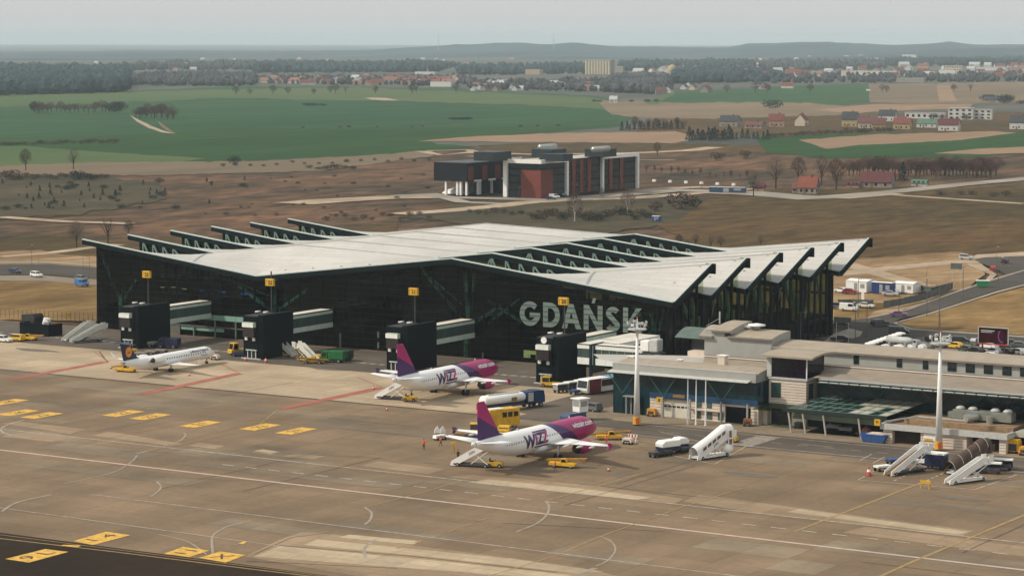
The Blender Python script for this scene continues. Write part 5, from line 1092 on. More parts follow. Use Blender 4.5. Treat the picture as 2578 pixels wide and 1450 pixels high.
# passenger stairs rising towards +X; foot at x=0
def stairs(loc, rz, label, L_=6.6, H_=3.4, side=WHITE, tread=LGREY, base=DKMETAL, cover=None, w_=1.5, vehicle=False, text=True, group='boarding stairs'):
    t = thing('boarding_stairs', loc, rz, label, 'boarding stairs', group)
    mb = MB(); mb.prism([(-.2, .35), (L_, H_+.0), (L_, H_-.35), (.2, .2)], -w_/2+.1, w_/2-.1)
    n = 16
    for k in range(n): x = k*L_/n; z = .4+(H_-.4)*k/n; mb.box(x, x+L_/n*.6, -w_/2+.12, w_/2-.12, z, z+.14)
    mb.build('steps', tread, t)
    for s_ in (-1, 1):
        y = s_*w_/2; mb = MB(); mb.prism([(-.4, .15), (.5, .12), (L_, H_-.35), (L_+1.3, H_-.35), (L_+1.3, H_+.9), (L_-.2, H_+.9), (-.2, .85)], y-.05, y+.05); mb.build('side_panel', side, t)
    mb = MB(); mb.box(L_, L_+1.4, -w_/2-.25, w_/2+.25, H_-.3, H_-.05); mb.build('platform', side, t)
    mb = MB()
    for s_ in (-1, 1): mb.prism([(L_+.9, H_), (L_+1.9, H_), (L_+2.0, H_+1.15), (L_+.8, H_+1.15)], s_*(w_/2+.22)-.04, s_*(w_/2+.22)+.04)
    mb.build('bumper_wing', side, t)
    mb = MB(); mb.box(.2, L_+.6, -w_/2-.1, w_/2+.1, .3, .55); mb.build('chassis', base, t)
    mb = MB()
    for s_ in (-.6, .6): mb.bar((L_*.55, s_, .5), (L_+.8, s_, H_-.35), .12); mb.bar((L_+.4, s_, .5), (L_*.7, s_, H_*.62), .12)
    mb.build('lift_strut', side, t)
    wheels(t, (.9, L_), w_/2, .32, .22)
    if vehicle:
        mb = MB(); mb.prism([(L_*.15-1.3, .35), (L_*.15+3.6, .35), (L_*.15+3.6, .95), (L_*.15+.6, 1.0), (L_*.15+.3, 1.7), (L_*.15-.9, 1.7), (L_*.15-1.2, 1.0)], -w_/2-.5, -w_/2-.12); bevel(mb.build('drive_cab', YELD, t), .06, 1)
        mb = MB(); mb.box(L_*.15-.8, L_*.15+.3, -w_/2-.53, -w_/2-.49, 1.05, 1.6); mb.build('cab_window', DGLASS, t)
    if cover:
        mb = MB(); K = 10; sec = []
        for x, z in ((-.3, .9), (L_*.5, H_*.5+.75), (L_, H_+.75), (L_+.6, H_+.75), (L_+1.5, H_+.75)):
            sec.append([(x+(.0 if x > L_ else .35*math.sin(math.pi*i/K)*-.6), (w_/2+.1)*math.cos(math.pi*i/K), z+1.35*math.sin(math.pi*i/K)) for i in range(K+1)])
        for a, b in zip(sec, sec[1:]):
            for i in range(K): mb.poly([a[i], a[i+1], b[i+1], b[i]])
        mb.build('cover', cover, t, True)
        if cover is WHITE:
            mb = MB()
            for k in range(5): x = .9+k*1.1; z = .9+(H_-.1)*(x+.3)/L_; mb.prism([(x, z+.02), (x+.75, z+.42), (x+.75, z+.95), (x, z+.55)], -w_/2-.15, -w_/2-.11)
            mb.build('side_window', M('stair_window', (.14, .08, .06), .3, .3, 2), t)
            mb = MB(); mb.box(L_+.1, L_+1.3, -w_/2-.16, -w_/2-.1, H_-2.3, H_+1.3); mb.mat(BROWNR).box(L_+.35, L_+1.0, -w_/2-.2, -w_/2-.165, H_-1.2, H_+1.1); mb.build('door_panel', WHITE, t)
            mb = MB(); mb.lathe([(.1, 0), (.75, .2), (.85, .9), (.3, 1.5)], (L_-.3, -w_/2-.4, H_-2.6), 12); mb.build('machinery_housing', WHITE, t, True)
        else:
            for k in range(5):
                i = min(3, k); mb = MB(); x = -.2+k*L_*.27; z = .9+(H_-.1)*min(x+.3, L_)/L_; mb.rings([[(x+dx-.2*math.sin(math.pi*j/K), (w_/2+.14)*math.cos(math.pi*j/K), z+1.40*math.sin(math.pi*j/K)) for j in range(K+1)] for dx in (0, .16)], False); mb.build('cover_hoop', LGREY, t)
    if text and side is WHITE:
        mb = MB(); ang = math.atan2(H_-.4, L_); vs, fs = text_geo('JOIN', .55, .02); b = len(mb.v)
        for x, y, z in vs: X = L_*.6+x*math.cos(ang)-y*math.sin(ang); Z = H_*.6+.55+x*math.sin(ang)+y*math.cos(ang); mb.v.append((X, -w_/2-.07-z, Z-.15))
        for f in fs: mb.face([b+i for i in f])
        mb.build('lettering', DKMETAL, t)
    return t
def G(x, y, z=0): q = P(x, y); return (q.x, q.y, z)
stairs(G(950, 1003), R_(12), 'white boarding stairs set under the tail of the farther purple airliner', 5.6, 3.3)
stairs(G(1143, 1171), R_(12), 'white boarding stairs set under the tail of the nearer purple airliner', 5.8, 3.4)
stairs(G(1749, 1158), R_(72), 'fully covered white boarding stairs with side windows standing on the right apron', 6.6, 3.3, cover=WHITE, base=WHITE, w_=2.0)
stairs(G(2238, 1198), R_(72), 'open white boarding stairs with brown treads near the garage block', 7.6, 3.4, tread=BROWNR, base=DKMETAL, text=False)
stairs(G(2393, 1196), R_(70), 'boarding stairs under a brown ribbed tunnel cover, on a low white carrier', 7.2, 3.2, side=M('brown_canvas', (.09, .06, .045), .7, .2, 1.5, spec=.2), cover=bpy.data.materials['brown_canvas'], base=DKMETAL, text=False, w_=2.0)
stairs(G(2388, 1220), R_(66), 'low white motorised stairs carrier in front of the brown tunnel stairs', 7.0, 2.9, base=WHITE, text=False, w_=1.2)
stairs(G(163, 860), R_(78), 'left of two cream boarding stairs parked beside the glass terminal corner', 6.2, 3.2, side=M('cream_stairs', (.60, .60, .54), .5, .1, 1), base=DKMETAL, text=False)
stairs(G(180, 864), R_(60), 'right of two cream boarding stairs parked beside the glass terminal corner', 6.6, 3.2, side=bpy.data.materials['cream_stairs'], base=DKMETAL, text=False)
stairs(G(742, 899), R_(172), 'left of two white stairs with yellow cabs right of the second black tower', 4.6, 3.0, side=bpy.data.materials['cream_stairs'], base=YELD, vehicle=True, text=False)
stairs(G(797, 912), R_(172), 'right of two white stairs with yellow cabs, beside the green vehicles', 4.6, 3.0, side=bpy.data.materials['cream_stairs'], base=YELD, vehicle=True, text=False)
# tugs and small tractors
def tug(loc, rz, label, m=YEL, L_=3.2, cab=True, group='yellow airport tractors'):
    t = thing('tractor', loc, rz, label, 'tractor', group)
    mb = MB(); mb.prism([(-L_/2, .3), (L_/2, .3), (L_/2, .85), (L_*.2, 1.0), (-L_/2, .95)], -.75, .75); bevel(mb.build('body', m, t), .08, 2)
    if cab:
        mb = MB(); mb.prism([(-L_*.42, .96), (L_*.1, 1.0), (0, 1.9), (-L_*.38, 1.9)], -.62, .62); mb.build('cab_glazing', DGLASS, t)
        mb = MB(); mb.box(-L_*.42, L_*.05, -.72, .72, 1.9, 2.05)
        for x in (-L_*.4, 0):
            for y in (-.64, .64): mb.bar((x, y, .95), (x, y, 1.92), .1)
        mb.build('cab_roof', m, t)
    else:
        mb = MB(); mb.box(-.9, -.3, -.35, .35, .95, 1.1); mb.box(-.95, -.85, -.35, .35, 1.1, 1.5); mb.build('seat', RUBBER, t)
        mb = MB(); mb.tube((.1, 0, .95), (-.1, 0, 1.35), .04); mb.build('steering_column', DKMETAL, t)
    wheels(t, (-L_*.33, L_*.33), .68, .36, .28); return t
tug(G(1033, 1010), R_(20), 'small open yellow tractor behind the stairs of the farther airliner', cab=False, L_=2.6)
tug(G(1247, 1176), R_(20), 'small open yellow tractor beside the stairs of the nearer airliner', cab=False, L_=2.6)
tug(G(1385, 973), R_(15), 'yellow cab tractor at the foot of the rightmost black tower', L_=3.8)
tug(G(1193, 1095), R_(-60), 'yellow tractor with a big dark glazed cab behind the nearer tail fin', L_=4.0)
tug(G(330, 888), R_(30), 'yellow tractor half hidden behind the tail of the small jet', L_=2.8)
tug(G(2322, 1168), R_(10), 'white and yellow tractor beside the dark blue container', WHITE, 3.0)
def truck(loc, rz, label, col=YEL, L_=6., cabh=2.4, boxh=0, boxm=None, name='truck', cat='truck', group=None):
    t = thing(name, loc, rz, label, cat, group); mb = MB(); mb.prism([(L_/2-1.9, .5), (L_/2, .5), (L_/2, 1.2), (L_/2-.35, 1.35), (L_/2-.6, cabh), (L_/2-1.9, cabh)], -1.05, 1.05); bevel(mb.build('cab', col, t), .1, 2)
    mb = MB(); mb.poly([(L_/2-.33, -.9, 1.42), (L_/2-.33, .9, 1.42), (L_/2-.56, .85, cabh-.2), (L_/2-.56, -.85, cabh-.2)])
    for s_ in (-1, 1): mb.poly([(L_/2-.6, s_*1.07, 1.4), (L_/2-1.6, s_*1.07, 1.4), (L_/2-1.6, s_*1.07, cabh-.25), (L_/2-.75, s_*1.07, cabh-.25)])
    mb.build('cab_window', DGLASS, t); box('frame', DKMETAL, -L_/2, L_/2-.3, -.9, .9, .45, .7, t)
    if boxh: bevel(box('cargo_box', boxm or col, -L_/2, L_/2-2.05, -1.15, 1.15, .75, boxh, t), .08, 1)
    wheels(t, (-L_*.3, L_/2-1.0), .95, .45, .3); return t
truck(G(603, 893), R_(-115), 'yellow truck with tall cab at the left side of the second black tower', L_=5, cabh=2.8, boxh=1.3)
t = truck(G(838, 912), R_(195), 'bright green van truck with rounded body beside the white stairs', M('bright_green', (.01, .14, .04), .35, .1, 1), 5.6, 2.5, 2.6, M('bright_green', (0, 0, 0)))
t = truck(G(862, 908), R_(190), 'dark green box truck just right of the bright green van', M('dark_green', (.01, .03, .022), .5, .2, 1), 4.4, 2.2, 2.4)
t = truck(G(425, 876), R_(195), 'dark purple blue truck at the right foot of the leftmost black tower', NAVY, 5.2, 2.4, 2.3)
t = truck(G(368, 874), R_(190), 'grey flat truck with two pale load sheets beside the leftmost black tower', GREYM, 5, 1.5, 1.4, M('grey_load', (.20, .19, .17), .8, .4, 1))
# pickup with conveyor = belt loader
def belt(loc, rz, label, lift=.4, group='yellow belt loaders'):
    t = thing('belt_loader', loc, rz, label, 'belt loader', group); mb = MB(); mb.prism([(-2.4, .35), (2.2, .35), (2.2, .75), (1.2, .95), (-2.4, .9)], -.95, .45); bevel(mb.build('body', YEL, t), .1, 2)
    mb = MB(); mb.prism([(-.3, .95), (.9, .95), (.6, 1.55), (-.2, 1.55)], -.92, -.15); mb.build('cab', YEL, t); mb = MB(); mb.prism([(-.15, 1.0), (.78, 1.0), (.52, 1.47), (-.1, 1.47)], -.95, -.925); mb.build('cab_window', DGLASS, t)
    mb = MB(); mb.prism([(-3.6, .75), (3.8, .75+lift*2), (3.8, 1.0+lift*2), (-3.6, 1.0)], .1, .85); mb.build('conveyor', M('conveyor_brown', (.25, .13, .02), .7, .3, 2), t)
    mb = MB(); mb.prism([(-3.6, 1.02), (3.8, 1.02+lift*2), (3.8, 1.12+lift*2), (-3.6, 1.12)], .86, .95); mb.build('side_rail', YELD, t)
    wheels(t, (-1.5, 1.5), .8, .36, .26); return t
belt(G(318, 936), R_(10), 'yellow belt loader under the tail of the small white jet')
belt(G(790, 915), R_(200), 'yellow belt loader parked in front of the green van', .2)
belt(G(1420, 1176), R_(8), 'yellow belt loader below the wing of the nearer airliner, a worker beside it', .3)
belt(G(1535, 1106), R_(35), 'yellow loader with dark cab at the nose of the nearer airliner', .2)
belt(G(72, 856), R_(5), 'yellow belt loader parked against the dark blast shelter', .1)
addcar('estate', 'yellow', G(38, 858), R_(185), 'yellow airport car between the white car and the blast shelter', 'parked apron cars')
addcar('estate', 'white', G(8, 861), R_(5), 'white airport car cut by the left edge of the view', 'parked apron cars')
addcar('saloon', 'navy', G(606, 897), R_(200), 'dark blue car at the foot of the second black tower', 'parked apron cars')
# fuel tanker
t = thing('fuel_tanker', G(1288, 1030), R_(72), 'long white fuel tanker with a blue cab parked beside the farther airliner', 'fuel tanker')
mb = MB(); mb.rings([[(x, 1.2*r*math.cos(a_), 2.25+.95*r*math.sin(a_)) for a_ in [i*.449 for i in range(14)]] for x, r in ((-7.2, .85), (-7.0, 1), (2.4, 1), (2.7, .85))]); mb.build('tank', WHITE, t, True)
mb = MB(); mb.box(-7.1, 2.6, -.9, .9, .75, 1.25); mb.box(3.2, 7.2, -.8, .8, .7, 1.0); mb.build('chassis', DKMETAL, t)
mb = MB(); mb.prism([(4.9, .8), (7.4, .8), (7.4, 2.0), (7.1, 3.2), (4.9, 3.3)], -1.2, 1.2); bevel(mb.build('cab', M('tanker_blue', (.012, .04, .12), .4, .2, 2), t), .12, 2)
mb = MB(); mb.box(3.0, 4.7, -1.15, 1.15, 1.1, 3.2); bevel(mb.build('pump_box', M('tanker_blue', (0, 0, 0)), t), .05, 1); mb = MB(); mb.box(3.2, 4.5, -1.2, -1.16, 1.3, 3.0); mb.build('pump_door', LGREY, t)
mb = MB(); mb.box(-1.0, .3, -1.26, -1.2, 1.8, 2.5); mb.build('hatch', BROWNR, t); mb = MB(); mb.box(-6, 1.5, -.35, .35, 3.15, 3.3); mb.build('walkway', LGREY, t)
mb = MB(); mb.box(-7.7, -7.25, -1.15, 1.15, .5, 1.6); mb.build('rear_cabinet', M('maroon_rail', (.12, .03, .03), .6, .2, 1), t); mb = MB(); mb.box(-3.5, -.5, -1.2, -.9, .6, 1.2); mb.build('side_box', BLUE, t)
wheels(t, (-5.8, -4.5, -3.2, 3.9, 6.4), 1.0, .5, .32)
mb = MB(); mb.poly([(7.42, -1.0, 2.0), (7.42, 1.0, 2.0), (7.16, .95, 3.0), (7.16, -.95, 3.0)]); mb.build('windscreen', DGLASS, t)
# apron bus
t = thing('apron_bus', G(1522, 985), R_(-103), 'white and dark red apron bus seen from the front beside the blue pavilion', 'bus')
mb = MB(); mb.mat(WHITE).prism([(-6.5, .35), (6.3, .35), (6.6, .9), (6.6, 1.3), (6.3, 2.9), (6.0, 3.05), (-6.4, 3.05)], -1.45, 1.45); bevel(mb.build('body', None, t), .12, 2)
mb = MB(); mb.box(2.6, 5.9, 1.452, 1.475, .4, 3.0); mb.box(2.6, 5.9, -1.475, -1.452, .4, 3.0); mb.build('red_panel', M('dark_red_panel', (.20, .01, .02), .4, .1, 1), t)
mb = MB(); mb.mat(M('sky_blue_panel', (.08, .30, .50), .4, .1, 1)).box(-6.4, -1.5, 1.452, 1.475, .5, 2.8); mb.mat(bpy.data.materials['sky_blue_panel']).box(-6.4, 0, -1.2, 1.2, 3.06, 3.1); mb.build('blue_panel', None, t)
mb = MB(); mb.poly([(6.63, -1.3, 1.35), (6.63, 1.3, 1.35), (6.36, 1.25, 2.75), (6.36, -1.25, 2.75)])
for s_ in (-1, 1): mb.poly([(-5.5, s_*1.49, 1.4), (2.4, s_*1.49, 1.4), (2.4, s_*1.49, 2.7), (-5.5, s_*1.49, 2.7)])
mb.build('window', DGLASS, t); wheels(t, (-3.8, 4.2), 1.3, .48, .3)
# yellow de-icing bus and yellow pickup
t = thing('yellow_crew_bus', G(1262, 1078), R_(68), 'tall yellow crew bus right behind the tail fin of the nearer airliner', 'bus')
mb = MB(); mb.prism([(-3.4, .5), (3.2, .5), (3.3, 1.4), (3.3, 3.5), (3.0, 3.7), (-3.4, 3.7)], -1.25, 1.25); bevel(mb.build('body', YEL, t), .14, 2)
mb = MB()
for k in range(3): x = -.6+k*1.25; mb.box(x, x+.95, -1.29, -1.26, 2.2, 3.1)
mb.build('side_window', DGLASS, t); mb = MB(); mb.box(-3.45, -3.41, -.9, .9, 1.9, 3.0); mb.build('rear_window', DGLASS, t); wheels(t, (-2.2, 2.1), 1.05, .48, .3)
mb = MB(); mb.box(-3.0, 0, -.8, .8, 3.72, 3.78); mb.build('roof_patch', PALEW, t)
t = truck(G(1274, 1094), R_(-70), 'yellow flat bed pickup nose on to the camera behind the nearer airliner', YEL, 5.2, 1.9, 1.0, DKMETAL, 'pickup_truck', 'pickup truck')
# blue and white scissor loader
t = thing('mobile_lounge', G(1448, 1058), R_(72), 'white raised control cab on a dark blue vehicle above the nearer airliner nose', 'service vehicle')
mb = MB(); mb.prism([(-2.8, .4), (1.8, .4), (1.8, 1.5), (-2.0, 1.5), (-2.8, 1.0)], -1.1, 1.1); bevel(mb.build('body', M('steel_blue', (.04, .07, .14), .4, .2, 1), t), .1, 2)
mb = MB(); mb.box(.2, 2.4, -1.0, 1.0, 1.52, 3.9); bevel(mb.build('raised_cab', WHITE, t), .06, 1); mb = MB(); mb.box(.5, 2.1, -1.05, -1.01, 2.6, 3.6); mb.box(.15, .19, -.8, .8, 2.6, 3.6); mb.build('cab_window', GREYM, t); mb = MB(); mb.box(-.1, 2.7, -1.25, 1.25, 3.92, 4.1); mb.build('cab_roof', WHITE, t); wheels(t, (-1.8, 1.2), .95, .42, .3)
addcar('estate', 'grey', G(1490, 1034), R_(160), 'dark grey estate car with roof load beside the white raised cab', 'parked apron cars')
# baggage carts
def cart(loc, rz, label, m=GREYM, roof=PALEW, low=False, group='baggage carts', flat=False):
    t = thing('baggage_cart', loc, rz, label, 'baggage cart', group); box('deck', DKMETAL, -1.5, 1.5, -.75, .75, .5, .65, t)
    if not flat:
        mb = MB(); mb.box(-1.45, 1.45, .66, .72, .66, 1.7); mb.box(-1.45, -1.38, -.7, .65, .66, 1.7); mb.box(1.38, 1.45, -.7, .65, .66, 1.7); mb.build('curtain_side', m, t)
        mb = MB(); mb.prism([(-1.6, 1.72), (1.6, 1.72), (1.5, 1.88), (-1.5, 1.88)], -.85, .85); mb.build('roof', roof, t); mb = MB(); mb.box(-1.3, 1.3, -.6, .6, .67, 1.1); mb.build('luggage', M('luggage', (.06, .06, .08), .8, .7, 3), t)
    else:
        mb = MB(); mb.box(-1.4, 1.4, -.7, .7, .66, .95); mb.build('load', m, t)
    mb = MB(); mb.bar((1.5, 0, .5), (2.4, 0, .35), .08); mb.build('tow_bar', DKMETAL, t); wheels(t, (-1.05, 1.05), .62, .25, .16, False); return t
for k, (x, y) in enumerate(((1412, 988), (1440, 983), (1466, 978))): cart(G(x, y), R_(72), '%s grey roofed baggage cart in the row beside the apron bus' % ('nearest', 'middle', 'farthest')[k])
cart(G(1452, 992), R_(80), 'low baggage cart with blue load beside the apron bus', BLUE, flat=True)
cart(G(1165, 1103), R_(15), 'low brown loaded cart behind the far tailplane of the nearer airliner', BROWNR, flat=True)
cart(G(1192, 1107), R_(10), 'cart with dark and white bags behind the far tailplane', NAVY, flat=True)
cart(G(1215, 1106), R_(5), 'cart with pale sacks next to the nearer tail fin', CREAM, flat=True)
for k, (x, y) in enumerate(((2437, 1178), (2497, 1192), (2526, 1183))): cart(G(x, y), R_(15), ('grey sided cart behind the white stairs carrier', 'nearer white roofed cart with blue end right of the stairs carrier', 'farther white roofed cart with blue end at the right')[k], NAVY)
cart(G(2222, 1185), R_(60), 'low white covered cart left of the brown tread stairs', PALEW, WHITE, flat=True)
cart(G(2253, 1168), R_(60), 'small blue cart behind the brown tread stairs', BLUE, flat=True)
for k, (x, y) in enumerate(((380, 893), (405, 890), (355, 897))): cart(G(x, y), R_(5), ('middle', 'rightmost', 'leftmost')[k]+' low grey baggage dolly above the small jet', M('dolly_tan', (.22, .19, .16), .8, .3, 2), flat=True)
t = thing('cargo_container', G(2357, 1180), 0, 'dark blue container with white roof beside the base of the right light mast', 'container')
bevel(box('body', NAVY, -1.7, 1.7, -1.0, 1.0, .5, 2.5, t), .04, 1); box('roof', WHITE, -1.75, 1.75, -1.05, 1.05, 2.51, 2.75, t); wheels(t, (-1.1, 1.1), .8, .25, .2, False)
def covered(loc, rz, lab, n):
    t = thing('covered_trolley', loc, rz, lab, 'trolley', 'baggage trolleys with white covers'); mb = MB()
    mb.prism([(-n, 1.3), (n, 1.3), (n+.1, 1.9), (n-.5, 2.4), (-n+.6, 2.4), (-n-.1, 2.0)], -1.0, 1.0); bevel(mb.build('cover', WHITE, t), .2, 3); mb = MB(); mb.box(-n, n, -.95, .95, .9, 1.28); mb.build('load', NAVY, t); box('deck', DKMETAL, -n-.3, n+.3, -.9, .9, .55, .8, t); wheels(t, (-n*.7, n*.7), .7, .28, .2, False)
covered(G(1682, 1142), R_(70), 'white covered baggage trolley left of the covered stairs', 2.0); covered(G(1712, 1135), R_(66), 'smaller white covered baggage trolley behind the first', 1.2)
for k, (x, y) in enumerate(((1655, 1150), (1672, 1147), (1725, 1138), (1738, 1133))): cart(G(x, y), R_(70), 'dark empty dolly, number %s from the left below the white covered trolleys' % ('one', 'two', 'three', 'four')[k], DKMETAL, flat=True)
# small ground equipment
def unit(loc, rz, lab, L_, W_, H_, m, name='ground_power_unit', cat='power unit', group=None):
    t = thing(name, loc, rz, lab, cat, group); mb = MB(); mb.prism([(-L_/2, .35), (L_/2, .35), (L_/2, H_*.75), (L_/2-.25, H_), (-L_/2+.1, H_)], -W_/2, W_/2); bevel(mb.build('housing', m, t), .05, 2); mb = MB(); mb.box(-L_/3, L_/3, -W_/2-.03, -W_/2-.005, .5, H_*.7); mb.build('vent', DKMETAL, t); mb = MB(); mb.bar((L_/2, 0, .35), (L_/2+1.2, 0, .3), .08); mb.build('tow_bar', DKMETAL, t); wheels(t, (-L_*.32, L_*.32), W_/2-.05, .24, .16, False)
unit(G(542, 906), R_(0), 'small cream power unit beside the nose wheel of the small jet', 2.0, 1.1, 1.2, CREAM)
unit(G(1581, 1118), R_(0), 'small cream generator between the nearer airliner nose and the striped board', 1.8, 1.1, 1.1, CREAM)
unit(G(1846, 1114), R_(0), 'yellow box unit just right of the covered white stairs', 1.4, 1.2, 1.3, YEL); unit(G(1828, 1110), R_(80), 'dark green unit behind the covered white stairs', 2.2, 1.4, 1.7, M('khaki', (.10, .10, .07), .7, .2, 1))
unit(G(1642, 1048), R_(0), 'orange bin trolley at the pavilion wall behind the light mast', 1.8, 1.2, 1.5, M('amber', (.60, .28, .02), .6, .2, 1)); unit(G(1882, 1073), R_(20), 'rusty orange trolley at the corner of the pavilion', 1.6, 1.0, 1.4, M('rust_orange', (.32, .12, .03), .7, .3, 1))
unit(G(2553, 1140), R_(0), 'tall yellow cabinet right of the garage block', 2.2, 1.6, 2.4, YEL, 'yellow_cabinet', 'cabinet'); unit(G(2583, 1146), R_(0), 'orange crate at the right edge of the view', 2.2, 1.6, 1.5, M('amber', (0, 0, 0)), 'crate', 'crate')
unit(G(1108, 1107), R_(70), 'small white trailer with two raised white flaps left of the far wing tip', 2.6, 1.0, .9, WHITE, 'trailer', 'trailer')
for k, dx in enumerate((-5, 9)):
    t = thing('raised_flap', G(1105+dx, 1102), R_(60), '%s of two white sail like flaps on the small trailer' % ('left', 'right')[k], 'flap', 'white flaps on the trailer'); mb = MB(); mb.prism([(-.5, .9), (.7, .9), (.5, 1.5), (.1, 2.1), (-.4, 1.6)], -.06, .06); mb.build('sheet', WHITE, t); mb = MB(); mb.bar((0, 0, .1), (0, 0, .95), .08); mb.build('stand', DKMETAL, t)
t = thing('skip', G(2203, 1113), R_(0), 'blue open skip full of pale rubbish left of the garage block', 'skip'); mb = MB(); mb.prism([(-1.9, .1), (1.9, .1), (2.5, 1.5), (-2.5, 1.5)], -1, 1); mb.build('tub', BLUE, t); mb = MB(); mb.prism([(-1.6, 1.45), (1.8, 1.45), (1.0, 1.75), (-.9, 1.7)], -.8, .8); mb.build('rubbish', CREAM, t)
t = thing('trolley', G(2180, 1098), R_(20), 'grey trolley with a pinkish tarpaulin under the glazed canopy', 'trolley'); mb = MB(); mb.box(-1.8, 1.8, -.8, .8, .4, .8); mb.build('deck', DKMETAL, t); mb = MB(); mb.lathe([(1.0, .82), (.7, 1.4), (.1, 1.8)], n=7); mb.build('tarpaulin', M('pinkish_sheet', (.42, .18, .14), .8, .2, 1), t); wheels(t, (-1.2, 1.2), .7, .25, .16, False)
for k, (x, y) in enumerate(((2100, 1082), (2130, 1088), (2150, 1080), (2012, 1078), (1955, 1062))):
    t = thing('baggage_dolly', G(x, y), R_(10*k), ('dark dolly at the left under the glazed canopy', 'dark dolly in the middle under the glazed canopy', 'dark dolly deep under the glazed canopy', 'dark round bin by the first canopy post', 'dark round bin at the tower door')[k], 'dolly' if k < 3 else 'bin'); mb = MB()
    (mb.box(-1.2, 1.2, -.7, .7, .4, 1.0) if k < 3 else mb.lathe([(.8, .1), (.95, .9), (.9, 1.1)])); mb.build('body', GREYM if k < 2 else DKMETAL, t); wheels(t, (-.7, .7), .5, .2, .14, False)
# cones, boards, trestles
def cone(x, y, lab, s=1.):
    t = thing('traffic_cone', G(x, y), 0, lab, 'cone', 'traffic cones'); mb = MB(); mb.lathe([(.28*s, .05), (.17*s, .35*s)], n=10); mb.mat(WHITE).lathe([(.17*s, .352*s), (.11*s, .55*s)], n=10); mb.mat(REDP).lathe([(.11*s, .552*s), (.04*s, .8*s)], n=10); mb.build('cone', REDP, t); box('foot', RUBBER, -.3*s, .3*s, -.3*s, .3*s, 0, .05, t)
for x, y, l, s in ((1532, 1186, 'small cone alone on the apron right of the belt loader', 1.), (2187, 1197, 'big red and white cone left of the low white cart', 1.9), (280, 928, 'cone behind the tail of the small jet', 1.), (477, 946, 'cone below the wing tip of the small jet', .9), (940, 981, 'cone at the red band left of the farther airliner stairs', 1.1), (974, 1033, 'cone on the dark drain joint below the farther airliner', .9), (618, 908, 'cone left of the second black tower', 1.3), (669, 913, 'cone right of the second black tower', 1.5), (1238, 992, 'cone beneath the engine of the farther airliner', 1.1)): cone(x, y, l, s)
for x, y, l in ((1593, 1112, 'red and white striped board behind the small generator'), (2330, 1230, 'yellow trestle below the brown tunnel stairs')):
    t = thing('trestle', G(x, y), 0, l, 'barrier'); mm = YELD if x > 2000 else WHITE; mb = MB(); mb.bar((-.7, -.35, 0), (-.6, 0, 1.0), .09); mb.bar((-.7, .35, 0), (-.6, 0, 1.0), .09); mb.bar((.7, -.35, 0), (.6, 0, 1.0), .09); mb.bar((.7, .35, 0), (.6, 0, 1.0), .09); mb.build('legs', mm, t)
    mb = MB(); mb.mat(mm).box(-.9, .9, -.08, .08, .8, 1.35)
    if x < 2000:
        for k in range(3): mb.mat(REDP).box(-.8+k*.6, -.5+k*.6, -.1, -.081, .8, 1.35)
    mb.build('board', None, t)
t = thing('a_frame', G(1142, 1140), R_(20), 'tan A frame trestle left of the nearer airliner tail', 'trestle'); mb = MB(); mb.bar((-.5, 0, 0), (0, 0, 1.5), .1); mb.bar((.5, 0, 0), (0, 0, 1.5), .1); mb.bar((0, .8, 0), (0, 0, 1.5), .1); mb.build('legs', YELD, t); mb = MB(); mb.box(-.5, .5, -.1, .1, 1.5, 1.9); mb.build('head', YELD, t)
# blast shelter at left
t = thing('blast_shelter', G(88, 845), R_(-4), 'black walled equipment enclosure at the far left of the apron', 'enclosure')
mb = MB(); mb.box(-5.2, 4.6, 0, .3, 0, 2.9); mb.box(4.3, 4.6, .31, 4.5, 0, 2.9); mb.box(-5.2, -4.9, .31, 5.5, 0, 2.9); mb.build('wall', BLACKM, t)
mb = MB(); mb.prism([(-7.6, .2), (-4.6, .2), (-3.2, 3.8), (-3.8, 4.6), (-7.8, 4.3)], 3, 6); mb.build('leaning_hood', M('black_hood', (.02, .022, .02), .7, .3, 1), t)
for k, (x, y, s) in enumerate(((104, 828, 1.), (112, 822, .75))):
    t = thing('white_tank', G(x, y), R_(-3), ('larger white low tank behind the black enclosure', 'smaller white tank behind the larger one')[k], 'tank'); mb = MB(); mb.prism([(-1.9*s, 1.0), (1.9*s, 1.0), (1.8*s, 1.8), (1.2*s, 2.1), (-1.5*s, 2.1), (-1.9*s, 1.8)], -.9, .9); bevel(mb.build('shell', WHITE, t), .18, 2); box('base', DKMETAL, -1.8*s, 1.8*s, -.8, .8, 0, .98, t)
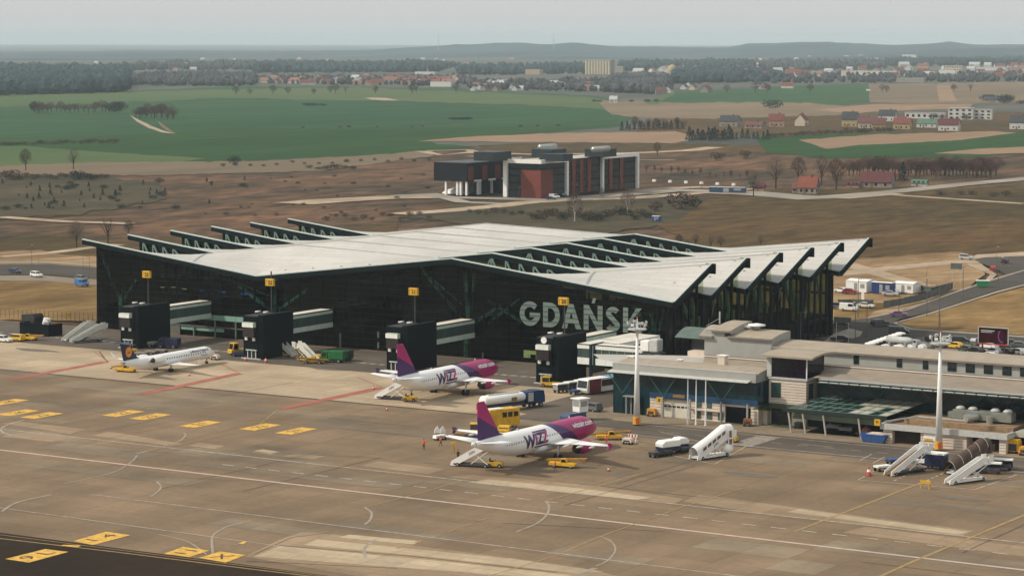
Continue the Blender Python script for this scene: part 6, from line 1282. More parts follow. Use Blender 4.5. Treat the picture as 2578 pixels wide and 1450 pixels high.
# ---- people
def person(loc, rz, label, top=ORANGE, legs=NAVY, arm=0.5, walk=.18):
    t = thing('person', loc, rz, label, 'person'); me = bpy.data.meshes.new('body'); V = []; E = []; Rr = []
    def v(p, r): V.append(p); Rr.append(r); return len(V)-1
    def chain(s_, pts):
        for p, r in pts: k = v(p, r); E.append((s_, k)); s_ = k
        return s_
    pel = v((0, 0, .95), .15); ch = chain(pel, [((0, 0, 1.15), .145), ((0, 0, 1.38), .17)]); chain(ch, [((0, 0, 1.52), .06), ((.02, 0, 1.60), .085), ((.02, 0, 1.70), .10), ((.01, 0, 1.77), .07)])
    for s_ in (-1, 1):
        w_ = walk*s_; chain(pel, [((.0, s_*.10, .88), .10), ((w_*.6+.03, s_*.11, .48), .068), ((w_, s_*.11, .10), .045), ((w_+.15, s_*.11, .05), .035)])
        el = chain(ch, [((0, s_*.21, 1.40), .065), ((-.02+arm*.15, s_*.27, 1.13), .045), ((arm*.4, s_*.25, .92+arm*.12), .032), ((arm*.4+.05, s_*.25, .86+arm*.12), .03)])
        bx, by, bz = V[el]
        for j in range(5): a_ = -.03+.015*j; L_ = (.05, .075, .08, .075, .06)[j]; f1 = v((bx+.02+a_*.4, by+a_, bz-.03), .009); E.append((el, f1)); f2 = v((bx+.03+a_*.4, by+a_*1.3, bz-.03-L_), .008); E.append((f1, f2))
    me.from_pydata(V, E, []); o = bpy.data.objects.new('body', me); C.objects.link(o); md = o.modifiers.new('s', 'SKIN'); sv_ = me.skin_vertices[0].data
    for k, r in enumerate(Rr): sv_[k].radius = (r, r)
    sv_[0].use_root = True; sb = o.modifiers.new('u', 'SUBSURF'); sb.levels = 1; sb.render_levels = 1
    dg = bpy.context.evaluated_depsgraph_get(); m2 = bpy.data.meshes.new_from_object(o.evaluated_get(dg)); bpy.data.objects.remove(o)
    for m_ in (SKIN, top, legs): m2.materials.append(m_)
    for p in m2.polygons: c = p.center; p.material_index = 2 if c.z < .95 and abs(c.y) < .2 else (1 if .9 < c.z < 1.5 and not (c.z < 1.0 and abs(c.y) > .2) else 0)
    b = bpy.data.objects.new('body', m2); C.objects.link(b); b.parent = t
    mb = MB(); mb.lathe([(.10, 1.72), (.11, 1.78), (.07, 1.85), (.01, 1.87)], (.0, 0, 0), 10); mb.build('hair', M('dark_hair', (.03, .02, .015), .8, .2, 5), t)
    mb = MB(); mb.rings([[(r*math.cos(a_), r*1.25*math.sin(a_), z) for a_ in [i*.524 for i in range(12)]] for z, r in ((.93, .175), (1.15, .165), (1.42, .17))], False); mb.build('jacket', top, t, True); return t
person(G(1067, 1131), R_(-60), 'worker in an orange jacket and blue trousers standing alone left of the nearer airliner'); person(G(1110, 1123), R_(200), 'worker in an orange and dark jacket standing right of the other lone worker', ORANGE, DKMETAL)
person(G(1153, 1158), R_(100), 'person in dark clothes walking behind the foot of the nearer stairs', DKMETAL, DKMETAL); person(G(1397, 1184), R_(30), 'worker in an orange vest at the left end of the belt loader', ORANGE, DKMETAL)
person(G(1527, 1117), R_(-90), 'worker in an orange jacket by the wing tip of the nearer airliner', ORANGE, REDP); person(G(1036, 1006), R_(20), 'person in dark clothes on the small tractor by the farther stairs', DKMETAL, DKMETAL, .9, .05)
# ================================================================ car park, access road, lamps, cabins
tr0 = random.Random(12)
CP = 'cars in the car park behind the old terminal'
pk = [('estate', 'black', 2353, 862, 60, 'black estate car in the car park just left of the right mast top'), ('hatch', 'white', 2392, 862, 20, 'white hatchback right of the right light mast top'), ('estate', 'black', 2422, 864, 15, 'black estate car beside the white hatchback'),
      ('hatch', 'yellow', 2402, 876, 170, 'bright yellow hatchback in the car park'), ('saloon', 'dgreen', 2432, 884, 160, 'dark green saloon beside the yellow hatchback'), ('saloon', 'black', 2455, 888, 160, 'black saloon left of the dark billboard foot'),
      ('estate', 'grey', 2462, 868, 80, 'grey car behind the left edge of the billboard'), ('estate', 'black', 2545, 872, 20, 'black car behind the right edge of the billboard'), ('saloon', 'grey', 2568, 874, 20, 'grey saloon at the right end of the car park'),
      ('saloon', 'silver', 2500, 890, 160, 'silver saloon below the billboard'), ('saloon', 'black', 2530, 891, 160, 'black saloon with red lamps below the billboard'), ('hatch', 'white', 2560, 892, 160, 'white hatchback at the lower right of the car park'), ('hatch', 'grey', 2340, 880, 100, 'grey hatchback hidden behind the mast lamps')]
rows_ = ('front row', 'second row', 'third row', 'back row')
for r_i, (y0, y1) in enumerate(((900, 902), (884, 892), (872, 880), (860, 868))):
    for k_ in range(9):
        x = 2300+k_*32+tr0.uniform(-6, 6); y = lerp(k_/9, y0, y1)
        if tr0.random() < .72 and all(abs(x-p[2])+abs(y-p[3])*2 > 26 for p in pk): pk.append((tr0.choice(('saloon', 'hatch', 'estate')), tr0.choice(('black', 'grey', 'silver', 'dgreen', 'black', 'white', 'red')), x, y, tr0.choice((15, 160)), 'parked car in the %s, place %s from the left' % (rows_[r_i], ('first', 'second', 'third', 'fourth', 'fifth', 'sixth', 'seventh', 'eighth', 'ninth')[k_])))
for k, c_, x, y, a_, l in pk: addcar(k, c_, G(x, y), R_(a_), l, CP)
RD = 'cars on the roads and building site right of the terminal'
for k, c_, x, y, a_, l in (('estate', 'silver', 2433, 653, 5, 'silver estate car at the roundabout'), ('van', 'black', 2264, 842, 20, 'black van with a pale roof turning at the junction'), ('estate', 'black', 2215, 820, 60, 'black car driving towards the terminal on the access road'),
        ('saloon', 'purple', 2262, 796, 30, 'pale mauve car on the access road'), ('saloon', 'black', 2115, 858, 190, 'black car with lit headlamps before the terminal forecourt'), ('hatch', 'white', 2118, 736, 160, 'white hatchback at the terminal corner on the sandy ground'),
        ('hatch', 'red', 2140, 739, 10, 'dark red car beside the white hatchback'), ('saloon', 'silver', 2242, 744, 5, 'silver saloon in front of the blue container'), ('van', 'white', 2138, 782, 5, 'white van on the golden verge beside the terminal'),
        ('saloon', 'white', 2180, 774, 5, 'white saloon behind the grey fence'), ('hatch', 'black', 2530, 662, 100, 'black hatchback with headlamps on the roundabout'), ('saloon', 'red', 2500, 680, 110, 'dark red car waiting before the roundabout'), ('estate', 'grey', 2115, 777, 10, 'dark car half hidden by the terminal corner'), ('saloon', 'black', 2335, 744, 10, 'black car behind the dark fence panels'), ('hatch', 'black', 2118, 822, 30, 'small dark car on the forecourt')): addcar(k, c_, G(x, y), R_(a_), l, RD)
LD = 'cars left of the terminal'
for k, c_, x, y, a_, l in (('saloon', 'navy', 38, 687, 5, 'dark blue saloon on the left road'), ('estate', 'white', 92, 697, 5, 'white estate car on the left road'), ('estate', 'grey', 205, 707, 5, 'grey car behind the bright blue car'), ('van', 'blue', 206, 720, 5, 'bright blue van at the left terminal corner')): addcar(k, c_, G(x, y), R_(a_-20), l, LD)
for k, c_, x, y, a_, l in (('saloon', 'navy', 1388, 503, 0, 'dark car at the foot of the office block'), ('van', 'white', 1396, 499, 0, 'white van at the foot of the office block'), ('saloon', 'silver', 1416, 493, 0, 'silver car right of the white van by the office block')): addcar(k, c_, G(x, y), R_(a_+30), l, 'cars by the office block')
# cabins and containers
def cabin(p_, rz, L_, W_, H_, m, lab, pitched=True, name='site_cabin'):
    t = thing(name, p_, rz, lab, 'cabin', 'cabins on the building site'); bevel(box('walls', m, -L_/2, L_/2, -W_/2, W_/2, 0, H_, t), .05, 1)
    mb = MB(); mb.prism([(-W_/2-.15, H_+.02), (W_/2+.15, H_+.02), (0, H_+(.5 if pitched else .12))], -L_/2-.1, L_/2+.1, 'x'); mb.build('roof', PALEW, t); mb = MB(); mb.box(-L_*.1, L_*.06, -W_/2-.04, -W_/2-.005, .1, H_*.85); mb.box(L_*.2, L_*.4, -W_/2-.04, -W_/2-.005, H_*.4, H_*.8); mb.build('door', GREYM, t)
cabin(G(2168, 733), R_(-4), 6.5, 6, 3.0, WHITE, 'white workshop tent left of the blue container'); cabin(G(2224, 738), R_(-3), 6.2, 2.6, 3.0, M('deep_blue_container', (.01, .035, .16), .5, .1, 1), 'deep blue container between two white cabins', False); cabin(G(2283, 736), R_(-3), 6.0, 4.5, 2.6, WHITE, 'white cabin right of the blue container')
t = thing('green_skip', G(2474, 722), R_(20), 'green skip standing beside the access road', 'skip'); mb = MB(); mb.prism([(-1.5, .2), (1.5, .2), (1.9, 1.7), (-1.9, 1.7)], -.9, .9); mb.build('tub', M('skip_green', (.01, .22, .08), .5, .1, 1), t); mb = MB(); mb.box(-1.95, 1.95, -.95, .95, 1.72, 1.85); mb.build('rim', WHITE, t)
def fence(pts, h, lab, m, posts=3., cat='fence', name='panel_fence'):
    pts = [P(*p) for p in pts]; o0 = pts[0]; t = thing(name, (o0.x, o0.y, 0), 0, lab, cat)
    for a, b in zip(pts, pts[1:]):
        a, b = a-o0, b-o0; mb = MB(); n = max(1, int((b-a).length/posts)); mb.bar((a.x, a.y, h/2), (b.x, b.y, h/2), .06, h*.92); mb.build('panels', m, t)
        mb = MB()
        for k in range(n+1): p = a.lerp(b, k/n); mb.bar((p.x, p.y, 0), (p.x, p.y, h+.1), .09)
        mb.build('posts', DKMETAL, t)
FM = M('grey_site_fence', (.10, .11, .10), .8, .3, .5)
fence([(2110, 772), (2198, 773)], 2.0, 'grey site fence beside the white van', FM); fence([(2225, 776), (2265, 770), (2330, 755), (2395, 730)], 2.0, 'long grey site fence along the access road', FM); fence([(2318, 735), (2345, 742), (2398, 728)], 2.0, 'dark green site fence right of the white cabin', M('green_fence', (.05, .07, .055), .8, .3, .5))
t = thing('chain_link_fence', P(0, 800), 0, 'thin chain link fence along the left edge of the apron', 'fence'); q0 = P(0, 800); mb = MB()
for k in range(26): p = P(-20+k*11, 798+k*.55)-q0; mb.bar((p.x, p.y, 0), (p.x, p.y, 2.2), .1)
mb.build('posts', M('fence_post', (.16, .11, .07), .8, .2, 1), t); mb = MB(); a, b = P(-20, 798)-q0, P(255, 812)-q0
for z in (.9, 1.6, 2.2): mb.bar((a.x, a.y, z), (b.x, b.y, z), .05)
mb.build('wires', M('fence_post', (0, 0, 0)), t)
def signboard(p_, rz, w_, h_, z0, m, lab, txt=None, posts=2):
    t = thing('road_sign', p_, rz, lab, 'sign'); box('board', m, -w_/2, w_/2, -.06, .06, z0, z0+h_, t); mb = MB()
    for x in ((-w_*.35, w_*.35) if posts == 2 else (0,)): mb.bar((x, .12, 0), (x, .12, z0+h_), .14)
    mb.build('post', LGREY, t)
    if txt: mb = MB(); text_on(mb, txt, h_*.6, (0, -.08, z0+h_/2), 0, .02, .02); mb.build('sign_text', RB, t)
SB = M('sign_back', (.10, .115, .11), .7, .15, 1)
signboard(P(2407, 714), R_(10), 3.3, 1.7, 4.2, SB, 'grey gantry sign board beside the access road'); signboard(P(2120, 862), R_(5), 4.2, 1.3, 4.6, SB, 'dark grey direction board at the forecourt junction'); signboard(P(173, 805), CAMR, 1.0, 1.0, .8, YEL, 'small yellow notice on the left apron fence', '!', 1); signboard(P(2172, 762), R_(5), .8, 2.6, .3, WHITE, 'upright white banner on the sandy ground', None, 1)
t = thing('billboard', P(2500, 893), R_(-6)+.1, 'large dark red billboard with a violet swirl behind the old terminal roof', 'billboard'); box('panel', M('dark_red_poster', (.012, .002, .004), .6, .6, .25, col2=(.035, .003, .006), spec=.1), -3.4, 3.4, -.12, .12, 2.6, 6.0, t)
mb = MB(); mb.mat(LGREY).box(-3.55, 3.55, -.1, .1, 6.01, 6.2); mb.mat(LGREY).box(-3.6, -3.42, -.15, .15, 2.5, 6.0); mb.mat(LGREY).box(3.42, 3.6, -.15, .15, 2.5, 6.0); mb.mat(REDP).box(-3.6, 3.6, -.15, .15, 2.2, 2.45); mb.build('frame', None, t)
mb = MB(); mb.mat(PALEW).box(-2.9, .3, -.17, -.13, 5.3, 5.42); mb.box(-2.9, -.2, -.17, -.13, 4.95, 5.03); mb.mat(M('violet_swirl', (.22, .05, .30), .4, .2, 1))
for k in range(8): a_ = .6+k*.35; mb.poly([(2.1-1.0*math.sin(a_)*r, -.14-.002*k, 4.3+1.5*math.cos(a_)*r) for r in (.8, 1.0)]+[(2.1-1.0*math.sin(a_+.35)*r, -.14-.002*k, 4.3+1.5*math.cos(a_+.35)*r) for r in (1.0, .8)])
mb.build('poster_print', None, t); mb = MB(); mb.bar((-2.6, .2, 0), (-2.6, .2, 2.6), .3); mb.bar((2.6, .2, 0), (2.6, .2, 2.6), .3); mb.build('legs', DKMETAL, t)
# row of trolley shelter roofs
for k in range(9):
    a = P(2190+k*9.6, 892-k*3.3); t = thing('shelter', a, R_(15), 'white roofed dark red shelter, number %s from the left in the row' % ('one', 'two', 'three', 'four', 'five', 'six', 'seven', 'eight', 'nine')[k], 'shelter', 'row of white roofed shelters')
    mb = MB(); mb.lathe([(1.3, 2.3), (1.1, 2.6), (.2, 2.75)], n=10); mb.build('roof', WHITE, t, True); mb = MB(); mb.bar((0, 0, 0), (0, 0, 2.3), .15); mb.build('post', DKMETAL, t); box('side', M('maroon_side', (.12, .015, .03), .6, .2, 1), -.9, .9, -.6, .6, .6, 2.2, t)
t = thing('white_tank', P(2265, 890), R_(-8), 'grey tank with a rounded white end behind the hall roof', 'tank'); mb = MB(); mb.rings([[(x, r*.75*math.cos(a_), 3.0+r*.75*math.sin(a_)) for a_ in [i*.45 for i in range(14)]] for x, r in ((-3.2, 1.1), (2.0, 1.15), (3.0, .9), (3.4, .3))]); mb.build('shell', M('tank_grey', (.45, .47, .45), .5, .1, 1), t, True); mb = MB(); mb.box(-2.6, -2, -.8, .8, 0, 2.6); mb.box(1.4, 2, -.8, .8, 0, 2.6); mb.build('saddle', GREYM, t)
for k, (x, y, w_) in enumerate(((2228, 893, 2.2), (2262, 894, 3.0), (2292, 892, 2.6), (2322, 893, 2.0))):
    t = thing('wrapped_load', P(x, y, 0), R_(-10), ('leftmost', 'second', 'third', 'rightmost')[k]+' of the white wrapped loads along the hall roof edge', 'load', 'white wrapped loads'); mb = MB(); mb.prism([(-w_/2, 0), (w_/2, 0), (w_*.4, 1.9), (w_*.1, 2.5), (-w_*.3, 2.2), (-w_*.5, 1.4)], -.8, .8); bevel(mb.build('wrap', WHITE, t), .3, 3); box('pallet', GREYM, -w_/2, w_/2, -.9, .9, -.12, -.01, t)
# street lamps
def lampproto():
    t = thing('street_lamp', (0, 0, 0), 0, 'x', 'street lamp', 'tall thin street lamps'); mb = MB(); mb.tube((0, 0, 0), (0, 0, 9), .11, .06, 6); mb.build('pole', M('lamp_pole', (.12, .12, .11), .6, .1, 1), t); mb = MB(); mb.bar((0, 0, 8.9), (1.0, 0, 9.05), .08); mb.build('arm', M('lamp_pole', (0, 0, 0)), t); mb = MB(); mb.box(.8, 1.5, -.15, .15, 9.0, 9.15); mb.build('lamp_head', LGREY, t); return t
LP = None
near = ('beside the roundabout', 'left of the gantry sign', 'right of the gantry sign', 'halfway along the access road', 'by the mauve car', 'before the golden grass wedge', 'behind the right light mast', 'at the forecourt', 'by the black van', 'by the blue container', 'by the white cabin')
for i, (x, y, l, s_) in enumerate([(2513, 728, 0, 1.0), (2424, 755, 1, 1.), (2507, 690, 2, .9), (2333, 795, 3, 1.05), (2262, 812, 4, .9), (2364, 842, 5, 1.3), (2366, 870, 6, .8), (2153, 868, 7, 1.1), (2182, 850, 8, 1.0), (2160, 800, 9, 1.1), (2332, 735, 10, .7)]):
    t = lampproto() if LP is None else dup(LP, (0, 0, 0)); LP = LP or t; q = P(x, y); t.location = (q.x, q.y, 0); t.scale = (s_, s_, s_); t.rotation_euler = (0, 0, R_(40*i)); t['label'] = 'thin dark street lamp ' + near[l]
t = dup(LP, P(2015, 880), 0, 'street lamp with a bright head in front of the dark glass side', s=.95); t = dup(LP, P(1870, 478), 0, 'x')
for i, (x, y, yt) in enumerate([(1627, 462, 427), (1652, 466, 434), (1678, 470, 440), (1708, 474, 436), (1737, 474, 434), (1766, 476, 440), (1791, 474, 433), (1819, 477, 448), (2235, 476, 432), (2150, 466, 440), (2360, 440, 415), (2442, 432, 412), (1306, 505, 472), (1360, 498, 467), (1438, 492, 462), (1593, 480, 450), (80, 670, 618), (98, 690, 640), (210, 704, 650), (226, 700, 648)]):
    q = P(x, y); hh = max(4, H(x, yt, q)); t = dup(LP, (q.x, q.y, 0), R_(30*i), 'distant street lamp, %s of its scattered row' % ['at the left end', 'second from the left', 'third from the left', 'fourth from the left', 'fifth from the left', 'sixth from the left', 'seventh from the left', 'at the right end', 'before the dark red farmhouse', 'left of the dark red farmhouse', 'right of the tall conifer', 'before the brown tree row', 'before the black box of the office', 'before the red panel of the office', 'beside the white frame of the office', 'at the far office frame', 'at the far left edge', 'by the white estate car', 'left of the terminal tip', 'just under the terminal tip'][i], s=hh/9.)
t = [o for o in C.objects if o.get('label') == 'x']
for o in t: 
    for ch in _kids.get(o.name, []): bpy.data.objects.remove(ch)
    bpy.data.objects.remove(o)
# white low blocks along the far lane
for i, x in enumerate((1647, 1687, 1727, 1766, 1806, 1847)): 
    t = thing('concrete_block', P(x, 458+i*2), 0, 'white concrete block, %s along the far lane' % ('first', 'second', 'third', 'fourth', 'fifth', 'last')[i], 'block', 'white blocks along the far lane'); mb = MB(); mb.prism([(-.9, 0), (.9, 0), (.7, 1.2), (-.7, 1.2)], -.6, .6); bevel(mb.build('block', WHITE, t), .08, 1)
cabin(G(1832, 484), R_(10), 17, 3, 2.3, M('blue_hut', (.02, .06, .12), .5, .1, 1), 'long dark blue container by the far lane', False)
cabin(G(1653, 556), R_(0), 3.2, 2.4, 1.8, BLUE, 'small bright blue cabin in the brown field', False)
# ================================================================ office block
K = P(1360, 499); hK = H(1360, 417, K); ye = wy(1608, P(1360, 499).x+1.3); t = thing('office_block', (K.x, K.y, 0), 0, 'dark glass office block with white frames, brick red panels and black rooftop boxes', 'office building')
OG = M('office_glass', (.003, .012, .015), .2, .5, .25, spec=.5); RBR = M('brick_red_panel', (.16, .028, .016), .7, .15, .3); L2 = ye-K.y; W1 = 17.5; Hh = 16.2
box('glass_body', OG, -W1, 0, 0, L2, 0, Hh-.3, t)
mb = MB()
for k in range(1, 5): mb.box(-W1, .06, -.06, L2, k*3.2-.25, k*3.2+.25)
mb.build('floor_band', BLACKM, t)
def frame(y0, y1, nm='white_frame'):
    mb = MB(); mb.box(.07, 1.3, y0, y0+1.6, 0, Hh+.8); mb.box(.07, 1.3, y1-1.6, y1, 0, Hh+.8); mb.box(.07, 1.3, y0+1.61, y1-1.61, Hh-1.0, Hh+.8); mb.build(nm, WHITE, t)
yf = wy(1433, K.x+1.3)-K.y; yg = wy(1516, K.x+1.3)-K.y
mb = MB(); mb.box(-W1-1.2, -W1+.8, -1.3, -.07, 0, Hh+.8); mb.box(-W1+.81, 1.3, -1.3, -.07, Hh-1.0, Hh+.8); mb.box(.07, 1.3, yf-2.2, yf-.5, 0, Hh+.8); mb.box(.07, 1.3, -.06, yf-2.21, Hh-1.0, Hh+.8); mb.build('white_frame', WHITE, t)
frame(yg, L2)
box('red_panel', RBR, -9.5, .9, -.9, -.08, 0, 12.2, t); box('red_panel', RBR, .08, .9, -.07, 9.5, 0, 12.2, t)
for y in (yf+4, yf+11, yf+18, yg+8, yg+18): box('red_strip', RBR, .08, .35, y, y+3.0, .6, Hh-.4, t)
mb = MB(); mb.box(-W1, 0, .1, L2, Hh-.3, Hh); mb.mat(CONCR).box(-W1+.5, -.6, .6, L2-.5, Hh+.01, Hh+.1); mb.build('roof', BLACKM, t)
# black wing on white stilts
K2 = P(1176.5, 493)-K; xl = P(1100, 489).x-K.x; zb_ = H(1176.5, 458, P(1176.5, 493)); zt_ = H(1176.5, 411, P(1176.5, 493)); yr = 46
box('black_wing', M('black_panel', (.002, .004, .009), .4, .3, .3, spec=.3), xl, K2.x, K2.y, K2.y+yr, zb_, zt_, t); box('black_wing', M('black_panel', (0, 0, 0)), K2.x+.01, -W1-1.3, K2.y+34, K2.y+yr+10, 0, zt_, t)
box('glass_body', OG, xl+8, K2.x-4, K2.y+12, K2.y+yr+6, 0, zb_-.01, t)
for y in (.5, 12, 23): box('red_strip', RBR, K2.x+.02, K2.x+.3, K2.y+y, K2.y+y+4.4, zb_+.3, zt_-1.8, t)
mb = MB()
for y in (5.5, 17.5, 29): mb.box(K2.x+.02, K2.x+.6, K2.y+y, K2.y+y+5.5, zb_-.3, zb_+.55)
mb.build('white_sill', WHITE, t)
mb = MB(); mb.box(K2.x+.1, K2.x+.5, K2.y+38, K2.y+46, zt_-.6, zt_+.9); mb.build('white_sill', WHITE, t)
mb = MB()
for x, y in ((xl+6, 1), (xl+14, 1), (K2.x-6, 1), (K2.x-1, 1), (K2.x-1, 12), (K2.x-1, 22), (xl+8, 9), (xl+18, 9)): mb.box(x-.45, x+.45, K2.y+y-.45, K2.y+y+.45, 0, zb_)
mb.build('white_stilt', WHITE, t)
def rbox(px_, py_, w_, h_, m, nm, depth=12, dz=0):
    q = P(px_, py_, Hh+.2+dz)-K; return box(nm, m, q.x-w_/2, q.x+w_/2, q.y-depth/2, q.y+depth/2, Hh+.15+dz, Hh+.15+dz+h_, t)
PB = M('plant_screen', (.008, .02, .025), .5, .3, .5)
rbox(1240, 404, 11, 4.0, PB, 'plant_screen', 14); rbox(1382, 396, 11, 3.8, PB, 'plant_screen', 12, 1); rbox(1400, 405, 12, 3.2, PB, 'plant_screen', 9); rbox(1512, 394, 10, 3.6, PB, 'plant_screen', 12, .2)
for px_, py_ in ((1378, 372), (1512, 378)):
    q = P(px_, py_, Hh+4.6)-K; mb = MB(); mb.tube((q.x-.5, q.y-6, Hh+5.0), (q.x, q.y+7, Hh+5.0), 1.25, n=14); mb.build('silver_duct', M('galvanised_duct', (0, 0, 0)), t, True)
t = thing('white_tent', P(1150, 487), 0, 'white canvas heap under the black office wing', 'tent'); mb = MB(); mb.lathe([(7, .1), (5, 1.5), (1, 2.6)], n=9); mb.build('canvas', WHITE, t); mb = MB(); mb.bar((0, 0, 2.5), (0, 0, 3.2), .15); mb.build('pole', GREYM, t)
# ================================================================ vegetation
TW1 = M('brown_twigs', (.085, .055, .038), .9, .3, .4); TW2 = M('reddish_twigs', (.085, .038, .030), .9, .3, .4); TW3 = M('grey_twigs', (.075, .065, .055), .9, .3, .4)
CON = M('conifer_needles', (.012, .032, .022), .9, .4, .6); BSH = M('olive_bush', (.035, .042, .020), .9, .4, .6); BRK = M('bark', (.05, .035, .025), .9, .3, 2); BIR = M('birch_bark', (.38, .33, .28), .8, .3, 2)
def tree_proto(kind, seed, crown, bark):
    rnd = random.Random(seed); t = thing('x', (0, 0, 0)); mb = MB(); tb = MB()
    def tri(c, s_, el=1.):
        a = Vector((rnd.gauss(0, 1), rnd.gauss(0, 1), rnd.gauss(0, .7)*el)).normalized()*s_; b = Vector((rnd.gauss(0, 1), rnd.gauss(0, 1), rnd.gauss(0, 1))).normalized()*s_*(.8 if el == 1 else .12)
        mb.poly([c-a*.5-b*.5, c+a*.6, c-a*.3+b*.6])
    if kind == 'bare':
        tb.tube((0, 0, 0), (0, 0, .45), .028, .018, 5)
        for i in range(9):
            a = i*2.4+rnd.random(); z = .22+.05*i*.6; r = rnd.uniform(.14, .26); e = Vector((r*math.cos(a), r*math.sin(a), z+rnd.uniform(.22, .42))); tb.tube((0, 0, z*.9), e, .013, .004, 4)
            for j in range(4): f = e.lerp(Vector((0, 0, z)), rnd.random()*.6); d = Vector((rnd.gauss(0, .09), rnd.gauss(0, .09), rnd.uniform(.05, .2))); tb.tube(f, f+d, .006, .002, 3)
        for i in range(760):
            a = rnd.random()*6.28; zz = rnd.betavariate(2.2, 1.8); r = .30*math.sqrt(rnd.random())*math.sin(math.pi*min(1, zz*.8+.17))**.7; c = Vector((r*math.cos(a), r*math.sin(a), .24+.74*zz)); d = Vector((c.x*1.2, c.y*1.2, .35)).normalized()
            n_ = d.orthogonal().normalized(); mb.poly([c, c+d*rnd.uniform(.05, .11)+n_*.003, c+n_*.009])
    elif kind == 'conifer':
        tb.tube((0, 0, 0), (0, 0, .9), .02, .004, 5)
        for i in range(330): zz = rnd.random()**1.25; r = .235*(1-zz)**.8*rnd.uniform(.45, 1.05)+.01; a = rnd.random()*6.28; tri(Vector((r*math.cos(a), r*math.sin(a), .08+.92*zz)), .085)
    else:
        tb.tube((0, 0, 0), (.02, 0, .4), .02, .006, 4); tb.tube((0, 0, .1), (-.12, .05, .5), .012, .004, 4)
        for i in range(300):
            v = Vector((rnd.gauss(0, 1), rnd.gauss(0, 1), rnd.gauss(0, 1))).normalized()*(rnd.random()**.4); bl = (.62+.2*noise.noise(v*1.7+Vector((seed, 0, 0)))); tri(Vector((v.x*bl, v.y*bl, .42+v.z*.40)), .13)
    mb.build('crown', crown, t); tb.build('trunk' if kind != 'bush' else 'stem', bark, t); return t
PR = {'bare': [tree_proto('bare', i, (TW1, TW2, TW3)[i % 3], BRK) for i in range(3)], 'red': [tree_proto('bare', 11, TW2, BRK)], 'birch': [tree_proto('bare', 21, TW1, BIR)], 'conifer': [tree_proto('conifer', i, CON, BRK) for i in range(2)],
      'bush': [tree_proto('bush', i, (BSH, TW1, TW3)[i], BRK) for i in range(3)], 'dark': [tree_proto('bush', 7, CON, BRK)]}
NM = {'bare': ('bare_tree', 'tree'), 'red': ('bare_tree', 'tree'), 'birch': ('birch_tree', 'tree'), 'conifer': ('conifer_tree', 'tree'), 'bush': ('bush', 'bush'), 'dark': ('evergreen_bush', 'bush')}
tr = random.Random(5)
def tree(kind, x, y, yt, lab, grp=None, wide=1.):
    q = P(x, y); h_ = H(x, yt, q); pr = tr.choice(PR[kind]); t = copy_tree(pr); t.name = NM[kind][0]; t.location = (q.x, q.y, -.3); s_ = h_*tr.uniform(.93, 1.07); t.scale = (s_*wide, s_*wide, s_); t.rotation_euler = (0, 0, tr.random()*6.28)
    tag(t, lab, NM[kind][1], grp); return t
for x, y, yt, l in ((193, 622, 552, 'broad bare tree left of the terminal tip'), (272, 612, 543, 'slim bare tree above the terminal tip'), (324, 594, 550, 'small bare tree right of the slim one')): tree('bare', x, y, yt, l)
for x, y, yt, l, w_ in ((1447, 556, 483, 'left birch before the office block', .9), (1580, 541, 470, 'right birch before the office block', .9), (1515, 504, 470, 'thin birch near the office wall', .7)): tree('birch', x, y, yt, l, None, w_)
for x, y, yt, l in ((1655, 392, 358, 'rounded bare tree above the office block'), (1953, 474, 395, 'gnarled bare tree left of the orange roofed house'), (2010, 462, 396, 'bare tree left behind the orange roofed house'), (2068, 465, 392, 'broad bare tree behind the orange roofed house'), (2105, 478, 402, 'spiky bare tree right of the orange roofed house'), (1897, 492, 438, 'bare tree near the small red shed'), (1710, 620, 586, 'bare tree leaning behind the terminal roof'), (1752, 622, 588, 'thin bare tree second behind the roof'), (1790, 626, 590, 'thin bare tree third behind the roof'), (1815, 628, 592, 'low bare tree fourth behind the roof'), (1915, 618, 590, 'lone thin bare tree farthest right behind the roof'), (65, 428, 372, 'tall faint bare tree at the left field edge'), (185, 425, 372, 'wide faint bare tree at the left field edge')): tree('bare', x, y, yt, l)
tree('conifer', 2273, 458, 404, 'tall dark conifer beside the dark red farmhouse', None, 1.1); tree('bush', 1715, 525, 473, 'large olive bush right of the office block', None, 1.3); tree('bush', 1650, 530, 498, 'olive bush left of the large one'); tree('bush', 1745, 520, 490, 'olive bush right of the large one', None, 1.2)
tree('bush', 1805, 403, 374, 'round olive bush beyond the bare field', None, 1.3); tree('bush', 1875, 398, 370, 'thin bush right of the round olive bush'); tree('dark', 195, 452, 420, 'big dark bush at the edge of the left scrub', None, 1.3); tree('dark', 232, 452, 432, 'second dark bush right of the big one', None, 1.2); tree('bush', 30, 452, 418, 'brown bush at the far left scrub', None, 1.3); tree('dark', 590, 413, 386, 'round dark bush alone on the field edge', None, .9)
tree('dark', 1945, 243+30, 246, 'round grey green bush in the far meadow', None, 1.5)
def rowt(kind, xs, y0, y1, hpx, lab, grp, wide=1., jy=3):
    n = len(xs)
    for i, x in enumerate(xs): y = lerp(i/max(1, n-1), y0, y1)+tr.uniform(-jy, jy); tree(kind, x+tr.uniform(-3, 3), y, y-hpx*tr.uniform(.75, 1.2), lab, grp, wide)
rg = lambda a, b, n: [lerp(i/(n-1), a, b) for i in range(n)]
rowt('red', rg(2140, 2505, 46), 436, 446, 42, 'reddish bare tree in the dense row behind the farmhouses', 'reddish bare trees behind the farmhouses', 1.6, 6)
rowt('red', rg(1610, 1900, 16), 432, 452, 20, 'small reddish sapling beyond the far lane', 'saplings beyond the far lane', .8)
rowt('conifer', rg(1738, 1842, 13), 355, 352, 34, 'dark conifer in the dense clump below the far houses', 'dark conifers below the far houses', 1.3, 1)
rowt('conifer', rg(1856, 1935, 7), 350, 352, 24, 'conifer in the loose group right of the dense clump', 'loose conifers right of the clump', 1.2, 1)
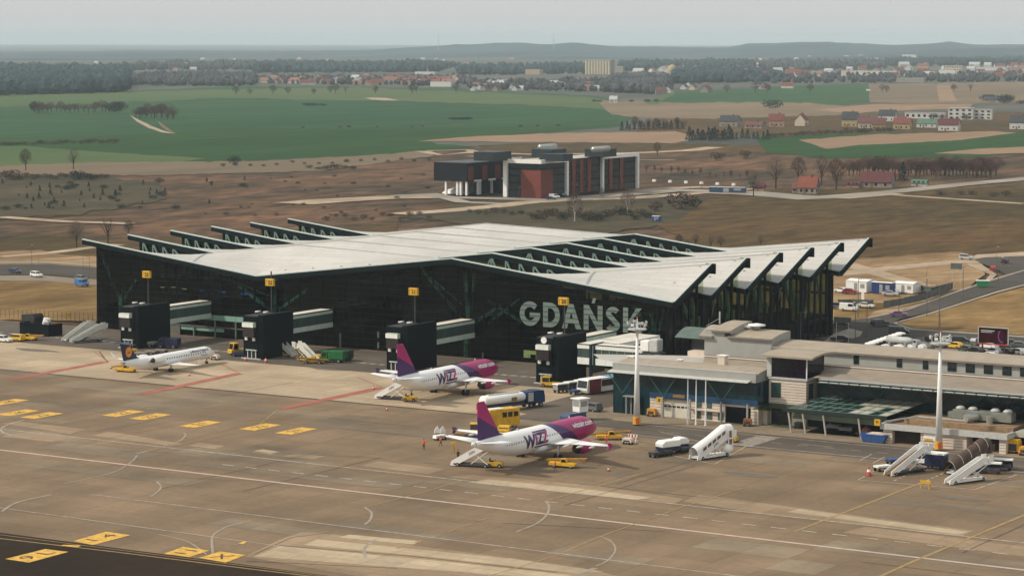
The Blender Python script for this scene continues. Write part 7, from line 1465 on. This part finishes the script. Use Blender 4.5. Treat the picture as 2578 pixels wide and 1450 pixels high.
rowt('conifer', rg(1565, 1715, 14), 328, 326, 22, 'small conifer in the long hedge row', 'conifers in the long hedge row', 1.2, 1)
rowt('bare', rg(1600, 1720, 8), 326, 326, 30, 'bare tree standing in the long hedge row', 'bare trees in the long hedge row', 1.1, 1)
rowt('bush', rg(1940, 2240, 20), 345, 330, 14, 'brown bush in the hedge below the village houses', 'hedge bushes below the village houses', 1.3, 1.5)
rowt('bush', rg(1350, 1640, 22), 548, 545, 24, 'brown bush in the thicket before the office block', 'thicket bushes before the office block', 1.2, 7)
rowt('bush', rg(1180, 1380, 10), 532, 540, 14, 'low brown bush on the rough slope', 'low bushes on the rough slope', 1.3, 6)
rowt('bush', rg(820, 1080, 12), 552, 548, 13, 'small brown bush just behind the terminal roof', 'bushes just behind the terminal roof', 1.2, 8)
rowt('bush', rg(780, 890, 7), 425, 425, 12, 'brown bush in the dark patch beyond the rough ground', 'bushes in the dark patch', 1.7, 3); rowt('bush', rg(560, 1080, 16), 418, 402, 9, 'low brown bush along the field border', 'low bushes along the field border', 1.3, 4)
rowt('bush', rg(-5, 270, 20), 448, 446, 16, 'brown bush in the left hedge line', 'bushes in the left hedge line', 1.3, 4)
for i in range(64):
    x = tr.uniform(-5, 420)*(1 if i % 4 else 1.5); y = tr.uniform(452, 530); tree('conifer' if i % 3 else 'dark', x, y, y-tr.uniform(7, 17), 'small dark evergreen dotted over the left scrub', 'small evergreens over the left scrub', 1.4)
for i in range(34): x = tr.uniform(420, 1090); y = tr.uniform(440, 545); tree('bush' if i % 2 else 'dark', x, y, y-tr.uniform(4, 9), 'tiny dark shrub on the rough brown ground', 'tiny shrubs on the rough brown ground', 1.6)
rowt('red', rg(85, 300, 20), 284, 282, 24, 'bare tree in the long copse on the green field', 'bare trees of the long copse', 1.6, 2); rowt('dark', [95, 285, 300], 282, 282, 30, 'dark evergreen at the end of the long copse', 'evergreens of the long copse', .9, 1)
rowt('red', rg(345, 440, 14), 296, 298, 32, 'bare tree in the rounded copse on the green field', 'bare trees of the rounded copse', 1.6, 4)
rowt('dark', rg(768, 818, 5), 266, 266, 8, 'low dark bush of the left field islet', 'bushes of the left field islet', 2, .5); rowt('dark', rg(1140, 1180, 4), 302, 302, 9, 'low dark bush of the right field islet', 'bushes of the right field islet', 2, .5)
rowt('bush', rg(-5, 290, 18), 366, 358, 12, 'bush along the fold of the left green field', 'bushes along the fold of the left field', 1.7, 2); rowt('bush', [765, 855, 880, 950, 1040, 1063, 1310, 1350, 1405], 322, 318, 6, 'tiny bush on the line across the green field', 'tiny bushes across the green field', 1.6, .5)
rowt('bare', [592, 628, 686, 725, 792, 830, 842, 868, 948, 1035, 1045, 1150, 1830, 1900, 1930, 2036, 2222, 2230, 2400, 2445], 238, 232, 22, 'hazy bare tree on the far edge of the green fields', 'hazy bare trees on the far field edge', 1.5, 2)
rowt('dark', [1497, 1508, 1590, 1630, 1655], 257, 257, 10, 'bush beside the lone white cottage', 'bushes by the lone cottage', 1.5, 1); rowt('dark', rg(2480, 2540, 6), 256, 258, 22, 'dark tree around the far farmstead', 'trees around the far farmstead', 1.2, 2); tree('dark', 2572, 262, 250, 'dark bush at the right edge beyond the farmstead', None, 2)
rowt('bush', [2370, 2420, 2450, 2500, 2535], 490, 492, 16, 'brown bush on the mound right of the road', 'bushes on the mound by the road', 1.6, 3); rowt('bush', [2352, 2375, 2430], 300, 300, 16, 'bush before the white apartment house', 'bushes before the white apartments', 1.2, 2)
for k in PR:
    for o in PR[k]:
        for ch in _kids[o.name]: bpy.data.objects.remove(ch)
        bpy.data.objects.remove(o)
# far-off woods that read as one mass
WOOD = M('haze_tinted_wood', (.014, .036, .044), .95, .6, .006); WOOD2 = M('haze_tinted_bare_wood', (.042, .048, .052), .95, .6, .006)  # blue in both wood colours is painted distance haze
def woods(name, quadpx, n, h0, h1, m, lab):
    rnd = random.Random(len(lab)); mb = MB(); (xa, ya), (xb, yb), (xc, yc), (xd, yd) = quadpx      # near-left, near-right, far-right, far-left
    for i in range(n):
        s_, t_ = rnd.random(), rnd.random(); x = lerp(t_, lerp(s_, xa, xb), lerp(s_, xd, xc)); y = lerp(t_, lerp(s_, ya, yb), lerp(s_, yd, yc))+2*noise.noise(Vector((x*.05, 0, 0)))
        q = P(x, y); hh = rnd.uniform(h0, h1)*(1+.25*noise.noise(Vector((x*.02, y*.1, 3)))); r = hh*rnd.uniform(.35, .6); b = len(mb.v); k = 6
        for z, rr in ((0, .55), (hh*.45, 1.), (hh*.8, .7)):
            for j in range(k): a = j*6.283/k+rnd.random()*.5; g_ = r*rr*rnd.uniform(.75, 1.2); mb.v.append((q.x+g_*math.cos(a), q.y+g_*math.sin(a), z*rnd.uniform(.9, 1.1)-.5))
        mb.v.append((q.x, q.y, hh))
        for lv in (0, 1):
            for j in range(k): j2 = (j+1) % k; mb.face((b+lv*k+j, b+lv*k+j2, b+lv*k+k+j2, b+lv*k+k+j))
        for j in range(k): mb.face((b+2*k+j, b+2*k+(j+1) % k, b+3*k))
    o = mb.build(name, m); tag(o, lab, 'woodland', None, 'stuff'); return o
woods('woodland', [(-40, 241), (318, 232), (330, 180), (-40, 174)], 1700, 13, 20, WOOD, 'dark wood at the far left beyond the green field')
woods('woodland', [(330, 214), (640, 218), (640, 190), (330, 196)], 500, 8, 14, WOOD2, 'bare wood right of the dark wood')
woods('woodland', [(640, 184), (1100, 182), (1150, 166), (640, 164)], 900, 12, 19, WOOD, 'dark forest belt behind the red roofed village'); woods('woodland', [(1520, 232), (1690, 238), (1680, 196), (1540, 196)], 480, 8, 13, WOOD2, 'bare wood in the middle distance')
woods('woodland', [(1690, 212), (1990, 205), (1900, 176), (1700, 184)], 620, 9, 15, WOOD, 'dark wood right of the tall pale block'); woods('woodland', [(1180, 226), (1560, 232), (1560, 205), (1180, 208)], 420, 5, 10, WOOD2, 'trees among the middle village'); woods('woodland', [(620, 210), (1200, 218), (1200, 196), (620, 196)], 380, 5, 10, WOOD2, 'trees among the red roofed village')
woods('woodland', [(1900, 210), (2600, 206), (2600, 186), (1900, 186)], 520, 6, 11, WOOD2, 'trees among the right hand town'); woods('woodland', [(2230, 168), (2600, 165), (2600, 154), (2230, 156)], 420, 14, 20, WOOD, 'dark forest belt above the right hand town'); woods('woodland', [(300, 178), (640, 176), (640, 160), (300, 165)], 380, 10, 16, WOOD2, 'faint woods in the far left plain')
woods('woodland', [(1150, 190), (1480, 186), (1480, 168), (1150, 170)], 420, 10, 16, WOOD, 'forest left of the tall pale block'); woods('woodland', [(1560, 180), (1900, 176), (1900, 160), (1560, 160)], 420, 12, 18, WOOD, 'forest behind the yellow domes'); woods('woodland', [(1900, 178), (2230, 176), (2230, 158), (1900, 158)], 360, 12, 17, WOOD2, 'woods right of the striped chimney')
# ================================================================ hills
def hills(name, crest, D, m, lab, depth=2600, foot=2600):
    mb = MB(); n = 0; rows = []
    pts = []
    for (xa, ya), (xb, yb) in zip(crest, crest[1:]):
        k = max(2, int((xb-xa)/22))
        for j in range(k): t_ = j/k; t2 = t_*t_*(3-2*t_); x = lerp(t_, xa, xb); pts.append((x, lerp(t2, ya, yb)+1.6*noise.noise(Vector((x*.03, D, 0)))+.8*noise.noise(Vector((x*.11, D, 5)))))
    fx = Vector((-math.sin(YAW), math.cos(YAW), 0))
    for dd, hf in ((-foot, 0), (-foot*.5, .55), (0, 1), (depth*.5, .6), (depth, 0)):
        row = []
        for x, y in pts:
            z = 70-(y-100)*D/FPX; b = CAM+fx*(D+dd)+_r*((x-1289)/FPX*(D+dd)); zz = -1+(z+1)*hf if hf else -1.0
            if hf not in (0, 1): zz *= 1+.5*noise.noise(Vector((x*.015, dd*.001, D)))
            row.append((b.x, b.y, max(zz, -1.0) if hf == 0 else zz))
        rows.append(row)
    b = 0
    for r in rows: mb.v += r
    w_ = len(pts)
    for i in range(len(rows)-1):
        for j in range(w_-1): a = i*w_+j; mb.face((a, a+1, a+w_+1, a+w_))
    o = mb.build(name, m, None, True); o['kind'] = 'structure'; o['label'] = lab
HL = groundmat('haze_tinted_hill', (.010, .034, .052), (.055, .085, .10), .0014, .008, stretch=(1, .4, 1), amp=.35); HL2 = groundmat('dark_wooded_ridge', (.016, .040, .044), (.04, .065, .06), .002, .01, amp=.3)  # far ridge blue has distance haze put into the colour
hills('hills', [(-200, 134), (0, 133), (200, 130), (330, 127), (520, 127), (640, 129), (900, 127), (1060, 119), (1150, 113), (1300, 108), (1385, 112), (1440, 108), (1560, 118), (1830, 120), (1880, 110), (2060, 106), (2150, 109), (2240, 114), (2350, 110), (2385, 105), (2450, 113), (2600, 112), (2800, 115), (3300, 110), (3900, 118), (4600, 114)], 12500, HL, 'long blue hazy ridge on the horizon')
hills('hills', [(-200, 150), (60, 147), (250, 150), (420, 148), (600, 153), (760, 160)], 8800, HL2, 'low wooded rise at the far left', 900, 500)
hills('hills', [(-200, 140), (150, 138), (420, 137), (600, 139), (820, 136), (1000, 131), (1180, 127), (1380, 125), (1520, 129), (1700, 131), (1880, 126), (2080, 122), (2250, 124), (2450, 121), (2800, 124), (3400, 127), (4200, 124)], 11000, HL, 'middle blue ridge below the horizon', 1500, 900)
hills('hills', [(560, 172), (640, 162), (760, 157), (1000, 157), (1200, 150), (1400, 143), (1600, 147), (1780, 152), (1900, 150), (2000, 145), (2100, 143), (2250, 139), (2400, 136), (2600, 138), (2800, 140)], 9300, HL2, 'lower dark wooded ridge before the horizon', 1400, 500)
# ================================================================ houses
WALLC = {'cream': M('wall_cream', (.55, .48, .36), .8, .1, .3), 'white': M('wall_white', (.56, .55, .52), .8, .06, .3), 'grey': M('wall_grey', (.26, .23, .20), .8, .15, .3), 'yellow': M('wall_yellow', (.40, .31, .16), .8, .1, .3), 'pink': M('wall_pinkish', (.42, .29, .22), .8, .1, .3)}
ROOFC = {'red': M('roof_red_tiles', (.16, .045, .034), .8, .2, .3), 'orange': M('roof_orange_tiles', (.20, .055, .03), .8, .15, .3), 'brown': M('roof_brown_tiles', (.13, .05, .045), .8, .2, .3), 'dark': M('roof_dark_tiles', (.035, .04, .045), .8, .2, .3), 'maroon': M('roof_maroon_tiles', (.085, .016, .018), .7, .15, .3), 'green': M('roof_green_sheet', (.07, .15, .10), .7, .15, .3), 'pale': M('roof_pale_sheet', (.42, .43, .42), .7, .06, .3), 'rose': M('roof_rose_tiles', (.26, .12, .085), .8, .2, .3)}
def house(p_, rz, L_, W_, hw, hr, wall, roof, lab, grp=None, detail=True, cat='house', name='house', chim=True):
    t = thing(name, p_, rz, lab, cat, grp); w_ = MB(); w_.prism([(-W_/2, 0), (W_/2, 0), (W_/2, hw), (0, hw+hr*.97), (-W_/2, hw)], -L_/2, L_/2, 'x'); w_.build('wall', WALLC[wall], t)
    o = .35; r_ = MB(); s_ = hr/(W_/2)
    for sg in (-1, 1): r_.rings([[(x, sg*(W_/2+o), hw-o*s_+.05), (x, 0, hw+hr+.05), (x, 0, hw+hr+.3), (x, sg*(W_/2+o), hw-o*s_+.3)] for x in (-L_/2-o, L_/2+o)])
    ro = r_.build('roof', ROOFC[roof], t)
    if detail:
        if chim: c_ = MB(); c_.box(L_*.15, L_*.15+.8, -.4, .4, hw+hr-.5, hw+hr+1.3); c_.build('chimney', ROOFC['brown'], ro)
        for x in (-L_*.3, 0, L_*.3): m_ = MB(); m_.box(x-.55, x+.55, -W_/2-.06, -W_/2-.01, 1.0, 2.3); m_.build('window', DGLASS, t)
        for y in (-W_*.2, W_*.2): m_ = MB(); m_.box(L_/2+.01, L_/2+.06, y-.5, y+.5, 1.0, 2.3); m_.build('window', DGLASS, t)
        m_ = MB(); m_.box(L_/2+.01, L_/2+.06, -.5, .5, hw+.2, hw+1.3); m_.build('window', DGLASS, t); m_ = MB(); m_.box(-L_*.18, -L_*.12+.4, -W_/2-.07, -W_/2-.01, 0, 2.1); m_.build('door', BROWNR, t)
    return t
def hp(x, y, wpx, hpx, wall, roof, lab, rz=20, ratio=.75, grp=None, detail=True, eaves=.5, **k):
    q = P(x, y); sc = FPX/dist(q); L_ = wpx/sc*.76; hh = hpx/sc*.92; return house((q.x, q.y, -.4), R_(rz), L_, L_*ratio, hh*eaves, hh*(1-eaves), wall, roof, lab, grp, detail, **k)
hp(2035, 486, 62, 46, 'grey', 'orange', 'old house with bright orange tiled roof among bare trees', 10, .7, eaves=.42); hp(2012, 484, 40, 26, 'grey', 'brown', 'brown barn attached left of the orange roofed house', 10, .8, eaves=.5, chim=False)
hp(2210, 470, 105, 42, 'grey', 'maroon', 'wide old farmhouse with dark red roof before the tree row', 12, .62, eaves=.38); hp(2150, 470, 44, 16, 'grey', 'maroon', 'low red roofed outbuilding left of the farmhouse', 5, .6, chim=False); hp(2315, 466, 50, 16, 'white', 'green', 'pale low shed right of the tall conifer', 10, .5, chim=False); hp(1912, 478, 32, 20, 'pink', 'maroon', 'small reddish shed with pale front by the far lane', 15, .8, chim=False); hp(1893, 468, 24, 12, 'white', 'green', 'tiny pale green hut behind the reddish shed', 15, .8, chim=False)
for a in ((1955, 318, 50, 34, 'pink', 'red', 'two storey house with dull red roof at the left of the village'), (2018, 316, 46, 32, 'cream', 'red', 'house with vivid red roof right of the dull red one'), (2140, 318, 50, 40, 'yellow', 'dark', 'yellow house with tall grey roof'), (2180, 322, 50, 30, 'cream', 'brown', 'cream house with brown roof right of the yellow house'), (2212, 326, 46, 32, 'yellow', 'brown', 'yellow gabled house with brown roof facing us'), (2272, 324, 56, 30, 'yellow', 'red', 'cream house with dark red dormer roof in the village middle'), (2235, 304, 56, 30, 'white', 'dark', 'white house with dark grey roof behind the dormer house'), (2390, 328, 66, 32, 'white', 'maroon', 'big white villa with deep red hipped roof'), (2335, 320, 64, 22, 'white', 'green', 'long house with green roof left of the white villa'), (2568, 324, 62, 36, 'white', 'dark', 'white house with black roof at the right edge'), (1838, 318, 62, 30, 'grey', 'dark', 'grey house with dark roof among conifers'), (1900, 322, 60, 18, 'grey', 'brown', 'low grey barn left of the dull red roof'), (1808, 350, 44, 22, 'pink', 'brown', 'half hidden house behind the conifer clump'), (1545, 258, 26, 18, 'white', 'pale', 'lone white cottage in the far meadow'), (2505, 258, 70, 16, 'grey', 'dark', 'far farmstead hidden by dark trees'), (2186, 232, 12, 8, 'yellow', 'pale', 'tiny yellow hut at the corner of the far meadow')): hp(*a, rz=tr.choice((15, 25, 100)) if a[2] < 52 else 12)
def block(x, y, wpx, hpx, wall, lab, rz=12, dep=.35, cat='building', name='building', roofm='pale', floors=0, grp=None):
    q = P(x, y); sc = FPX/dist(q); L_ = wpx/sc; hh = hpx/sc; t = thing(name, (q.x, q.y, -.4), R_(rz), lab, cat, grp); box('wall', WALLC[wall], -L_/2, L_/2, -L_*dep/2, L_*dep/2, 0, hh, t); box('roof', ROOFC[roofm], -L_/2-.3, L_/2+.3, -L_*dep/2-.3, L_*dep/2+.3, hh+.01, hh+.5, t)
    for f_ in range(floors):
        z = hh*(f_+.3)/floors; m_ = MB(); n_ = max(3, int(L_/5))
        for k in range(n_): m_.box(-L_/2+(k+.25)*L_/n_, -L_/2+(k+.7)*L_/n_, -L_*dep/2-.08, -L_*dep/2-.01, z, z+hh/floors*.45)
        m_.build('window_row', DGLASS, t)
    return t
block(2420, 300, 62, 28, 'white', 'white flat roofed apartment house, left half', 14, .5, floors=3); block(2468, 300, 60, 24, 'white', 'white flat roofed apartment house, right half', 14, .5, floors=3); block(2330, 298, 104, 14, 'white', 'long low row of white garages left of the apartments', 6, .12, floors=1)
block(2210, 193, 106, 14, 'white', 'long white warehouse with blue grey front in the town', 5, .25); block(2294, 208, 72, 11, 'grey', 'dark blue warehouse with pale roof below the town', 5, .25); block(1073, 187, 56, 6, 'white', 'thin white warehouse above the village', 4, .3); block(1115, 218, 60, 12, 'white', 'pale greenhouse hall right of the village', 4, .4)
t = block(1510, 187, 72, 36, 'grey', 'tall pale ribbed silo block in the far middle', 4, .3, 'silo', 'silo_block'); mb = MB(); q = P(1510, 187); L_ = 72/(FPX/dist(q))
for k in range(9): x = -L_/2+L_*(k+.5)/9; mb.tube((x, -L_*.15-.5, 0), (x, -L_*.15-.5, 27), 2.6, n=8)
mb.build('silo_ribs', WALLC['cream'], t)
block(1560, 184, 22, 16, 'grey', 'lower annex right of the silo block', 4, .4); block(1345, 188, 40, 12, 'pink', 'pale round roofed hall left of the silo block', 4, .5)
for x, l in ((1692, 'larger yellow domed church tower'), (1640, 'smaller pale dome left of the yellow one')): q = P(x, 186); t = thing('dome', (q.x, q.y, -.4), 0, l+' in the far town', 'dome'); s_ = 1 if x > 1650 else .5; mb = MB(); mb.lathe([(9*s_, 0), (9*s_, 10*s_), (7*s_, 16*s_), (2*s_, 19*s_)], n=12); mb.build('shell', WALLC['yellow' if s_ == 1 else 'white'], t, True); mb = MB(); mb.lathe([(12*s_, 0), (12*s_, 4*s_)], n=10); mb.build('base', WALLC['pink'], t)
q = P(1907, 181); t = thing('chimney_stack', (q.x, q.y, -.4), 0, 'red and white striped chimney in the far town', 'chimney'); mb = MB()
for k in range(6): mb.mat(WHITE if k % 2 == 0 else REDP).tube((0, 0, k*4), (0, 0, k*4+3.99), 2.2, 2.0, 10)
mb.build('shaft', None, t); mb = MB(); mb.lathe([(2.3, 24.1), (2.3, 25)], n=10); mb.build('rim', REDP, t)
for x, yb_, yt_, l in ((1105, 116, 84, 'left'), (1393, 110, 82, 'right')):
    D = 11000; fx = Vector((-math.sin(YAW), math.cos(YAW), 0)); b = CAM+fx*D+_r*((x-1289)/FPX*D); h_ = 70-(yt_-100)*D/FPX; t = thing('radio_mast', (b.x, b.y, 0), 0, 'faint %s radio mast on the horizon hills' % l, 'radio mast'); mb = MB(); mb.tube((0, 0, 0), (0, 0, h_), 1.6, .5, 5); mb.build('lattice', LGREY, t); mb = MB(); mb.box(-2.4, 2.4, -2.4, 2.4, h_*.6, h_*.63); mb.build('platform', LGREY, t)
# small far houses, one prototype per look, copied
def far(n, xr, yr, looks, place, s0=.8, s1=1.25):
    pr = {}
    for i in range(n):
        lk = tr.choice(looks); x = tr.uniform(*xr); y = tr.uniform(*yr); q = P(x, y); s_ = tr.uniform(s0, s1); lab = 'tiny hazy %s walled house with %s roof %s' % (lk[0], lk[1], place)
        if lk not in pr: pr[lk] = house((q.x, q.y, -.4), R_(tr.choice((12, 35, 100))), 13, 9, 3.6, 4.2, *lk, lab, 'small %s roofed houses %s' % (lk[1], place), False)
        else: c_ = dup(pr[lk], (q.x, q.y, -.4), R_(tr.choice((12, 35, 100))), lab, None, (s_*tr.uniform(.9, 1.5), s_, s_))
RV = (('cream', 'orange'), ('white', 'red'), ('yellow', 'red'), ('cream', 'rose'), ('white', 'rose'), ('white', 'pale'))
far(46, (650, 1180), (198, 214), RV, 'in the red roofed village'); far(26, (400, 700), (196, 212), (('cream', 'rose'), ('white', 'pale'), ('grey', 'brown')), 'left of the red roofed village', .7, 1.1); far(38, (1180, 1560), (205, 230), (('white', 'pale'), ('grey', 'brown'), ('white', 'dark'), ('cream', 'rose')), 'in the middle village', .7, 1.1)
far(20, (1560, 2050), (205, 238), (('cream', 'red'), ('grey', 'brown'), ('white', 'dark')), 'right of the middle village', .8, 1.2); far(70, (1900, 2590), (168, 200), (('white', 'pale'), ('cream', 'pale'), ('cream', 'rose'), ('yellow', 'orange'), ('white', 'red')), 'in the right hand town', .9, 1.7); far(34, (1560, 1900), (168, 188), (('cream', 'rose'), ('white', 'pale')), 'behind the silo block', 1., 1.6)
far(44, (200, 1300), (150, 182), (('white', 'pale'), ('grey', 'rose'), ('cream', 'pale')), 'in the far left plain', .6, 1.2); far(30, (1900, 2500), (140, 160), (('white', 'pale'), ('cream', 'pale')), 'below the right hills', .8, 1.4)
block(2290, 124+28, 36, 14, 'white', 'pale quarry like building on the right hillside', 4, .4); block(2215, 158, 14, 5, 'white', 'small bright white hall below the hills', 4, .5); block(2400, 186, 46, 20, 'cream', 'large cream apartment blocks in the right town', 8, .4, floors=3); block(2150, 192, 60, 14, 'cream', 'low cream blocks in the right town', 8, .4); block(2500, 178, 80, 8, 'white', 'long white hall at the right end of the town', 4, .3); block(2058, 190, 26, 9, 'yellow', 'small yellow roofed hall in the town', 4, .5)
# ================================================================ haze: one closed box of even, thin air
mb = MB(); mb.box(-25500, 8500, -2500, 25500, -1.7, 118); hm = bpy.data.materials.new('haze'); hm.use_nodes = True; n = hm.node_tree; n.nodes.remove(n.nodes['Principled BSDF'])
pv = n.nodes.new('ShaderNodeVolumePrincipled'); pv.inputs['Color'].default_value = (.76, .91, 1, 1); pv.inputs['Density'].default_value = 5.2e-5; pv.inputs['Anisotropy'].default_value = .0
n.links.new(pv.outputs[0], n.nodes['Material Output'].inputs['Volume']); hz = mb.build('haze', hm); tag(hz, 'pale blue haze thickening towards the horizon', 'haze', None, 'stuff')
